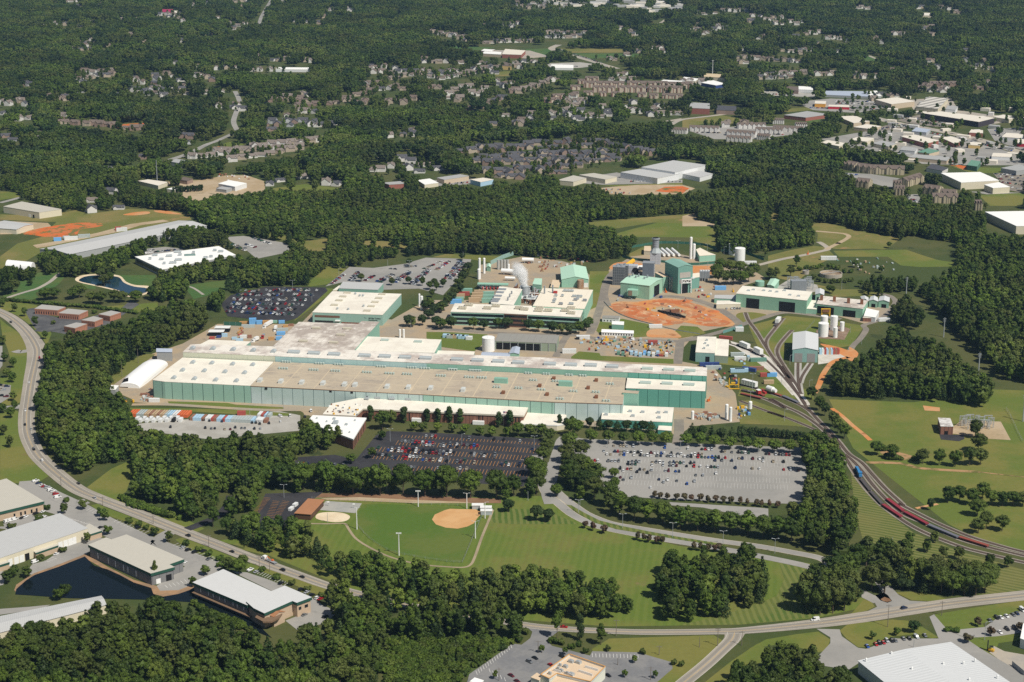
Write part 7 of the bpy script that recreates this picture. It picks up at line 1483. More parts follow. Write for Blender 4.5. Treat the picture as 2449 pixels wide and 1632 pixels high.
for x,y,k,c in((485,660,'sedan','grey'),(580,620,'suv','black'),(645,615,'sedan','white'),(730,595,'sedan','white'),(830,575,'sedan','grey'),(885,555,'sedan','dark blue'),(960,505,'van','white'),(630,835,'sedan','white'),(735,790,'suv','black'),(850,770,'suv','black')):
 one_car('Y5',x,y,(x+50,y+40),k,c,f"{c} {WORDK[k]} in the lot at the right edge, {ordn(sorted((485,580,645,730,830,885,960,630,735,850)).index(x))} from the left","cars in the lot at the right edge")
for x,y,k,c,l_ in((845,908,'sedan','black',"black car in the restaurant lot"),(793,942,'suv','grey',"grey suv beside the black car in the restaurant lot"),(990,972,'sedan','red',"red car tucked beside the restaurant wall"),(1095,895,'suv','black',"black suv behind the restaurant"),(625,1068,'sedan','maroon',"maroon car alone in the restaurant lot"),(1515,1068,'sedan','black',"black car at the restaurant drive through"),(680,1122,'sedan','maroon',"dark car at the bottom of the restaurant lot")):
 one_car('R',x,y,(x+60,y+30),k,c,l_,None)
AP=vdir('L',540,1158,2145,1190)+math.pi/2
GP="cars in the grey car park"
def lst(fr,xs,y0,sl,x0,where,group,rot=AP):car_px(fr,xs,y0,sl,x0,rot,where,group)
lst('L',[440,540,568,598,628,656,688,720,752,782,872,905,935,965,995,1060,1118,1150,1245,1275,1308,1340],1158,.04,540,"in the back row of the grey car park",GP)
lst('L',[468,500,592,626,714,776,810,840,870,930,963,1025,1055,1085,1118,1180,1210,1242,1305,1338,1370,1400,1436,1466,1495,1556,1680,1712,1808,1870,1902],1188,.03,590,"in the second row of the grey car park",GP)
lst('L',[1462,1525,1615,1995,2090,1903],1240,.02,1462,"scattered behind the second row of the grey car park",GP)
lst('L',[330,355,385,480,513,543,575,668,700,734,764,885,920,955,985,1045,1080,1110,1140,1172,1236,1270],1245,.028,480,"in the third row of the grey car park",GP)
lst('L',[663,697,730,882,983,1045,1075,1107,1200,1268,1326,1392,1424,1455,1487,1648,1805,1868,2092,2155,2226],1274,.035,660,"in the fourth row of the grey car park",GP)
lst('L',[590,655,690,770,812,878,1004,1034,1098,1130],1315,.05,590,"in the fifth row of the grey car park",GP)
for i,(x,y)in enumerate(((617,1336),(745,1346),(840,1353),(1284,1376),(1350,1378),(1470,1360),(592,1396),(620,1418),(692,1400),(946,1415),(988,1441),(1026,1420),(1110,1428),(1203,1456),(1272,1432),(868,1490))):
 p=g(*px('L',x,y)[0]);cl=('white','black','black','grey','silver','white','maroon','grey','silver','dark blue','silver','white','grey','blue','silver','white')[i]
 car(p.x,p.y,AP,('sedan','suv','pickup')[i%3],cl,f"{cl} {WORDK[('sedan', 'suv', 'pickup')[i % 3]]} parked apart at the near side of the grey lot, {ordn(i)} of these",GP)
lst('L',[1522,1552,1616,1675,1705,1738,1768,1930,1958,2018,2048,2082,2115,2145],1160,.05,1522,"along the treed far edge of the grey car park",GP)
lst('L',[530,592,620,650,710,1000,1212,1340,1370,1400,1430],1105,.04,530,"in the shade at the far edge of the grey car park",GP)
GB="cars in the black car park"
ABl=vdir('K',1365,1290,1390,1235)
def stalls(fr,x0,y0,x1,sl,dens,where,group,rot,step_=31.5,avoid=()):
 xs=[x for x in np.arange(x0,x1,step_)if rc.random()<dens(x)]
 lst(fr,xs,y0,sl,x0,where,group,rot)
dn=lambda x:.8 if x<1080 else.5 if x<1300 else.22
stalls('K',590,986,1900,.06,lambda x:dn(x)*.95,"in the second row of the black car park",GB,ABl)
stalls('K',690,1012,1880,.06,lambda x:dn(x)*.6,"in the third row of the black car park",GB,ABl)
stalls('K',405,1046,1870,.06,dn,"in the fourth row of the black car park",GB,ABl)
stalls('K',432,1068,1850,.06,lambda x:dn(x)*.85,"in the fifth row of the black car park",GB,ABl)
stalls('K',380,1110,1830,.06,lambda x:dn(x)*.55,"in the sixth row of the black car park",GB,ABl)
stalls('K',530,1140,1810,.06,lambda x:dn(x)*.6,"in the seventh row of the black car park",GB,ABl)
lst('K',[843,898,930,1237,1467,1555,1705],938,.055,843,"in the back row of the black car park",GB,ABl)
lst('K',[560,612,705,735,955,1128,1155,1215],1222,.03,560,"in the row nearest the trees of the black car park",GB,ABl)
lst('K',[-330,-290,-250,-60,5,45,80],1200,.01,-330,"in the dark strip below the white roofed office",GB,ABl)
for i,(x,y,k,c)in enumerate(((715,945,'suv','black'),(772,952,'suv','black'),(887,958,'suv','dark blue'),(415,1010,'suv','black'),(735,1018,'suv','black'),(790,1024,'sedan','grey'),(822,1022,'sedan','black'),(912,1030,'sedan','tan'),(965,1030,'sedan','maroon'),(1010,1014,'suv','black'),(1068,1020,'sedan','grey'),(1098,1020,'sedan','grey'),(1135,1042,'sedan','white'),(1186,1025,'suv','black'),(1240,1024,'sedan','silver'),(1415,905,'suv','white'),(1432,912,'pickup','white'),(1512,908,'suv','white'),(1650,915,'suv','black'),(1705,865,'van','white'),(1165,970,'suv','black'),(1200,970,'suv','black'),(1235,980,'suv','black'),(1320,975,'suv','black'),(1425,960,'sedan','white'))):
 p=g(*px('J',x,y)[0]);car(p.x,p.y,ABl+.35,k,c,f"{c} {WORDK[k]} on the gravel lot by the containers, {ordn(i)} named","cars on the gravel lot by the containers")
def fill(fr,rows,dens,rot):
 for(x0,y0,x1,y1)in rows:
  a,b2=gp(fr,x0,y0,x1,y1);L=(b2-a).length;d=(b2-a)/L
  for k in range(int(L/2.75)):
   if rc.random()<dens:
    p=a+d*(k*2.75+1);STUFFCARS.append((p.x,p.y,rot+rc.choice((0,3.14)),rc.choice(KINDS_),rc.choice(COLS)))
A2=vdir('E',720,600,380,850)
fill('E',[(-150-i*30,600+i*38,590-i*42,590+i*46)for i in range(6)]+[(-140-i*30,609+i*38,580-i*42,599+i*46)for i in range(6)],.6,A2+math.pi)
A3=vdir('E',1100,500,1250,390)
fill('E',[(690,540,810,450),(860,510,945,425),(885,515,950,440),(1000,510,1105,455),(1115,520,1250,450),(1140,524,1270,455),(1250,530,1410,420),(1275,532,1430,425),(1420,545,1590,400),(1445,548,1600,410),(1540,400,1720,330),(1660,410,1780,330),(1740,490,1880,330),(1765,492,1910,340),(1785,495,1930,350),(1230,400,1310,405),(1370,385,1480,375)],.92,A3+1.4)
fill('D',[(2130,560,2260,600),(2150,580,2280,625),(2260,560,2352,590),(2330,500,2500,560),(1340,620,1500,600),(1340,640,1620,610),(1820,520,2000,560),(560,1215,800,1260)],.7,.9)
fill('T',[(0,960,80,980),(0,1000,80,1010),(0,1050,70,1060)],.9,.1)
fill('Cc',[(1040,700,1330,705),(1060,715,1370,722),(1100,730,1390,740),(1120,745,1330,752),(880,745,1100,752),(1500,815,1760,860),(1530,805,1800,850),(1560,830,1800,872),(1300,900,1520,880),(1340,890,1500,872),(2150,1200,2353,1215),(2160,1215,2360,1235),(2180,1235,2360,1255),(2200,1260,2360,1280),(2230,1290,2360,1310),(2150,900,2350,960),(2150,930,2340,990),(1100,1200,1280,1215),(1550,1360,1620,1395),(1640,1100,1900,1120),(1320,820,1700,905),(1500,870,2300,1050),(480,650,780,655),(100,915,700,930)],.6,.7)
fill('B',[(1780,1310,1950,1310),(1790,1330,2000,1335),(690,1270,880,1262),(1980,1255,2352,1255),(1440,465,1640,460),(1500,340,1800,440)],.55,1.3)
fill('Gg',[(1290,768,1460,764),(1580,760,1750,770),(1900,790,2020,795)],.6,1.5)
b=MB();cn=list(PAINT);
for x,y,rot,kd,col in STUFFCARS:
 bd,gl,_=CARG[kd];ca,sa=math.cos(rot),math.sin(rot)
 for src,mi_ in((bd,cn.index(col)),(gl,len(cn))):
  b.cur=mi_;b.add([(x+p.x*ca-p.y*sa,y+p.x*sa+p.y*ca,p.z+.16)for p in src.v],src.f)
tag(b.build("parked_cars",CGL,None,[PM[k]for k in cn]+[CGL]),"hundreds of small cars filling the farther staff and shop car parks","cars",None,'stuff')
print("CARS",NCAR,len(STUFFCARS))
def stall_lines(nm,fr,x0,y0,x1,sl,m,ln_=11.0,step_=31.5,wd=.3,dx=0):
 q=MB()
 for x in np.arange(x0,x1,step_):
  p=g(*px(fr,x,y0+sl*(x-x0))[0]);a=ABl
  d=Vector((math.cos(a),math.sin(a)));n=Vector((-d.y,d.x))*wd/2;p2=Vector((p.x,p.y));e0,e1=p2-d*ln_/2,p2+d*ln_/2
  q.poly([e0-n,e1-n,e1+n,e0+n]if True else[],.19)
 structure(q.build(nm,m))
org=flat("orange_line_paint",(.5,.24,.07),.7)
stall_lines("stall_marking",'K',575,997,1890,.06,org);stall_lines("stall_marking",'K',390,1057,1860,.06,org);stall_lines("stall_marking",'K',365,1124,1830,.06,org);stall_lines("stall_marking",'K',545,1225,1780,.05,org);stall_lines("stall_marking",'K',620,938,1900,.055,org,6)
for c in((1370,860,1790,870,14,(20,40)),(300,1020,620,780,16,(50,20)),(420,1000,560,1080,5,(50,20))):
 q=MB();n_=c[4]
 for i in range(n_):
  t=i/(n_-1);x,y=c[0]+(c[2]-c[0])*t,c[1]+(c[3]-c[1])*t;a,e=gp('R',x,y,x+c[5][0]*.15,y+c[5][1]);d=(e-a).normalized();nn=Vector((-d.y,d.x,0))*.12;e=a+d*5
  q.poly([(a-nn)[:2],(e-nn)[:2],(e+nn)[:2],(a+nn)[:2]],.2)
 structure(q.build("stall_marking",paint_w))
for fr,x0,y0,x1,y1,n_,dx,dy in(('N',1040,575,1390,700,12,50,-25),('N',1590,790,2040,965,16,60,-25),('N',790,470,870,500,4,50,-25),('S2',1080,270,1400,410,12,60,-40),('S2',500,90,680,180,7,60,-35),('N',560,510,900,620,14,20,12),('N',1540,1180,1720,1130,6,-30,-30),('N',410,930,470,900,4,40,10),('O',20,480,120,350,12,60,5),('O',130,540,200,380,12,60,5),('O',200,530,290,380,12,60,5)):
 q=MB()
 for i in range(n_):
  t=i/(n_-1);a,e=gp(fr,x0+(x1-x0)*t,y0+(y1-y0)*t,x0+(x1-x0)*t+dx,y0+(y1-y0)*t+dy);d=(e-a).normalized();nn=Vector((-d.y,d.x,0))*.14;e=a+d*5.2
  q.poly([(a-nn)[:2],(e-nn)[:2],(e+nn)[:2],(a+nn)[:2]],.2)
 structure(q.build("stall_marking",org if fr=='O' else paint_w))
RAILM=flat("rail_steel",(.16,.1,.075),.6,.3);TIE=uvmat("sleepers",(.15,.115,.09),joint=.62,jw=.26,jc=(.07,.05,.04),stain=.2)
def track(pts,wide=5.5,m=ballast,lev=6):
 global NP;NP+=1
 W2=smooth(pts,8,False);strip("railway_bed",m,W2,wide,lev+(NP%9)*.1)
 L,Rr=ribbon(W2,2.6);n=len(L);z=.3+(NP%9)*.004;us=[0]
 for i in range(1,n):us.append(us[-1]+(W2[i]-W2[i-1]).length)
 structure(mesh_obj("railway_sleepers",[(*p,z)for p in L]+[(*p,z)for p in Rr],[(i,n+i,n+i+1,i+1)for i in range(n-1)],TIE,None,[[(us[i],0),(us[i],1),(us[i+1],1),(us[i+1],0)]for i in range(n-1)]))
 for s in(-.75,.75):strip("rail",RAILM,W2,.32,0,s,z=.47+(NP%9)*.004)
 ROADS.append((np.array([(p.x,p.y)for p in W2]),6,False));return W2
T1=track(gp('Gg',1470,800,1500,875,1570,970,1650,1100,1750,1250,1880,1410)+gp('M',100,60,200,205,270,310,340,420,460,560,560,660,650,760,740,868,860,952,960,1062,1080,1192,1230,1330)+gp('Q',1140,22,1300,104,1500,202,1750,305,2000,382,2221,440,2500,500))
T2=track(gp('M',690,872,725,925,790,1032,850,1122,930,1220,1050,1342)+gp('Q',1150,152,1300,242,1480,322,1700,402,1850,442,2221,530,2500,590))
T3=track(gp('M',705,872,780,935,870,1035,960,1152,1090,1292)+gp('Q',1180,112,1390,202,1650,322,1910,397,2221,472,2500,540))
T4=track(gp('L',1700,625,1900,665,2100,752)+gp('M',20,365,150,430,300,500,450,600,560,700,660,820))
T5=track(gp('L',1690,690,1900,770,2100,840)+gp('M',0,482,180,542,330,602,430,645),4.5)
T6=track(gp('L',1590,160,1680,190,1800,240,1890,282,2000,380,2100,482,2200,602,2280,702)+gp('M',340,420),8,white_gravel)
T7=track(gp('Gg',1900,962,1860,1002,1780,1100,1765,1180,1830,1300,1920,1432,1985,1550),5.5)
T8=track(gp('Gg',1820,850,1740,950,1670,1042,1662,1102,1700,1182,1790,1292,1900,1440),5.5)
T9=track(gp('Gg',1955,1262,1955,1400,1975,1540),6.5,gravel);T9b=track(gp('Gg',2070,1266,1995,1380,1970,1450),6.5,gravel)
T10=track(gp('L',1700,540,1880,592,2060,652,2230,722,2352,800),4.5)
area("gravel_strip",white_gravel,'Gg',1330,1060,1500,1110,1660,1190,1720,1230,1920,1430,1990,1480,2010,1560,1900,1560,1740,1380,1560,1240,1380,1120,lev=3)
def wagon(nm,lab,fr,c,m,deck_h=.5,load=None,lm=None,lh=3.2,group=None,wd=2.9,cat="rail wagon"):
 a,e=gp(fr,*c);d=(e-a);L=d.length;rot=math.atan2(d.y,d.x);mid_=(a+e)/2
 o=thing(nm,lab,cat,(mid_.x,mid_.y,0),group)
 q=MB();q.box((mid_.x,mid_.y,1.1),L,wd,deck_h,rot);q.box((mid_.x,mid_.y,.75),L*.6,1.2,.4,rot);q.build("deck",m,o)
 for t in(.14,.86):
  p=a+d*t;q=MB()
  for s in(-.9,.9):
   for w2 in(-.75,.75):
    ax=Vector((math.cos(rot),math.sin(rot),0))*s;si=Vector((-math.sin(rot),math.cos(rot),0))*w2;pp=p+ax+si;sn=si.normalized()*.12;q.tube((pp.x-sn.x,pp.y-sn.y,.9),(pp.x+sn.x,pp.y+sn.y,.9),.45,10)
  q.box((p.x,p.y,.8),2.8,1.9,.3,rot);q.build("bogie",BLK,o)
 return o,a,e,mid_,rot,L
def cargo(lab,mid_,rot,L,wd,h,m,z=1.6,nm="cargo_crate",group=None,offs=0.0):
 p=mid_+Vector((math.cos(rot),math.sin(rot),0))*offs;o=thing(nm,lab,"crate",(p.x,p.y,z),group);q=MB();q.box((p.x,p.y,z),L,wd,h,rot);
 for s in(-1,1):
  for t in np.linspace(-.46,.46,6):v_=p+Vector((math.cos(rot),math.sin(rot),0))*L*t+Vector((-math.sin(rot),math.cos(rot),0))*s*wd*.5;q.box((v_.x,v_.y,z),.18,.18,h,rot)
 q.build("casing",m,o);q=MB();q.box((p.x,p.y,z+h),L*1.01,wd*1.02,.12,rot);q.build("lid",WHITE_P if m is not RUST else RUST,o);return o
REDW2=flat("pinkish_red_deck",(.26,.035,.05),.7);DKW=flat("dark_wagon",(.09,.08,.08),.8,var=.3);GRW=flat("grey_wagon",(.15,.15,.18),.8,var=.3);RSW=flat("red_brown_wagon",(.27,.07,.05),.8,var=.3)
GW="flat wagons on the curved tracks"
a,e=gp('M',808,1018,850,1100);rot=math.atan2((e-a).y,(e-a).x);L=(e-a).length;d=(e-a).normalized();mid_=(a+e)/2
o,*_=wagon("locomotive","blue locomotive at the head of the flat wagons",'M',(808,1018,850,1100),DKW,cat="locomotive")
q=MB();q.box((mid_.x,mid_.y,1.6),L*.94,2.4,1.9,rot);q.box((mid_-d*L*.1).to_tuple()[:2]+(3.5,),L*.5,1.8,.5,rot);q.build("hood",flat("loco_blue",(.05,.22,.46),.5),o);q=MB();p=mid_+d*L*.3;q.box((p.x,p.y,1.6),3.2,3,2.9,rot);q.build("cab",flat("loco_blue",None),o);q=MB();q.box((p.x,p.y,3.1),3.3,3.1,.8,rot);q.build("window",DARKGL,o)
wagon("flat_wagon","dark flat wagon coupled to the blue locomotive",'M',(855,1112,940,1218),DKW,group=GW);wagon("flat_wagon","second dark flat wagon before the red decked ones",'M',(945,1228,1048,1340),DKW,group=GW)
wagon("flat_wagon","red decked flat wagon on the near curved track",'M',(1056,1350,1222,1460),REDW2,.9,group=GW);wagon("flat_wagon","red decked flat wagon leading the middle curved track",'M',(1095,1298,1242,1408),REDW2,.9,group=GW);wagon("flat_wagon","red decked flat wagon second on the middle curved track",'M',(1256,1418,1462,1528),REDW2,.9,group=GW)
wagon("flat_wagon","blue grey laden flat wagon between red wagons",'Q',(1392,218,1648,325),GRW,.9,group=GW);wagon("flat_wagon","rust red flat wagon last on the middle curved track",'Q',(1660,325,1908,402),RSW,.9,group=GW)
o=wagon("flat_wagon","dark flat wagon carrying a white box behind the green workshop",'L',(1665,178,1800,235),DKW);cargo("upper white box load on the gravel spur wagons",o[3],o[4],13,3.6,4,WHITE_P)
o=wagon("flat_wagon","dark flat wagon carrying a white box at the end of the spur",'L',(1810,240,1905,285),DKW);cargo("lower white box load on the gravel spur wagons",o[3],o[4],11,3.8,4.6,WHITE_P)
o=wagon("flat_wagon","dark flat wagon under a big white crate by the yard",'L',(1715,545,1855,580),DKW);cargo("long white crate on the wagon beside the yard",o[3],o[4],15,4,4.2,WHITE_P,offs=-1)
o=wagon("flat_wagon","long brown wagon carrying a white machine casing",'L',(1885,592,2070,652),RSW);q=thing("wrapped_machine","white wrapped machine casing lying on the brown wagon","cargo",(o[3].x,o[3].y,1.6));mb_=MB();dd=Vector((math.cos(o[4]),math.sin(o[4]),0));p=o[3]+dd*1.0;mb_.tube(tuple(p-dd*5.5+Vector((0,0,4.1))),tuple(p+dd*1+Vector((0,0,4.1))),2.5,14);mb_.tube(tuple(p+dd*1+Vector((0,0,3.8))),tuple(p+dd*4.5+Vector((0,0,3.8))),2.1,14,1.6);mb_.build("casing",WHITE_P,q)
wagon("flat_wagon","empty grey flat wagon near the track junction",'L',(2085,655,2222,715),GRW,.7);wagon("flat_wagon","empty rust brown wagon on the yard siding",'L',(1700,632,1885,675),RSW,.7)
o=wagon("locomotive","red switcher locomotive at the end of a dark siding wagon",'L',(1850,620,1912,652),RSW,cat="locomotive");q=MB();q.box((o[3].x-2,o[3].y,1.6),4,3,3.2,o[4]);q.build("cab",REDP,o[0]);q=MB();q.box((o[3].x+3,o[3].y,1.6),5,2,1.8,o[4]);q.build("hood",REDP,o[0]);q=MB();q.box((o[3].x-2,o[3].y,4.8),4.4,3.4,.2,o[4]);q.build("roof",WHITE_P,o[0])
wagon("flat_wagon","dark grey wagon coupled to the red switcher",'L',(1705,600,1850,628),DKW,.7)
o=wagon("flat_wagon","short wagon with a white load on the loop track",'Gg',(1740,930,1800,860),DKW);cargo("white tarped load on the loop track wagon",o[3],o[4],12,3.6,3.6,WHITE_P)
def mast(nm,lab,fr,x,yb,yt,heads=0,m=None,r=.16,group=None,cat="lamp post",arm=1.8,cross=0):
 p=g(*px(fr,x,yb)[0]);h=max(5,hof(fr,x,yt,yb));m=m or STEEL
 o=thing(nm,lab,cat,(p.x,p.y,0),group);q=MB();q.tube((p.x,p.y,0),(p.x,p.y,h),r*1.3,8,r*.8);q.build("post",m,o)
 if heads==1 or heads==2:
  for s in((-1,1)if heads==2 else(1,)):
   q=MB();q.tube((p.x,p.y,h-.2),(p.x+s*arm,p.y,h+.25),.08,6);q.build("arm",m,o);q=MB();q.box((p.x+s*(arm+.35),p.y,h+.12),.95,.5,.25);q.build("lamp_head",LGREY,o)
 if heads>2:
  q=MB();q.box((p.x,p.y,h-.3),heads*.9,.2,.2);q.build("crossarm",m,o)
  for i in range(heads):q=MB();q.box((p.x+(i-(heads-1)/2)*.95,p.y-.2,h-.1),.7,.5,.8);q.build("lamp_head",WHITE_P,o)
 for k in range(cross):
  q=MB();q.box((p.x,p.y,h-1-1.4*k),3.4-.6*k,.18,.2);q.build("crossarm",m,o)
  for s in(-1,-.5,.5,1):q=MB();q.cyl((p.x+s*1.5,p.y,h-.8-1.4*k),.1,.35,6);q.build("insulator",GREYM,o)
 return o
WHM=flat("white_mast",(.8,.8,.79),.5)
mast("flood_light","floodlight mast behind the softball outfield by the trees",'O',1538,432,290,4,WHM,.28,None,"floodlight");mast("flood_light","floodlight mast behind the infield by the trees",'O',1985,450,308,2,WHM,.28,None,"floodlight");mast("flood_light","floodlight mast between court and outfield",'O',975,640,440,2,WHM,.3,None,"floodlight");mast("flood_light","floodlight mast on the curved outfield fence",'O',1362,880,678,4,WHM,.3,None,"floodlight");mast("flood_light","floodlight mast on the first base side",'O',2063,722,565,2,WHM,.3,None,"floodlight");mast("flood_light","floodlight mast behind home plate",'O',2152,540,390,1,WHM,.28,None,"floodlight")
GLP="boulevard lamp posts"
for i,(fr,x,y,t)in enumerate((('P',705,488,368),('P',1110,628,498),('P',1570,715,580),('P',2033,780,655),('Q',58,450,322))):mast("lamp_post",f"twin arm lamp post on the boulevard median, {ordn(i)} from the left",fr,x,y,t,2,None,.14,GLP)
for fr,x,y,t,n,lab in(('L',473,1120,1045,2,"lamp post in the shaded corner of the grey car park"),('L',1115,1372,1305,1,"lamp post amid the grey car park"),('L',1857,1180,1100,1,"lamp post at the treed edge of the grey car park"),('L',1143,1140,1060,1,"lamp post at the drive into the annex yard"),('L',1803,600,440,2,"lamp post beside the white crate wagon"),('L',1785,700,600,2,"lamp post beside the rust brown wagon"),('L',2097,875,770,1,"lamp post among the rail sidings"),('L',2148,355,268,1,"lamp post before the locomotive shed"),('L',2325,588,498,1,"lamp post on the grass right of the shed tracks"),('L',2070,540,470,1,"lamp post on the grass by the gravel spur"),('K',1170,1025,915,1,"lamp post in the middle of the black car park"),('K',512,985,870,2,"lamp post on the paved island of the black car park"),('K',1835,1055,935,2,"lamp post at the drive end of the black car park"),('K',1050,1190,1115,1,"lamp post in the front rows of the black car park"),('K',1745,1235,1155,2,"lamp post at the near corner of the black car park"),('K',360,1130,1085,1,"lamp post on the near island of the black car park"),('K',1778,1530,1440,0,"thin pole below the trees at the drive bend"),('K',2255,1580,1520,1,"lamp post beside the lower drive"),('J',1073,1475,1400,1,"lamp post rising among the woodland trees"),('J',1552,1535,1455,1,"lamp post by the woodland path near the small lot"),('J',1455,840,740,0,"thin pole on the lawn before the hall"),('J',1145,930,845,1,"lamp post between the container rows"),('J',747,210,125,1,"lamp post at the wood corner by the yard"),('J',832,125,60,0,"pole at the gate of the machine yard"),('O',305,350,230,2,"lamp post in the small brown lined lot"),('O',398,235,148,1,"lamp post under the big trees near the small lot"),('O',1250,290,195,0,"thin pole under the ball field trees"),('O',705,575,485,0,"volleyball net pole in the sand pit"),('Q',1075,388,308,0,"thin white pole on the striped bank"),('Q',1878,1205,1045,1,"lamp post by the bronze tree at the warehouse lot"),('Q',1263,1265,1198,0,"short post behind the parked warehouse cars"),('E',338,580,503,2,"lamp post at the back of the dark staff lot"),('E',250,630,570,1,"lamp post in the dark staff lot"),('E',145,740,668,1,"lamp post at the near side of the dark staff lot"),('E',515,700,645,1,"lamp post at the grass bank of the dark staff lot"),('E',830,380,330,2,"lamp post at the corner of the grey staff lot"),('E',1212,375,312,0,"pole at the wood side of the grey staff lot"),('E',1412,390,322,2,"lamp post inside the grey staff lot"),('E',762,450,390,1,"lamp post at the entrance of the grey staff lot"),('E',1425,940,868,1,"lamp post by the tree belt road"),('E',502,880,828,1,"lamp post before the lettered wall"),('E',1905,325,240,0,"tall pole at the far end of the grey staff lot"),('Gg',418,225,150,1,"lamp post on the bank behind the tall stack"),('Gg',850,215,140,2,"lamp post behind the horizontal gas tanks"),('Gg',1273,265,195,1,"lamp post beside the pair of white tanks"),('Gg',1120,400,330,1,"lamp post before the cryogenic building"),('Gg',1120,235,170,2,"lamp post behind the slim gas columns"),('Hh',675,745,640,0,"pole before the round settling tank"),('Hh',755,1140,1080,0,"short pole at the fuel farm fence"),('Hh',858,1245,1180,0,"pole beside the outer gravel road"),('Hh',200,1430,1345,1,"lamp post at the corner of the shed tracks")):
 mast("lamp_post",lab,fr,x,y,t,n,None,.14)
for fr,x,y,t,n,lab in(('T',845,1005,870,0,"grey power pole beside the fabric tunnel mouth"),('T',995,890,765,0,"grey power pole behind the fabric tunnel"),('J',118,420,285,0,"bare power pole at the yard fence by the wood"),('N',562,240,150,1,"power pole on the verge near the car row"),('N',945,420,335,1,"power pole on the verge above the tan office"),('N',1410,590,510,1,"power pole on the verge of the office lots"),('N',1920,800,690,1,"power pole on the verge after the dark driveway"),('S2',1107,180,30,2,"power pole beside the loader truck"),('S2',1232,240,75,1,"second power pole beside the loader truck"),('S2',2010,500,330,1,"power pole where the road meets the wood"),('R',1590,700,545,1,"power pole on the lawn above the restaurant"),('U',1055,985,682,2,"power pole at the rounded junction corner"),('U',1445,975,740,1,"power pole on the outer side of the junction"),('Q',1037,1090,893,1,"power pole on the grass island before the gate"),('Q',1506,990,862,1,"power pole across the road from the gate"),('U',110,1130,975,1,"dark lamp pole at the restaurant hedge"),('U',762,1005,832,0,"thin dark pole on the junction lawn"),('R',872,855,738,1,"dark lamp pole on the restaurant island"),('R',513,1110,990,1,"dark lamp pole at the lower restaurant lot"),('R',1907,1105,978,2,"dark lamp pole beside the restaurant drive"),('R',1605,965,910,0,"thin pole on the restaurant island")):
 mast("power_pole",lab,fr,x,y,t,0,flat("pole_timber",(.2,.17,.14),.9),.17,None,"power pole",1.8,n)
for fr,x,y,t,lab in(('Hh',1268,790,625,"steel pylon pole at the head of the powerline gap"),('Hh',1612,1180,1000,"steel pylon pole midway down the powerline gap"),('Hh',1932,1520,1330,"steel pylon pole low in the powerline gap"),('Y7',1565,400,30,"tall steel pylon pole at the corner of the green field"),('Y7',2325,1200,740,"thick lattice pylon at the right edge of the field")):
 mast("steel_pylon",lab,fr,x,y,t,0,STEEL,.45,None,"pylon",1.8,3)
mast("tall_mast","tall white mast above the cream hall",'Cc',207,520,420,4,WHM,.5,None,"mast");mast("radio_mast","slender dark radio mast above the wood",'A',1085,1270,1105,0,GREYM,.5,None,"mast");mast("flag_pole","flagpole with a flag before the brick offices",'K',1550,840,705,0,WHM,.12,None,"flagpole")
p=g(*px('K',1550,840)[0]);h=hof('K',1550,705,840);o=thing("flag","red and white striped flag flying from the office flagpole","flag",(p.x,p.y,h-2));q=MB();q.box((p.x+1.7,p.y,h-2.2),3.2,.08,1.9);q.build("cloth",uvmat("flag_stripes",(.6,.05,.08),vjoint=.3,jw=.14,jc=(.85,.85,.85)),o);q=MB();q.box((p.x+.75,p.y-.05,h-1.3),1.3,.08,1.0);q.build("canton",flat("flag_blue",(.03,.05,.2)),o)
for i,(x,y,t)in enumerate(((1430,830,775),(1485,830,775))):mast("lattice_mast",("left","right")[i]+" mast of the pair in the wood by the far road",'A',x,y,t,0,STEEL,.5,None,"mast",1.8,1)
def fence(nm,lab,pts,h,m,every=6,closed=False,panel=True,group=None):
 W2=[Vector(p)for p in pts];o=thing(nm,lab,"fence",tuple(W2[0]),group);q=MB();posts=MB()
 for a,b2 in zip(W2[:-1],W2[1:]):
  d=(b2-a);L=d.length;n=Vector((-d.y,d.x,0)).normalized()*.04
  if panel:q.prism([(a-n)[:2],(b2-n)[:2],(b2+n)[:2],(a+n)[:2]],.05,h,True)
  else:
   for z in(h*.5,h):q.tube((a.x,a.y,z),(b2.x,b2.y,z),.05,4)
  for k in range(max(1,int(L/every))):p=a+d*(k/max(1,int(L/every)));posts.box((p.x,p.y,0),.14,.14,h+.1)
 q.build("panel",m,o);posts.build("post",STEEL,o)
GSC=flat("green_screen_mesh",(.045,.14,.1),.9);CHAIN=flat("chain_link",(.27,.28,.24),.8)
fence("screen_fence","green screened fence curving behind the gas tanks",smooth(gp('Gg',350,220,520,190,700,165,1000,175,1130,195,1250,240,1400,250,1500,270,1640,320),3,False),3,GSC);fence("screen_fence","green screened fence round the tank park front",smooth(gp('Gg',340,290,420,315,520,325,700,340,960,365,1190,350),3,False),3,GSC);fence("screen_fence","pale green fence at the back of the gas yard",gp('F',590,285,700,230,800,195),5,flat("pale_screen",(.28,.42,.38)))
fence("screen_fence","teal screen fence beside the yard road",gp('Gg',1265,992,1440,935),3,flat("teal_screen",(.14,.3,.28)));fence("container_fence","dark green screen at the machine yard gate",gp('J',905,72,1070,78),4,GSC);fence("chain_fence","low fence along the softball foul line",gp('O',1945,945,2135,495),1.6,CHAIN,5,False,False);fence("chain_fence","curved outfield fence of the softball field",smooth(gp('O',975,600,1080,720,1250,830,1500,895,1800,940,1945,948),3,False),1.6,CHAIN,5,False,False);fence("chain_fence","long fence behind the softball field and court",gp('O',560,360,980,378,1500,408,2060,432),1.8,CHAIN,6,False,False);fence("concrete_barrier","pale curved barrier along the red soil pit",smooth(gp('Gg',170,700,250,780,400,850,600,905,820,960,1050,1000),3,False),1.1,LGREY)
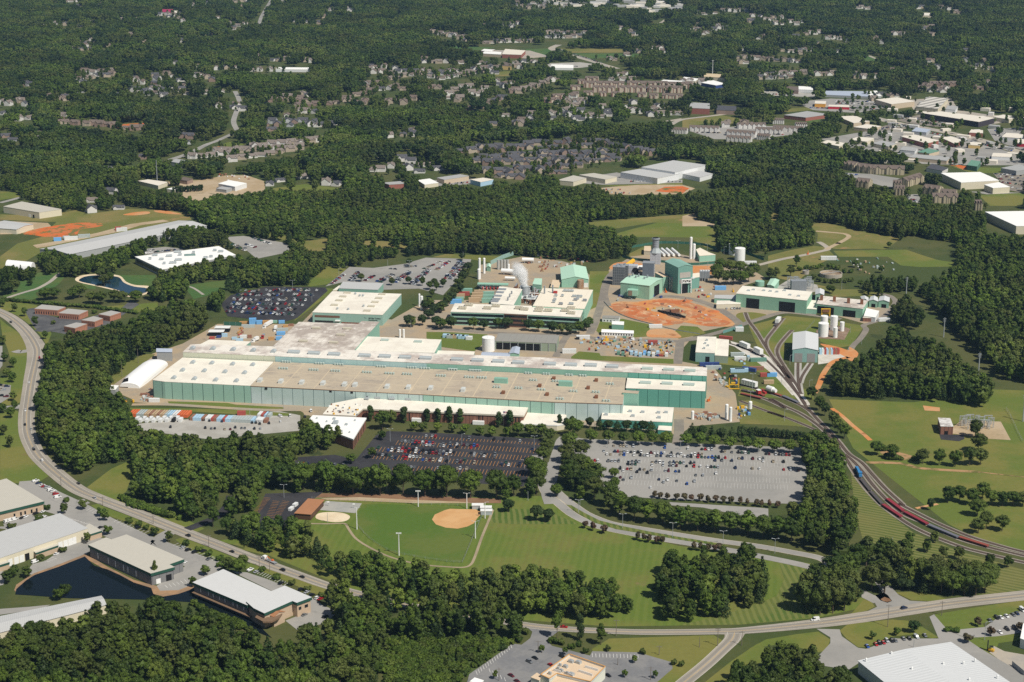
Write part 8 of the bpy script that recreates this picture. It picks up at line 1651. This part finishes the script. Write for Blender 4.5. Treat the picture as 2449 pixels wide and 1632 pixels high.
fence("chain_fence","fence running from the fuel farm to the shed",gp('Hh',345,1130,430,1035),2.2,CHAIN,5,False,False);fence("chain_fence","dark fence line down the right field",gp('Y7',2040,1000,2110,1110,2240,1400,2330,1568),2.2,CHAIN,5,False,False);fence("railing","dark railing at the warehouse drive edge",gp('Y5',810,1320,989,1470),3,GREYM)
def crate(fr,x,y,L,wd,h,m,lab,rot=None,group=None,nm="shipping_container",cat="container",z=0.1):
 p=g(*px(fr,x,y)[0]);rot=AL if rot is None else rot;o=thing(nm,lab,cat,(p.x,p.y,z),group);q=MB();q.box((p.x,p.y,z),L,wd,h,rot);
 ca,sa=math.cos(rot),math.sin(rot)
 for t in np.linspace(-.48,.48,max(4,int(L/1.5))):
  for s in(-1,1):q.box((p.x+ca*L*t-sa*s*wd*.5,p.y+sa*L*t+ca*s*wd*.5,z),.12,.1,h,rot)
 q.build("body",m,o);q=MB();q.box((p.x,p.y,z+h),L*1.01,wd*1.02,.08,rot);q.build("top",m,o);q=MB();q.box((p.x-ca*L*.5,p.y-sa*L*.5,z+.1),.12,wd*.86,h-.2,rot);q.build("door",m,o);return o
CM={'orange':flat("container_orange",(.66,.15,.05)),'grey':flat("container_grey",(.42,.47,.46)),'tan':flat("container_tan",(.5,.36,.22)),'rusty brown':flat("container_brown",(.3,.15,.1),var=.3),'pale blue':LBLU,'white':flat("container_white",(.72,.73,.72)),'red':flat("container_red",(.4,.09,.07)),'sky blue':BLUP,'green':flat("container_green",(.14,.28,.22)),'dark blue':DBLU,'yellow':YEL,'timber':flat("crate_timber",(.52,.3,.12),var=.25),'black':BLK,'pale green':GREEN_W}
CR=AV
cols_=['orange','orange','orange','grey','grey','grey','tan','tan','rusty brown','tan','tan','rusty brown','tan','tan','grey','pale blue','pale blue','white','white','orange','orange','orange','orange']
for i,cl in enumerate(cols_):x=62+i*23.5;crate('J',x,893+i*.4,12.2,2.4,2.7,CM[cl],f"{cl} shipping container, {ordn(i)} from the left in the long container row",CR,"containers in the long row")
for i in range(14):x=112+i*30.5;crate('J',x,943+(i%2)*14-(4 if i>7 else 0),6.1,2.5,2.6,CM['white' if i!=11 else 'black'],f"{'white' if i != 11 else 'black'} tarped box, {ordn(i)} from the left before the container row",CR,"white tarped boxes")
cl2=['rusty brown','pale blue','pale blue','pale blue','rusty brown','white','white','red','rusty brown','pale blue','pale blue','red','pale blue','pale blue','grey','grey','grey','grey','grey','grey','grey','pale blue']
for i,cl in enumerate(cl2):x=622+i*26+(10 if i>4 else 0);crate('J',x,930+i*1.1,10,2.5,2.6,CM[cl],f"{cl} container, {ordn(i)} from the left in the second container row",CR,"containers in the second row")
for i,(x,y,cl,L)in enumerate(((1240,905,'white',9),(1275,908,'red',9),(1300,910,'pale blue',9),(1325,912,'grey',9),(1225,955,'white',8),(1255,958,'white',8),(1295,958,'rusty brown',7))):crate('J',x,y,L,2.8,2.8,CM[cl],f"{cl} container at the end of the gravel lot, {ordn(i)} in its group",CR,"containers at the end of the gravel lot")
crate('J',1067,895,7,3,3.4,CM['red'],"rust red open skip on the lawn by the containers",0.05);crate('J',265,775,9,3,3,CM['white'],"white trailer at the corner of the green hall",0.0);crate('I',985,845,9,4,3,CM['pale blue'],"pale blue container beside the yard canopy",0.1);crate('I',1525,545,8,4,4,CM['green'],"green bin by the blue grey steel shed",0.0)
for x,y,L,cl,lab in((530,525,9,'sky blue',"blue container at the near end of the red lot"),(655,515,16,'white',"white site trailer on the red lot"),(610,510,8,'grey',"grey container behind the white site trailer"),(775,495,14,'grey',"grey site trailer on the red lot"),(1085,425,7,'red',"red container beside the long grey roof"),(1120,435,13,'white',"white container beside the long grey roof")):crate('D',x,y,L,3.4,4,CM[cl],lab,.25)
for x,y,L,wd,h,cl,lab,nm in((1120,375,14,6,8,'sky blue',"tall stack of blue tarped crates at the yard fence","tarped_crate"),(1290,380,12,5,5,'sky blue',"blue tarped crates beside the tall stack","tarped_crate"),(1470,380,15,5,5,'timber',"stack of timber crates at the yard fence","timber_crate"),(910,365,20,3,3,'timber',"long timber crate behind the grey trailer","timber_crate"),(1000,470,26,3.2,4,'grey',"long grey trailer on the machine yard","trailer"),(1670,345,12,4,3,'pale green',"pale green crate at the yard fence","timber_crate"),(1860,360,12,4,4,'sky blue',"blue tarped crate near the fence end","tarped_crate"),(1960,455,10,4,3,'timber',"timber crate near the weathered roof","timber_crate"),(1840,655,17,7,4,'sky blue',"blue tarped crates against the hall, rear pair","tarped_crate"),(1790,780,12,6,4,'sky blue',"blue tarped crates against the hall, front pair","tarped_crate"),(1590,790,11,5,4,'timber',"timber crates beside the blue tarps","timber_crate"),(1880,560,22,4,4,'grey',"grey pipes stacked against the weathered roof","pipe_stack"),(880,740,13,5,4,'white',"white crate behind the low white roof","tarped_crate"),(650,770,10,4,3,'pale blue',"pale blue crate behind the low white roof","tarped_crate"),(1040,735,8,3,4,'rusty brown',"rusty crate at the end of the low white roof","timber_crate"),(400,700,11,5,4,'pale blue',"pale blue crates by the yard corner","tarped_crate"),(250,730,9,4,3,'dark blue',"dark blue crate by the yard corner","tarped_crate"),(80,760,10,4,3,'red',"red scrap crate at the yard corner","timber_crate"),(2100,430,10,3,3,'rusty brown',"rusty crate beside the green bank","timber_crate"),(780,810,14,4,3,'pale blue',"flat pale blue pallet behind the low white roof","tarped_crate")):crate('Y6',x,y,L*.5,wd*.6,h*.72,CM[cl],lab,.12,None,nm,"crate")
def truck(lab,fr,x,y,tx,ty,trailer,tm,cm,cab="white"):
 a,e=gp(fr,x,y,tx,ty);d=(e-a).normalized();rot=math.atan2(d.y,d.x);o=thing("lorry",lab,"lorry",tuple(a));q=MB();q.box(tuple(a),2.6,2.5,2.9,rot);q.box(tuple(a+d*2.1),1.8,2.2,1.6,rot);q.build("cab",cm,o);q=MB();q.box((a+d*1.3).to_tuple()[:2]+(1.8,),.3,2.3,.9,rot);q.build("windscreen",DARKGL,o)
 m=a-d*(trailer/2+1.8);q=MB();q.box((m.x,m.y,1.1 if tm else.9),trailer,2.6,2.9 if tm else.3,rot);q.build("trailer",tm or GREYM,o)
 for t in(2.0,-.9,-trailer+.5,-trailer-.8):
  for s in(-1,1):p=a+d*t+Vector((-d.y,d.x,0))*s*1.05;n=Vector((-d.y,d.x,0))*.15;q=MB();q.tube((p.x-n.x,p.y-n.y,.5),(p.x+n.x,p.y+n.y,.5),.5,10);q.build("wheel",BLK,o)
truck("white lorry with a long white trailer in the machine yard",'Y6',1415,480,1380,500,15,WHITE_P,WHITE_P);truck("red lorry cab towing an empty flat trailer",'Y6',1370,740,1350,790,11,None,REDP);truck("white lorry at the rear of the blue tarps",'Y6',1690,560,1670,600,6,WHITE_P,WHITE_P);truck("white van lorry behind the low white roof",'Y6',1130,840,1080,860,6,WHITE_P,WHITE_P)
truck("white and black loader transporter on the road by the office park",'S2',1175,95,1130,75,10,None,WHITE_P)
for fr,x,y,lab in(('Y6',350,560,"white topped site tent beside the scrap heap"),('Y6',195,660,"small white site tent at the yard corner")):p=g(*px(fr,x,y)[0]);gable("site_tent",lab,"tent",[(p.x-7,p.y-4,0),(p.x+7,p.y-4,0),(p.x+7,p.y+4,0),(p.x-7,p.y+4,0)]if False else[q for q in()],None,4,1.5,0,DARKOP,WHITE_P)if False else block("site_tent",lab,"tent",[proj((p.x+a,p.y+b2,4))for a,b2 in((-7,-4),(7,-4),(7,4),(-7,4))],None,4,DARKOP,WHITE_P,over=.5)
def machine(fr,x,y,s,m,lab,nm="machine_part",cat="machinery",seed=0,group=None,boom=False):
 p=g(*px(fr,x,y)[0]);r=random.Random(seed*13+int(x));o=thing(nm,lab,cat,(p.x,p.y,0),group);rot=r.uniform(0,3.1);ca,sa=math.cos(rot),math.sin(rot);q=MB();q.box((p.x,p.y,.3),s*2.2,s*1.1,s*.35,rot);q.box((p.x-ca*s*.4,p.y-sa*s*.4,.3+s*.35),s*.8,s*.8,s*.7,rot);q.build("frame",m,o)
 q=MB();q.tube((p.x+ca*s*.2,p.y+sa*s*.2,s*.8),(p.x+ca*s*1.1,p.y+sa*s*1.1,s*.8),s*.42,10);q.build("drum",r.choice((m,GREYM,RUST)),o)
 if boom:q=MB();q.tube((p.x,p.y,s*.8),(p.x+ca*s*1.8,p.y+sa*s*1.8,s*2.2),s*.14,6);q.tube((p.x+ca*s*1.8,p.y+sa*s*1.8,s*2.2),(p.x+ca*s*2.8,p.y+sa*s*2.8,s*.7),s*.12,6);q.build("boom",m,o)
 return o
ry=random.Random(31)
def scatter_items(fr,poly,n,where,group,pal,smin=.8,smax=1.7):
 P_=px(fr,*poly);xs=[q[0]for q in P_];ys=[q[1]for q in P_];got=[]
 while len(got)<n:
  a,b2=ry.uniform(min(xs),max(xs)),ry.uniform(min(ys),max(ys))
  if inside(P_,np.array([a]),np.array([b2]))[0]:got.append((a,b2,ry.choice(pal),ry.random()<.5))
 by={}
 for q in got:by.setdefault((q[2],q[3]),[]).append(q)
 for(cl,isbox),L_ in by.items():
  L_.sort();w1=where
  while len(w1.split())>7 and ' the ' in w1:w1=w1.replace(' the ',' ',1)
  for k,(a,b2,_,_)in enumerate(L_):
   lab=f"{cl} {'crate' if isbox else 'machine part'}, {ordn(k)} from left {w1}" if len(L_)>1 else f"single {cl} {'crate' if isbox else 'machine part'} {where}"
   if isbox:crate('X',a,b2,ry.uniform(1.6,4.2),ry.uniform(1.2,2.4),ry.uniform(.8,2.4),CM[cl],lab,ry.choice((0,.1,AV,1.6,.8)),group,"storage_crate","crate")
   else:machine('X',a,b2,ry.uniform(smin,smax),CM[cl],lab,seed=k,group=group)
PAL=['pale blue','pale blue','rusty brown','white','grey','grey','grey','timber','red','yellow','green','tan','black','black','dark blue','rusty brown']
scatter_items('F',(1380,965,1900,950,2290,985,2270,1130,1950,1120,1760,1085,1480,1080),150,"in the parts yard behind the hall","parts in the parts yard",PAL)
for i,x in enumerate(range(1765,2215,40)):crate('F',x,1108+(i%3)*8,5,2.6,3.2,CM[('green','green','tan','pale blue','pale blue','pale blue','sky blue','pale blue','white','pale blue','timber','white')[i%12]],f"tall {('green', 'green', 'tan', 'pale blue', 'pale blue', 'pale blue', 'sky blue', 'pale blue', 'white', 'pale blue', 'timber', 'white')[i % 12]} box, {ordn(i)} from the left in the front row of the parts yard",AV,"parts in the parts yard")
crate('F',1440,965,13,3.4,3.4,CM['white'],"white office trailer at the parts yard corner",.02);crate('F',1312,1095,13,3.4,4,CM['white'],"white storage trailer by the parts yard road",.02);crate('F',2105,860,13,3,3,CM['white'],"white trailer on the grass by the pit barrier",0);crate('F',2080,1010,9,3,3.4,CM['red'],"red container at the back of the parts yard",.02)
for i,(x,y,cl)in enumerate(((180,950,'pale blue'),(215,955,'grey'),(250,955,'tan'),(285,955,'pale blue'),(320,960,'pale blue'),(355,962,'pale blue'),(392,970,'white'))):crate('F',x,y,5,6,3,CM[cl],f"{cl} crate, {ordn(i)} from the left on the grass behind the white roof",AV,"crates on the grass behind the white roof","storage_crate","crate")
scatter_items('Gg',(420,740,700,700,960,740,1200,800,1300,860,1100,840,700,850),16,"in the red soil pit","machines in the red soil pit",['yellow','grey','red','white','rusty brown'])
p=g(*px('Gg',790,815)[0]);o=thing("excavation_frame","dark steel foundation frame lying in the excavation","structure",tuple(p));q=MB()
for i in range(7):q.box((p.x-9+i*3,p.y+6-i*2.6,.2),2.2,12,1.6,.6)
q.build("beam",BLK,o);q=MB();q.box((p.x+4,p.y+7,.2),10,3,3,.4);q.build("footing",RUST,o)
scatter_items('Y2',(800,300,1250,300,1700,300,2300,430,2300,520,1650,500,1300,700,1000,560),46,"in the scrap yard at the wood edge","scrap at the wood edge",['rusty brown','rusty brown','white','tan','grey','red','timber'])
scatter_items('Y2',(640,1330,720,1150,800,980,1200,1020,1050,1340),62,"among the pipework beside the stack","process equipment beside the steaming stack",['rusty brown','grey','white','grey','timber'],1.0,2.2)
scatter_items('Y3',(480,480,900,480,1150,560,1180,860,900,800,560,700),24,"in the yard beside the teal hall","machines in the yard beside the teal hall",['grey','rusty brown','red','yellow','white','black'])
scatter_items('Y3',(200,1400,700,1340,760,1500,500,1560,150,1500),34,"in the electrical yard","electrical yard equipment",['grey','grey','rusty brown','tan'],1.0,1.8)
scatter_items('Y3',(1150,1260,1350,1260,1420,1450,1180,1520),12,"beside the white tank on legs","crates beside the white tank on legs",['sky blue','white','yellow','dark blue','grey'])
scatter_items('Y3',(1020,60,1350,80,1500,200,1300,300,1020,280),14,"in the plate yard beside the workshop","plates beside the workshop",['grey','grey','white','pale blue','rusty brown'])
scatter_items('Y3',(340,310,760,320,780,430,480,440),8,"beside the far corner of the teal hall","items at the corner of the teal hall",['dark blue','grey','white'])
scatter_items('I',(1260,900,1400,800,1400,900,1330,930),16,"in the rubble heap at the hall end","rubble at the hall end",['rusty brown','rusty brown','white','grey'])
scatter_items('I',(1090,860,1180,850,1230,940,1120,940),8,"beside the wood below the tunnel","items below the tunnel",['white','dark blue','yellow','grey'])
scatter_items('I',(2130,250,2230,250,2250,320,2130,320),8,"in the red scrap heap of the machine yard","red scrap heap",['red','rusty brown','timber'])
scatter_items('Y1',(1700,1230,2300,1200,2350,1450,1650,1500),10,"on the apron before the tall hall","machines on the apron before the tall hall",['yellow','red','white','grey'])
scatter_items('Gg',(410,600,690,640,700,690,240,700,240,640),8,"before the engine hall","items before the engine hall",['grey','white','dark blue'])
scatter_items('Hh',(600,470,1150,440,1200,560,900,620,700,520),26,"in the water treatment works","equipment of the water treatment works",['grey','white','tan','grey','pale green'])
scatter_items('A',(1440,1205,1700,1205,1800,1240,1560,1250),16,"at the back of the sandy yard","vehicles at the back of the sandy yard",['white','red','white','rusty brown'])
for x,y,cl,L,lab in((1140,465,'pale blue',13,"pale blue container in the siding yard, rear"),(1230,460,'pale blue',12,"pale blue container in the siding yard, front"),(1400,440,'dark blue',13,"slanting blue container beside the sidings"),(1560,420,'rusty brown',13,"rusty brown long box beside the sidings"),(520,330,'dark blue',18,"long dark blue trailer behind the teal hall"),(610,400,'grey',14,"grey flat trailer behind the teal hall"),(1750,560,'red',9,"red orange machine frame by the sidings"),(1900,560,'sky blue',9,"blue tank wagon body by the sidings"),(1830,720,'tan',9,"tan hut beside the sidings"),(1130,110,'grey',12,"grey roofed stack in the plate yard"),(1200,200,'white',11,"white crate in the plate yard"),(1600,230,'green',15,"long green crate by the gravel spur")):crate('Y3',x,y,L,3.2,3.2,CM[cl],lab,.05 if cl!='dark blue' or x<1000 else-.55)
crate('Gg',1290,1045,13,3,3,CM['red'],"rust red container at the yard road corner",-.35);crate('Gg',1240,590,12,4,4,CM['sky blue'],"blue container beside the tall hall apron",.02);crate('Gg',1415,970,8,4,4,CM['white'],"white cabin beside the first rail track",0);crate('Gg',1515,360,14,4,4,CM['white'],"white trailer beside the white storage tanks",0);crate('Hh',1065,1030,12,4,3,CM['white'],"white trailer at the wood edge of the loop road",.2);crate('Hh',555,468,18,4,4,CM['white'],"white cabin beside the water works road",.0)
for i,cl in enumerate(('pale blue','white','red','pale blue','tan','pale blue','red','rusty brown','red')):crate('Hh',480+i*20,1332,6,2.4,5,CM[cl],f"{cl} container, {ordn(i)} from the left beside the locomotive shed",1.5,"containers beside the locomotive shed")
for i,(x,y,cl)in enumerate(((470,575,'tan'),(490,555,'tan'),(460,605,'tan'),(440,625,'tan'),(570,570,'pale green'),(570,600,'pale green'),(560,630,'pale green'),(300,590,'tan'),(290,620,'pale green'),(370,540,'pale green'),(270,640,'sky blue'))):crate('F',x,y,12,3.4,4.5,CM[cl],f"{cl} tank container, {ordn(i)} in the block beside the skylight hall",.05,"tank containers beside the skylight hall")
crate('F',345,565,12,3.2,4,CM['red'],"red container beside the tank containers",.05)
for i in range(6):a,e=gp('F',475+i*34,485,520+i*34,512);o=thing("tube_trailer",f"white tube trailer with dark end, {ordn(i)} from the left under the canopy","trailer",tuple(a),"tube trailers under the canopy");q=MB();q.tube((a.x,a.y,2.2),(e.x,e.y,2.2),1.5,10);q.build("tube",WHITE_P,o);q=MB();q.box((e.x,e.y,.6),1.2,3,3,0);q.build("end_box",REDP,o)
block("trailer_canopy","long thin mint canopy above the tube trailers","canopy",'F',(470,462,750,470,752,455,472,448),6,MINT_W,MINT_W,z0=5.2)
for x0,y0,x1,y1,r,lab in((690,370,800,378,2.6,"white horizontal tank on legs near the gas column"),(880,265,985,268,2.3,"white horizontal tank at the wood edge"),(722,428,815,432,1.6,"thin pale tank before the white tanks")):
 a,e=gp('F',x0,y0,x1,y1);o=thing("horizontal_tank",lab,"tank",tuple(a));q=MB();q.tube((a.x,a.y,r+1.5),(e.x,e.y,r+1.5),r,14);q.build("shell",TANK_W,o);q=MB()
 for t in(.2,.8):p=a.lerp(e,t);q.box((p.x,p.y,0),.8,r*1.6,2)
 q.build("saddle",GREYM,o)
p=g(*px('F',905,585)[0]);hh=hof('F',905,485,585);o=thing("scrubber_stack","ribbed steel scrubber stack giving off white steam","chimney",tuple(p));q=MB();q.cyl((p.x,p.y,0),4.2,hh,18);q.build("shell",uvmat("ribbed_steel",(.4,.42,.43),vjoint=2,jw=.5,jc=(.18,.19,.2)),o);q=MB();q.cyl((p.x,p.y,hh),4.4,.6,18);q.build("rim",STEEL,o);q=MB();truss(q,(p.x-7,p.y-1,0),(p.x-4.8,p.y+3,0),0,hh-3,.3,6);q.build("frame",RUST,o)
pw=random.Random(12)
for i in range(30):
 x,y=pw.uniform(815,1010),pw.uniform(520,655);a=g(*px('F',x,y)[0]);o=thing("pipe_rack",f"steel pipe rack, {ordn(i)} in the pipework beside the stack","pipework",tuple(a),"pipe racks beside the stack");q=MB();L=pw.uniform(8,18);rot=pw.choice((AL,AV));d=Vector((math.cos(rot),math.sin(rot),0));n=Vector((-d.y,d.x,0))
 for s in(-.6,0,.6):e=a+d*L+n*s;q.tube(tuple(a+n*s+Vector((0,0,5))),tuple(e+Vector((0,0,5))),.28,6)
 q.build("pipe",pw.choice((STEEL,GREYM,WHITE_P)),o);q=MB()
 for t in(0,.5,1):e=a+d*L*t;q.box((e.x,e.y,0),.4,2,5,rot)
 q.build("frame",RUST,o)
for i in range(8):
 x,y=830+i*23,560+(i*37)%80;tank("process_vessel",f"steel process vessel, {ordn(i)} from left in the pipework beside the stack",'F',x,y,12+(i*5)%8,7+(i*3)%6,STEEL if i%2 else WHITE_P,"process vessels beside the stack",'dome')
fl=flat("faint_bay_line",(.46,.45,.42))
for x0,y0,x1,sl in((500,1172,2150,.035),(480,1232,2150,.03),(560,1302,2150,.035),(560,1372,2150,.035),(600,1440,2150,.03)):stall_lines("stall_marking",'L',x0,y0,x1,sl,fl,10.5,30.5,.35)
sm,st_,sb_=new_mat("steam");st_.nodes.remove(sb_);vol=st_.nodes.new("ShaderNodeVolumePrincipled");vol.inputs["Color"].default_value=(.98,.98,.98,1);vol.inputs["Anisotropy"].default_value=-.1
out_=[n for n in st_.nodes if n.type=='OUTPUT_MATERIAL'][0];gg=st_.nodes.new("ShaderNodeNewGeometry");sxyz=st_.nodes.new("ShaderNodeSeparateXYZ");ln(st_,gg.outputs["Position"],sxyz.inputs[0])
zz=mth(st_,'SUBTRACT',sxyz.outputs[2],hh);zt=mth(st_,'DIVIDE',zz,29.0);wob=noise(st_,gg.outputs["Position"],.1,3,.6)
dx_=mth(st_,'ADD',mth(st_,'ADD',mth(st_,'SUBTRACT',sxyz.outputs[0],p.x),mth(st_,'MULTIPLY',zz,.34)),mth(st_,'MULTIPLY',mth(st_,'SUBTRACT',wob,.5),12.0))
dy_=mth(st_,'SUBTRACT',mth(st_,'SUBTRACT',sxyz.outputs[1],p.y),mth(st_,'MULTIPLY',zz,.15))
rad=mth(st_,'SQRT',mth(st_,'ADD',mth(st_,'MULTIPLY',dx_,dx_),mth(st_,'MULTIPLY',dy_,dy_)));rz_=mth(st_,'MULTIPLY_ADD',mth(st_,'SINE',mth(st_,'MULTIPLY',mth(st_,'MINIMUM',mth(st_,'MAXIMUM',zt,0.0),1.0),2.5)),6.0,3.2)
fall=step(st_,mth(st_,'SUBTRACT',1.0,mth(st_,'DIVIDE',rad,rz_)),0.0,.6)
fade=mth(st_,'MULTIPLY',step(st_,mth(st_,'SUBTRACT',1.0,zt),.02,.8),step(st_,zt,-.01,.02))
dens=mth(st_,'MULTIPLY',mth(st_,'MULTIPLY',fall,fade),mth(st_,'MULTIPLY',step(st_,noise(st_,gg.outputs["Position"],.26,4,.6),.2,.55),1.0))
ln(st_,dens,vol.inputs["Density"]);ln(st_,vol.outputs[0],out_.inputs["Volume"])
q=MB();q.cyl((p.x-5,p.y+2,hh+.7),11,33,16,17);o=q.build("steam_plume",sm)
tag(o,"white steam plume drifting up from the ribbed scrubber stack","steam",None,'stuff')
for fr,x,y,wpx,lab in(('Hh',577,618,205,"large round settling tank with brown water"),('Hh',345,598,60,"small round basin beside the large settling tank")):
 q0=g(*px(fr,x,y)[0]);s=(px(fr,x,y)[0][1]-HOR)*.00204;r=wpx/3.843/s/2;o=thing("settling_tank",lab,"tank",tuple(q0));q=MB();n=36
 for a_,b_2 in((r,r),(r-.6,r-.6)):pass
 ring=[];
 for rr_2,z in((r,0),(r,4),(r-.7,4),(r-.7,2.6)):ring.append([(q0.x+rr_2*math.cos(2*math.pi*i/n),q0.y+rr_2*math.sin(2*math.pi*i/n),z)for i in range(n)])
 q.add([v for k in ring for v in k],[(j*n+i,j*n+(i+1)%n,(j+1)*n+(i+1)%n,(j+1)*n+i)for j in range(3)for i in range(n)]);q.build("wall",concrete,o);q=MB();q.cyl((q0.x,q0.y,2.5),r-.75,.2,n);q.build("water",mat("brown_water",(.42,.33,.22),(.26,.17,.1),.12,.5,.15,rough=.3),o);q=MB();q.box((q0.x,q0.y,4),r*1.9,.8,.3,.5);q.build("scraper_bridge",STEEL,o)
def switch_frames(fr,poly,n,where,group,hmin=7,hmax=11):
 P_=px(fr,*poly);xs=[q[0]for q in P_];ys=[q[1]for q in P_];got=[]
 while len(got)<n:
  a,b2=ry.uniform(min(xs),max(xs)),ry.uniform(min(ys),max(ys))
  if inside(P_,np.array([a]),np.array([b2]))[0]:got.append((a,b2))
 for k,(a,b2)in enumerate(sorted(got)):
  q0=g(a,b2);h=ry.uniform(hmin,hmax);o=thing("switchgear_frame",f"steel switchgear frame, {ordn(k)} from the left {where}","switchgear",tuple(q0),group);q=MB();wd=ry.uniform(3,7)
  for s in(0,1):truss(q,(q0.x+s*wd-.4,q0.y,0),(q0.x+s*wd+.4,q0.y,0),0,h,.16,5)
  q.box((q0.x+wd/2,q0.y,h),wd+1,.5,.5);q.build("frame",STEEL,o)
  for s in(.2,.5,.8):q=MB();q.cyl((q0.x+wd*s,q0.y,h-1.8),.2,1.7,6);q.build("insulator",GREYM,o)
switch_frames('Gg',(1760,540,1900,500,2080,560,2060,600,1800,575),14,"in the switchyard behind the green hall","frames of the main switchyard");switch_frames('Y7',(1130,1270,1250,1240,1750,1200,1760,1330,1300,1370,1140,1370),12,"beside the brick substation house","frames of the field substation",6,9)
area("gravel_pad",bare,'Y7',1130,1410,1130,1300,1280,1180,1950,1205,2120,1520,1760,1500,1340,1440,lev=4);area("asphalt_pad",asphalt_new,'Y7',900,1420,1320,1430,1330,1500,1240,1540,930,1510,lev=4.5);area("clay_patch",clay,'Y7',620,930,910,965,910,1030,650,1015,lev=4)
area("gravel_pad",gravel,'Gg',1740,575,1880,490,2130,545,2150,600,2060,620,lev=3)
crate('Gg',1955,595,16,8,11,GREYM,"big dark grey transformer bank in the switchyard",.02,None,"transformer_bank","transformer")
for x,y,lab in((2085,448,"white scoreboard hut behind home plate"),(2160,470,"white bleachers behind home plate"),(2165,500,"white dugout beside home plate")):q0=g(*px('O',x,y)[0]);block("ball_field_shelter",lab,"shelter",[proj((q0.x+a,q0.y+b2,3))for a,b2 in((-4,-2),(4,-2),(4,2),(-4,2))],None,3,LGREY,WHITE_P,over=.3)
for i,(x,y)in enumerate(((712,425),(947,445))):q0=g(*px('O',x,y)[0]);o=thing("basketball_hoop",("left","right")[i]+" basketball hoop on the grey court","basketball hoop",tuple(q0));q=MB();q.tube((q0.x,q0.y,0),(q0.x,q0.y,3.5),.1,6);q.build("post",GREYM,o);q=MB();q.box((q0.x,q0.y-.4,2.8),1.8,.1,1.2);q.build("backboard",WHITE_P,o)
for i,(x,y)in enumerate(((370,462),(408,425))):crate('O',x,y,5,2.4,2,CM['white'],("near","far")[i]+" white utility trailer beside the brown shelter",1.2,None,"utility_trailer","trailer")
q0=g(*px('Y5',500,1110)[0]);o=thing("forklift","yellow forklift with a black mast on a concrete pad","forklift",tuple(q0));q=MB();q.box((q0.x,q0.y,.5),3.4,2,1.3,-.6);q.build("body",YEL,o);q=MB();q.box((q0.x-1.9,q0.y+1.2,.2),.3,1.4,6.5,-.6);q.build("mast",BLK,o);q=MB()
for a,b2 in((-.9,-.9),(.9,-.9),(.9,.9),(-.9,.9)):q.box((q0.x+a,q0.y+b2,1.8),.12,.12,1.5)
q.box((q0.x,q0.y,3.3),2,2,.15);q.build("cage",BLK,o)
for s in(-1.1,1.1):
 for t in(-.9,.9):q=MB();q.tube((q0.x+s,q0.y+t-.2,.5),(q0.x+s,q0.y+t+.2,.5),.5,10);q.build("wheel",BLK,o)
q0=g(*px('Y3',1060,820)[0]);o=thing("gantry_crane","yellow gantry frame with a blue cab in the teal hall yard","gantry crane",tuple(q0));q=MB();q.box((q0.x-4.2,q0.y,0),0.7,.7,9.5);q.build("leg",YEL,o);q=MB();q.box((q0.x+4.2,q0.y,0),0.7,.7,9.5);q.build("leg",YEL,o);q=MB();q.box((q0.x,q0.y,3),8.4,.8,.9);q.box((q0.x,q0.y-4,.5),9,.7,.8);q.build("beam",YEL,o);q=MB();q.box((q0.x+2,q0.y,4.2),1.4,1.4,2.6);q.build("cab",DBLU,o)
q0=g(*px('Hh',528,985)[0]);o=thing("straddle_gantry","yellow straddle gantry in the dark doorway of the green hall","gantry crane",tuple(q0));q=MB()
for s in(-4,4):q.box((q0.x+s,q0.y,0),1,2.4,7)
q.box((q0.x,q0.y,6.5),9.4,2.4,1.2);q.box((q0.x,q0.y,2.6),8,1.6,1.2);q.build("frame",YEL,o);q=MB();q.box((q0.x,q0.y-1.7,4.5),7,.3,3);q.build("machinery",RUST,o)
for fr,x,y,lab,m,bm_ in(('Gg',740,615,"orange boom lift beside the engine hall door",ORG,True),('Gg',1360,610,"yellow crane boom before the long mint shed",YEL,True),('Gg',1125,660,"yellow truck on the apron",YEL,False),('Gg',1040,660,"red loader on the apron",REDP,False),('Gg',2045,265,"orange digger on the far access road",ORG,True),('Gg',1090,865,"yellow digger in the red soil",YEL,True),('Gg',910,700,"brown digger at the pit edge",RUST,True),('Gg',390,760,"rusty digger alone on the red soil",RUST,True),('S2',1255,125,"orange loader riding on the transporter",ORG,True),('Y3',500,1110,"orange machine against the teal hall end",ORG,True)):machine(fr,x,y,1.7,m,lab,"digger" if bm_ else "loader","construction machine",3,None,bm_)
a,e=gp('Gg',370,380,440,345);o=thing("yellow_ramp","yellow pipe ramp crossing the clay pad","ramp",tuple(a));q=MB();q.tube((a.x,a.y,1),(e.x,e.y,3),2.6,6);q.build("deck",YEL,o);q=MB();q.box((e.x,e.y,0),3,3,3);q.build("pier",concrete,o)
hz=MB();hz.prism([(-9500,-1000),(9500,-1000),(9500,31000),(-9500,31000)],-1.0,CAM_H+40,True,True)
hm,ht_,hb_=new_mat("haze_air");ht_.nodes.remove(hb_);hv=ht_.nodes.new("ShaderNodeVolumePrincipled");hv.inputs["Color"].default_value=(.3,.5,.8,1);hv.inputs["Density"].default_value=HAZE;hv.inputs["Anisotropy"].default_value=.1
ho=[n for n in ht_.nodes if n.type=='OUTPUT_MATERIAL'][0];ln(ht_,hv.outputs[0],ho.inputs["Volume"])
tag(hz.build("haze",hm),None,None,None,'stuff')
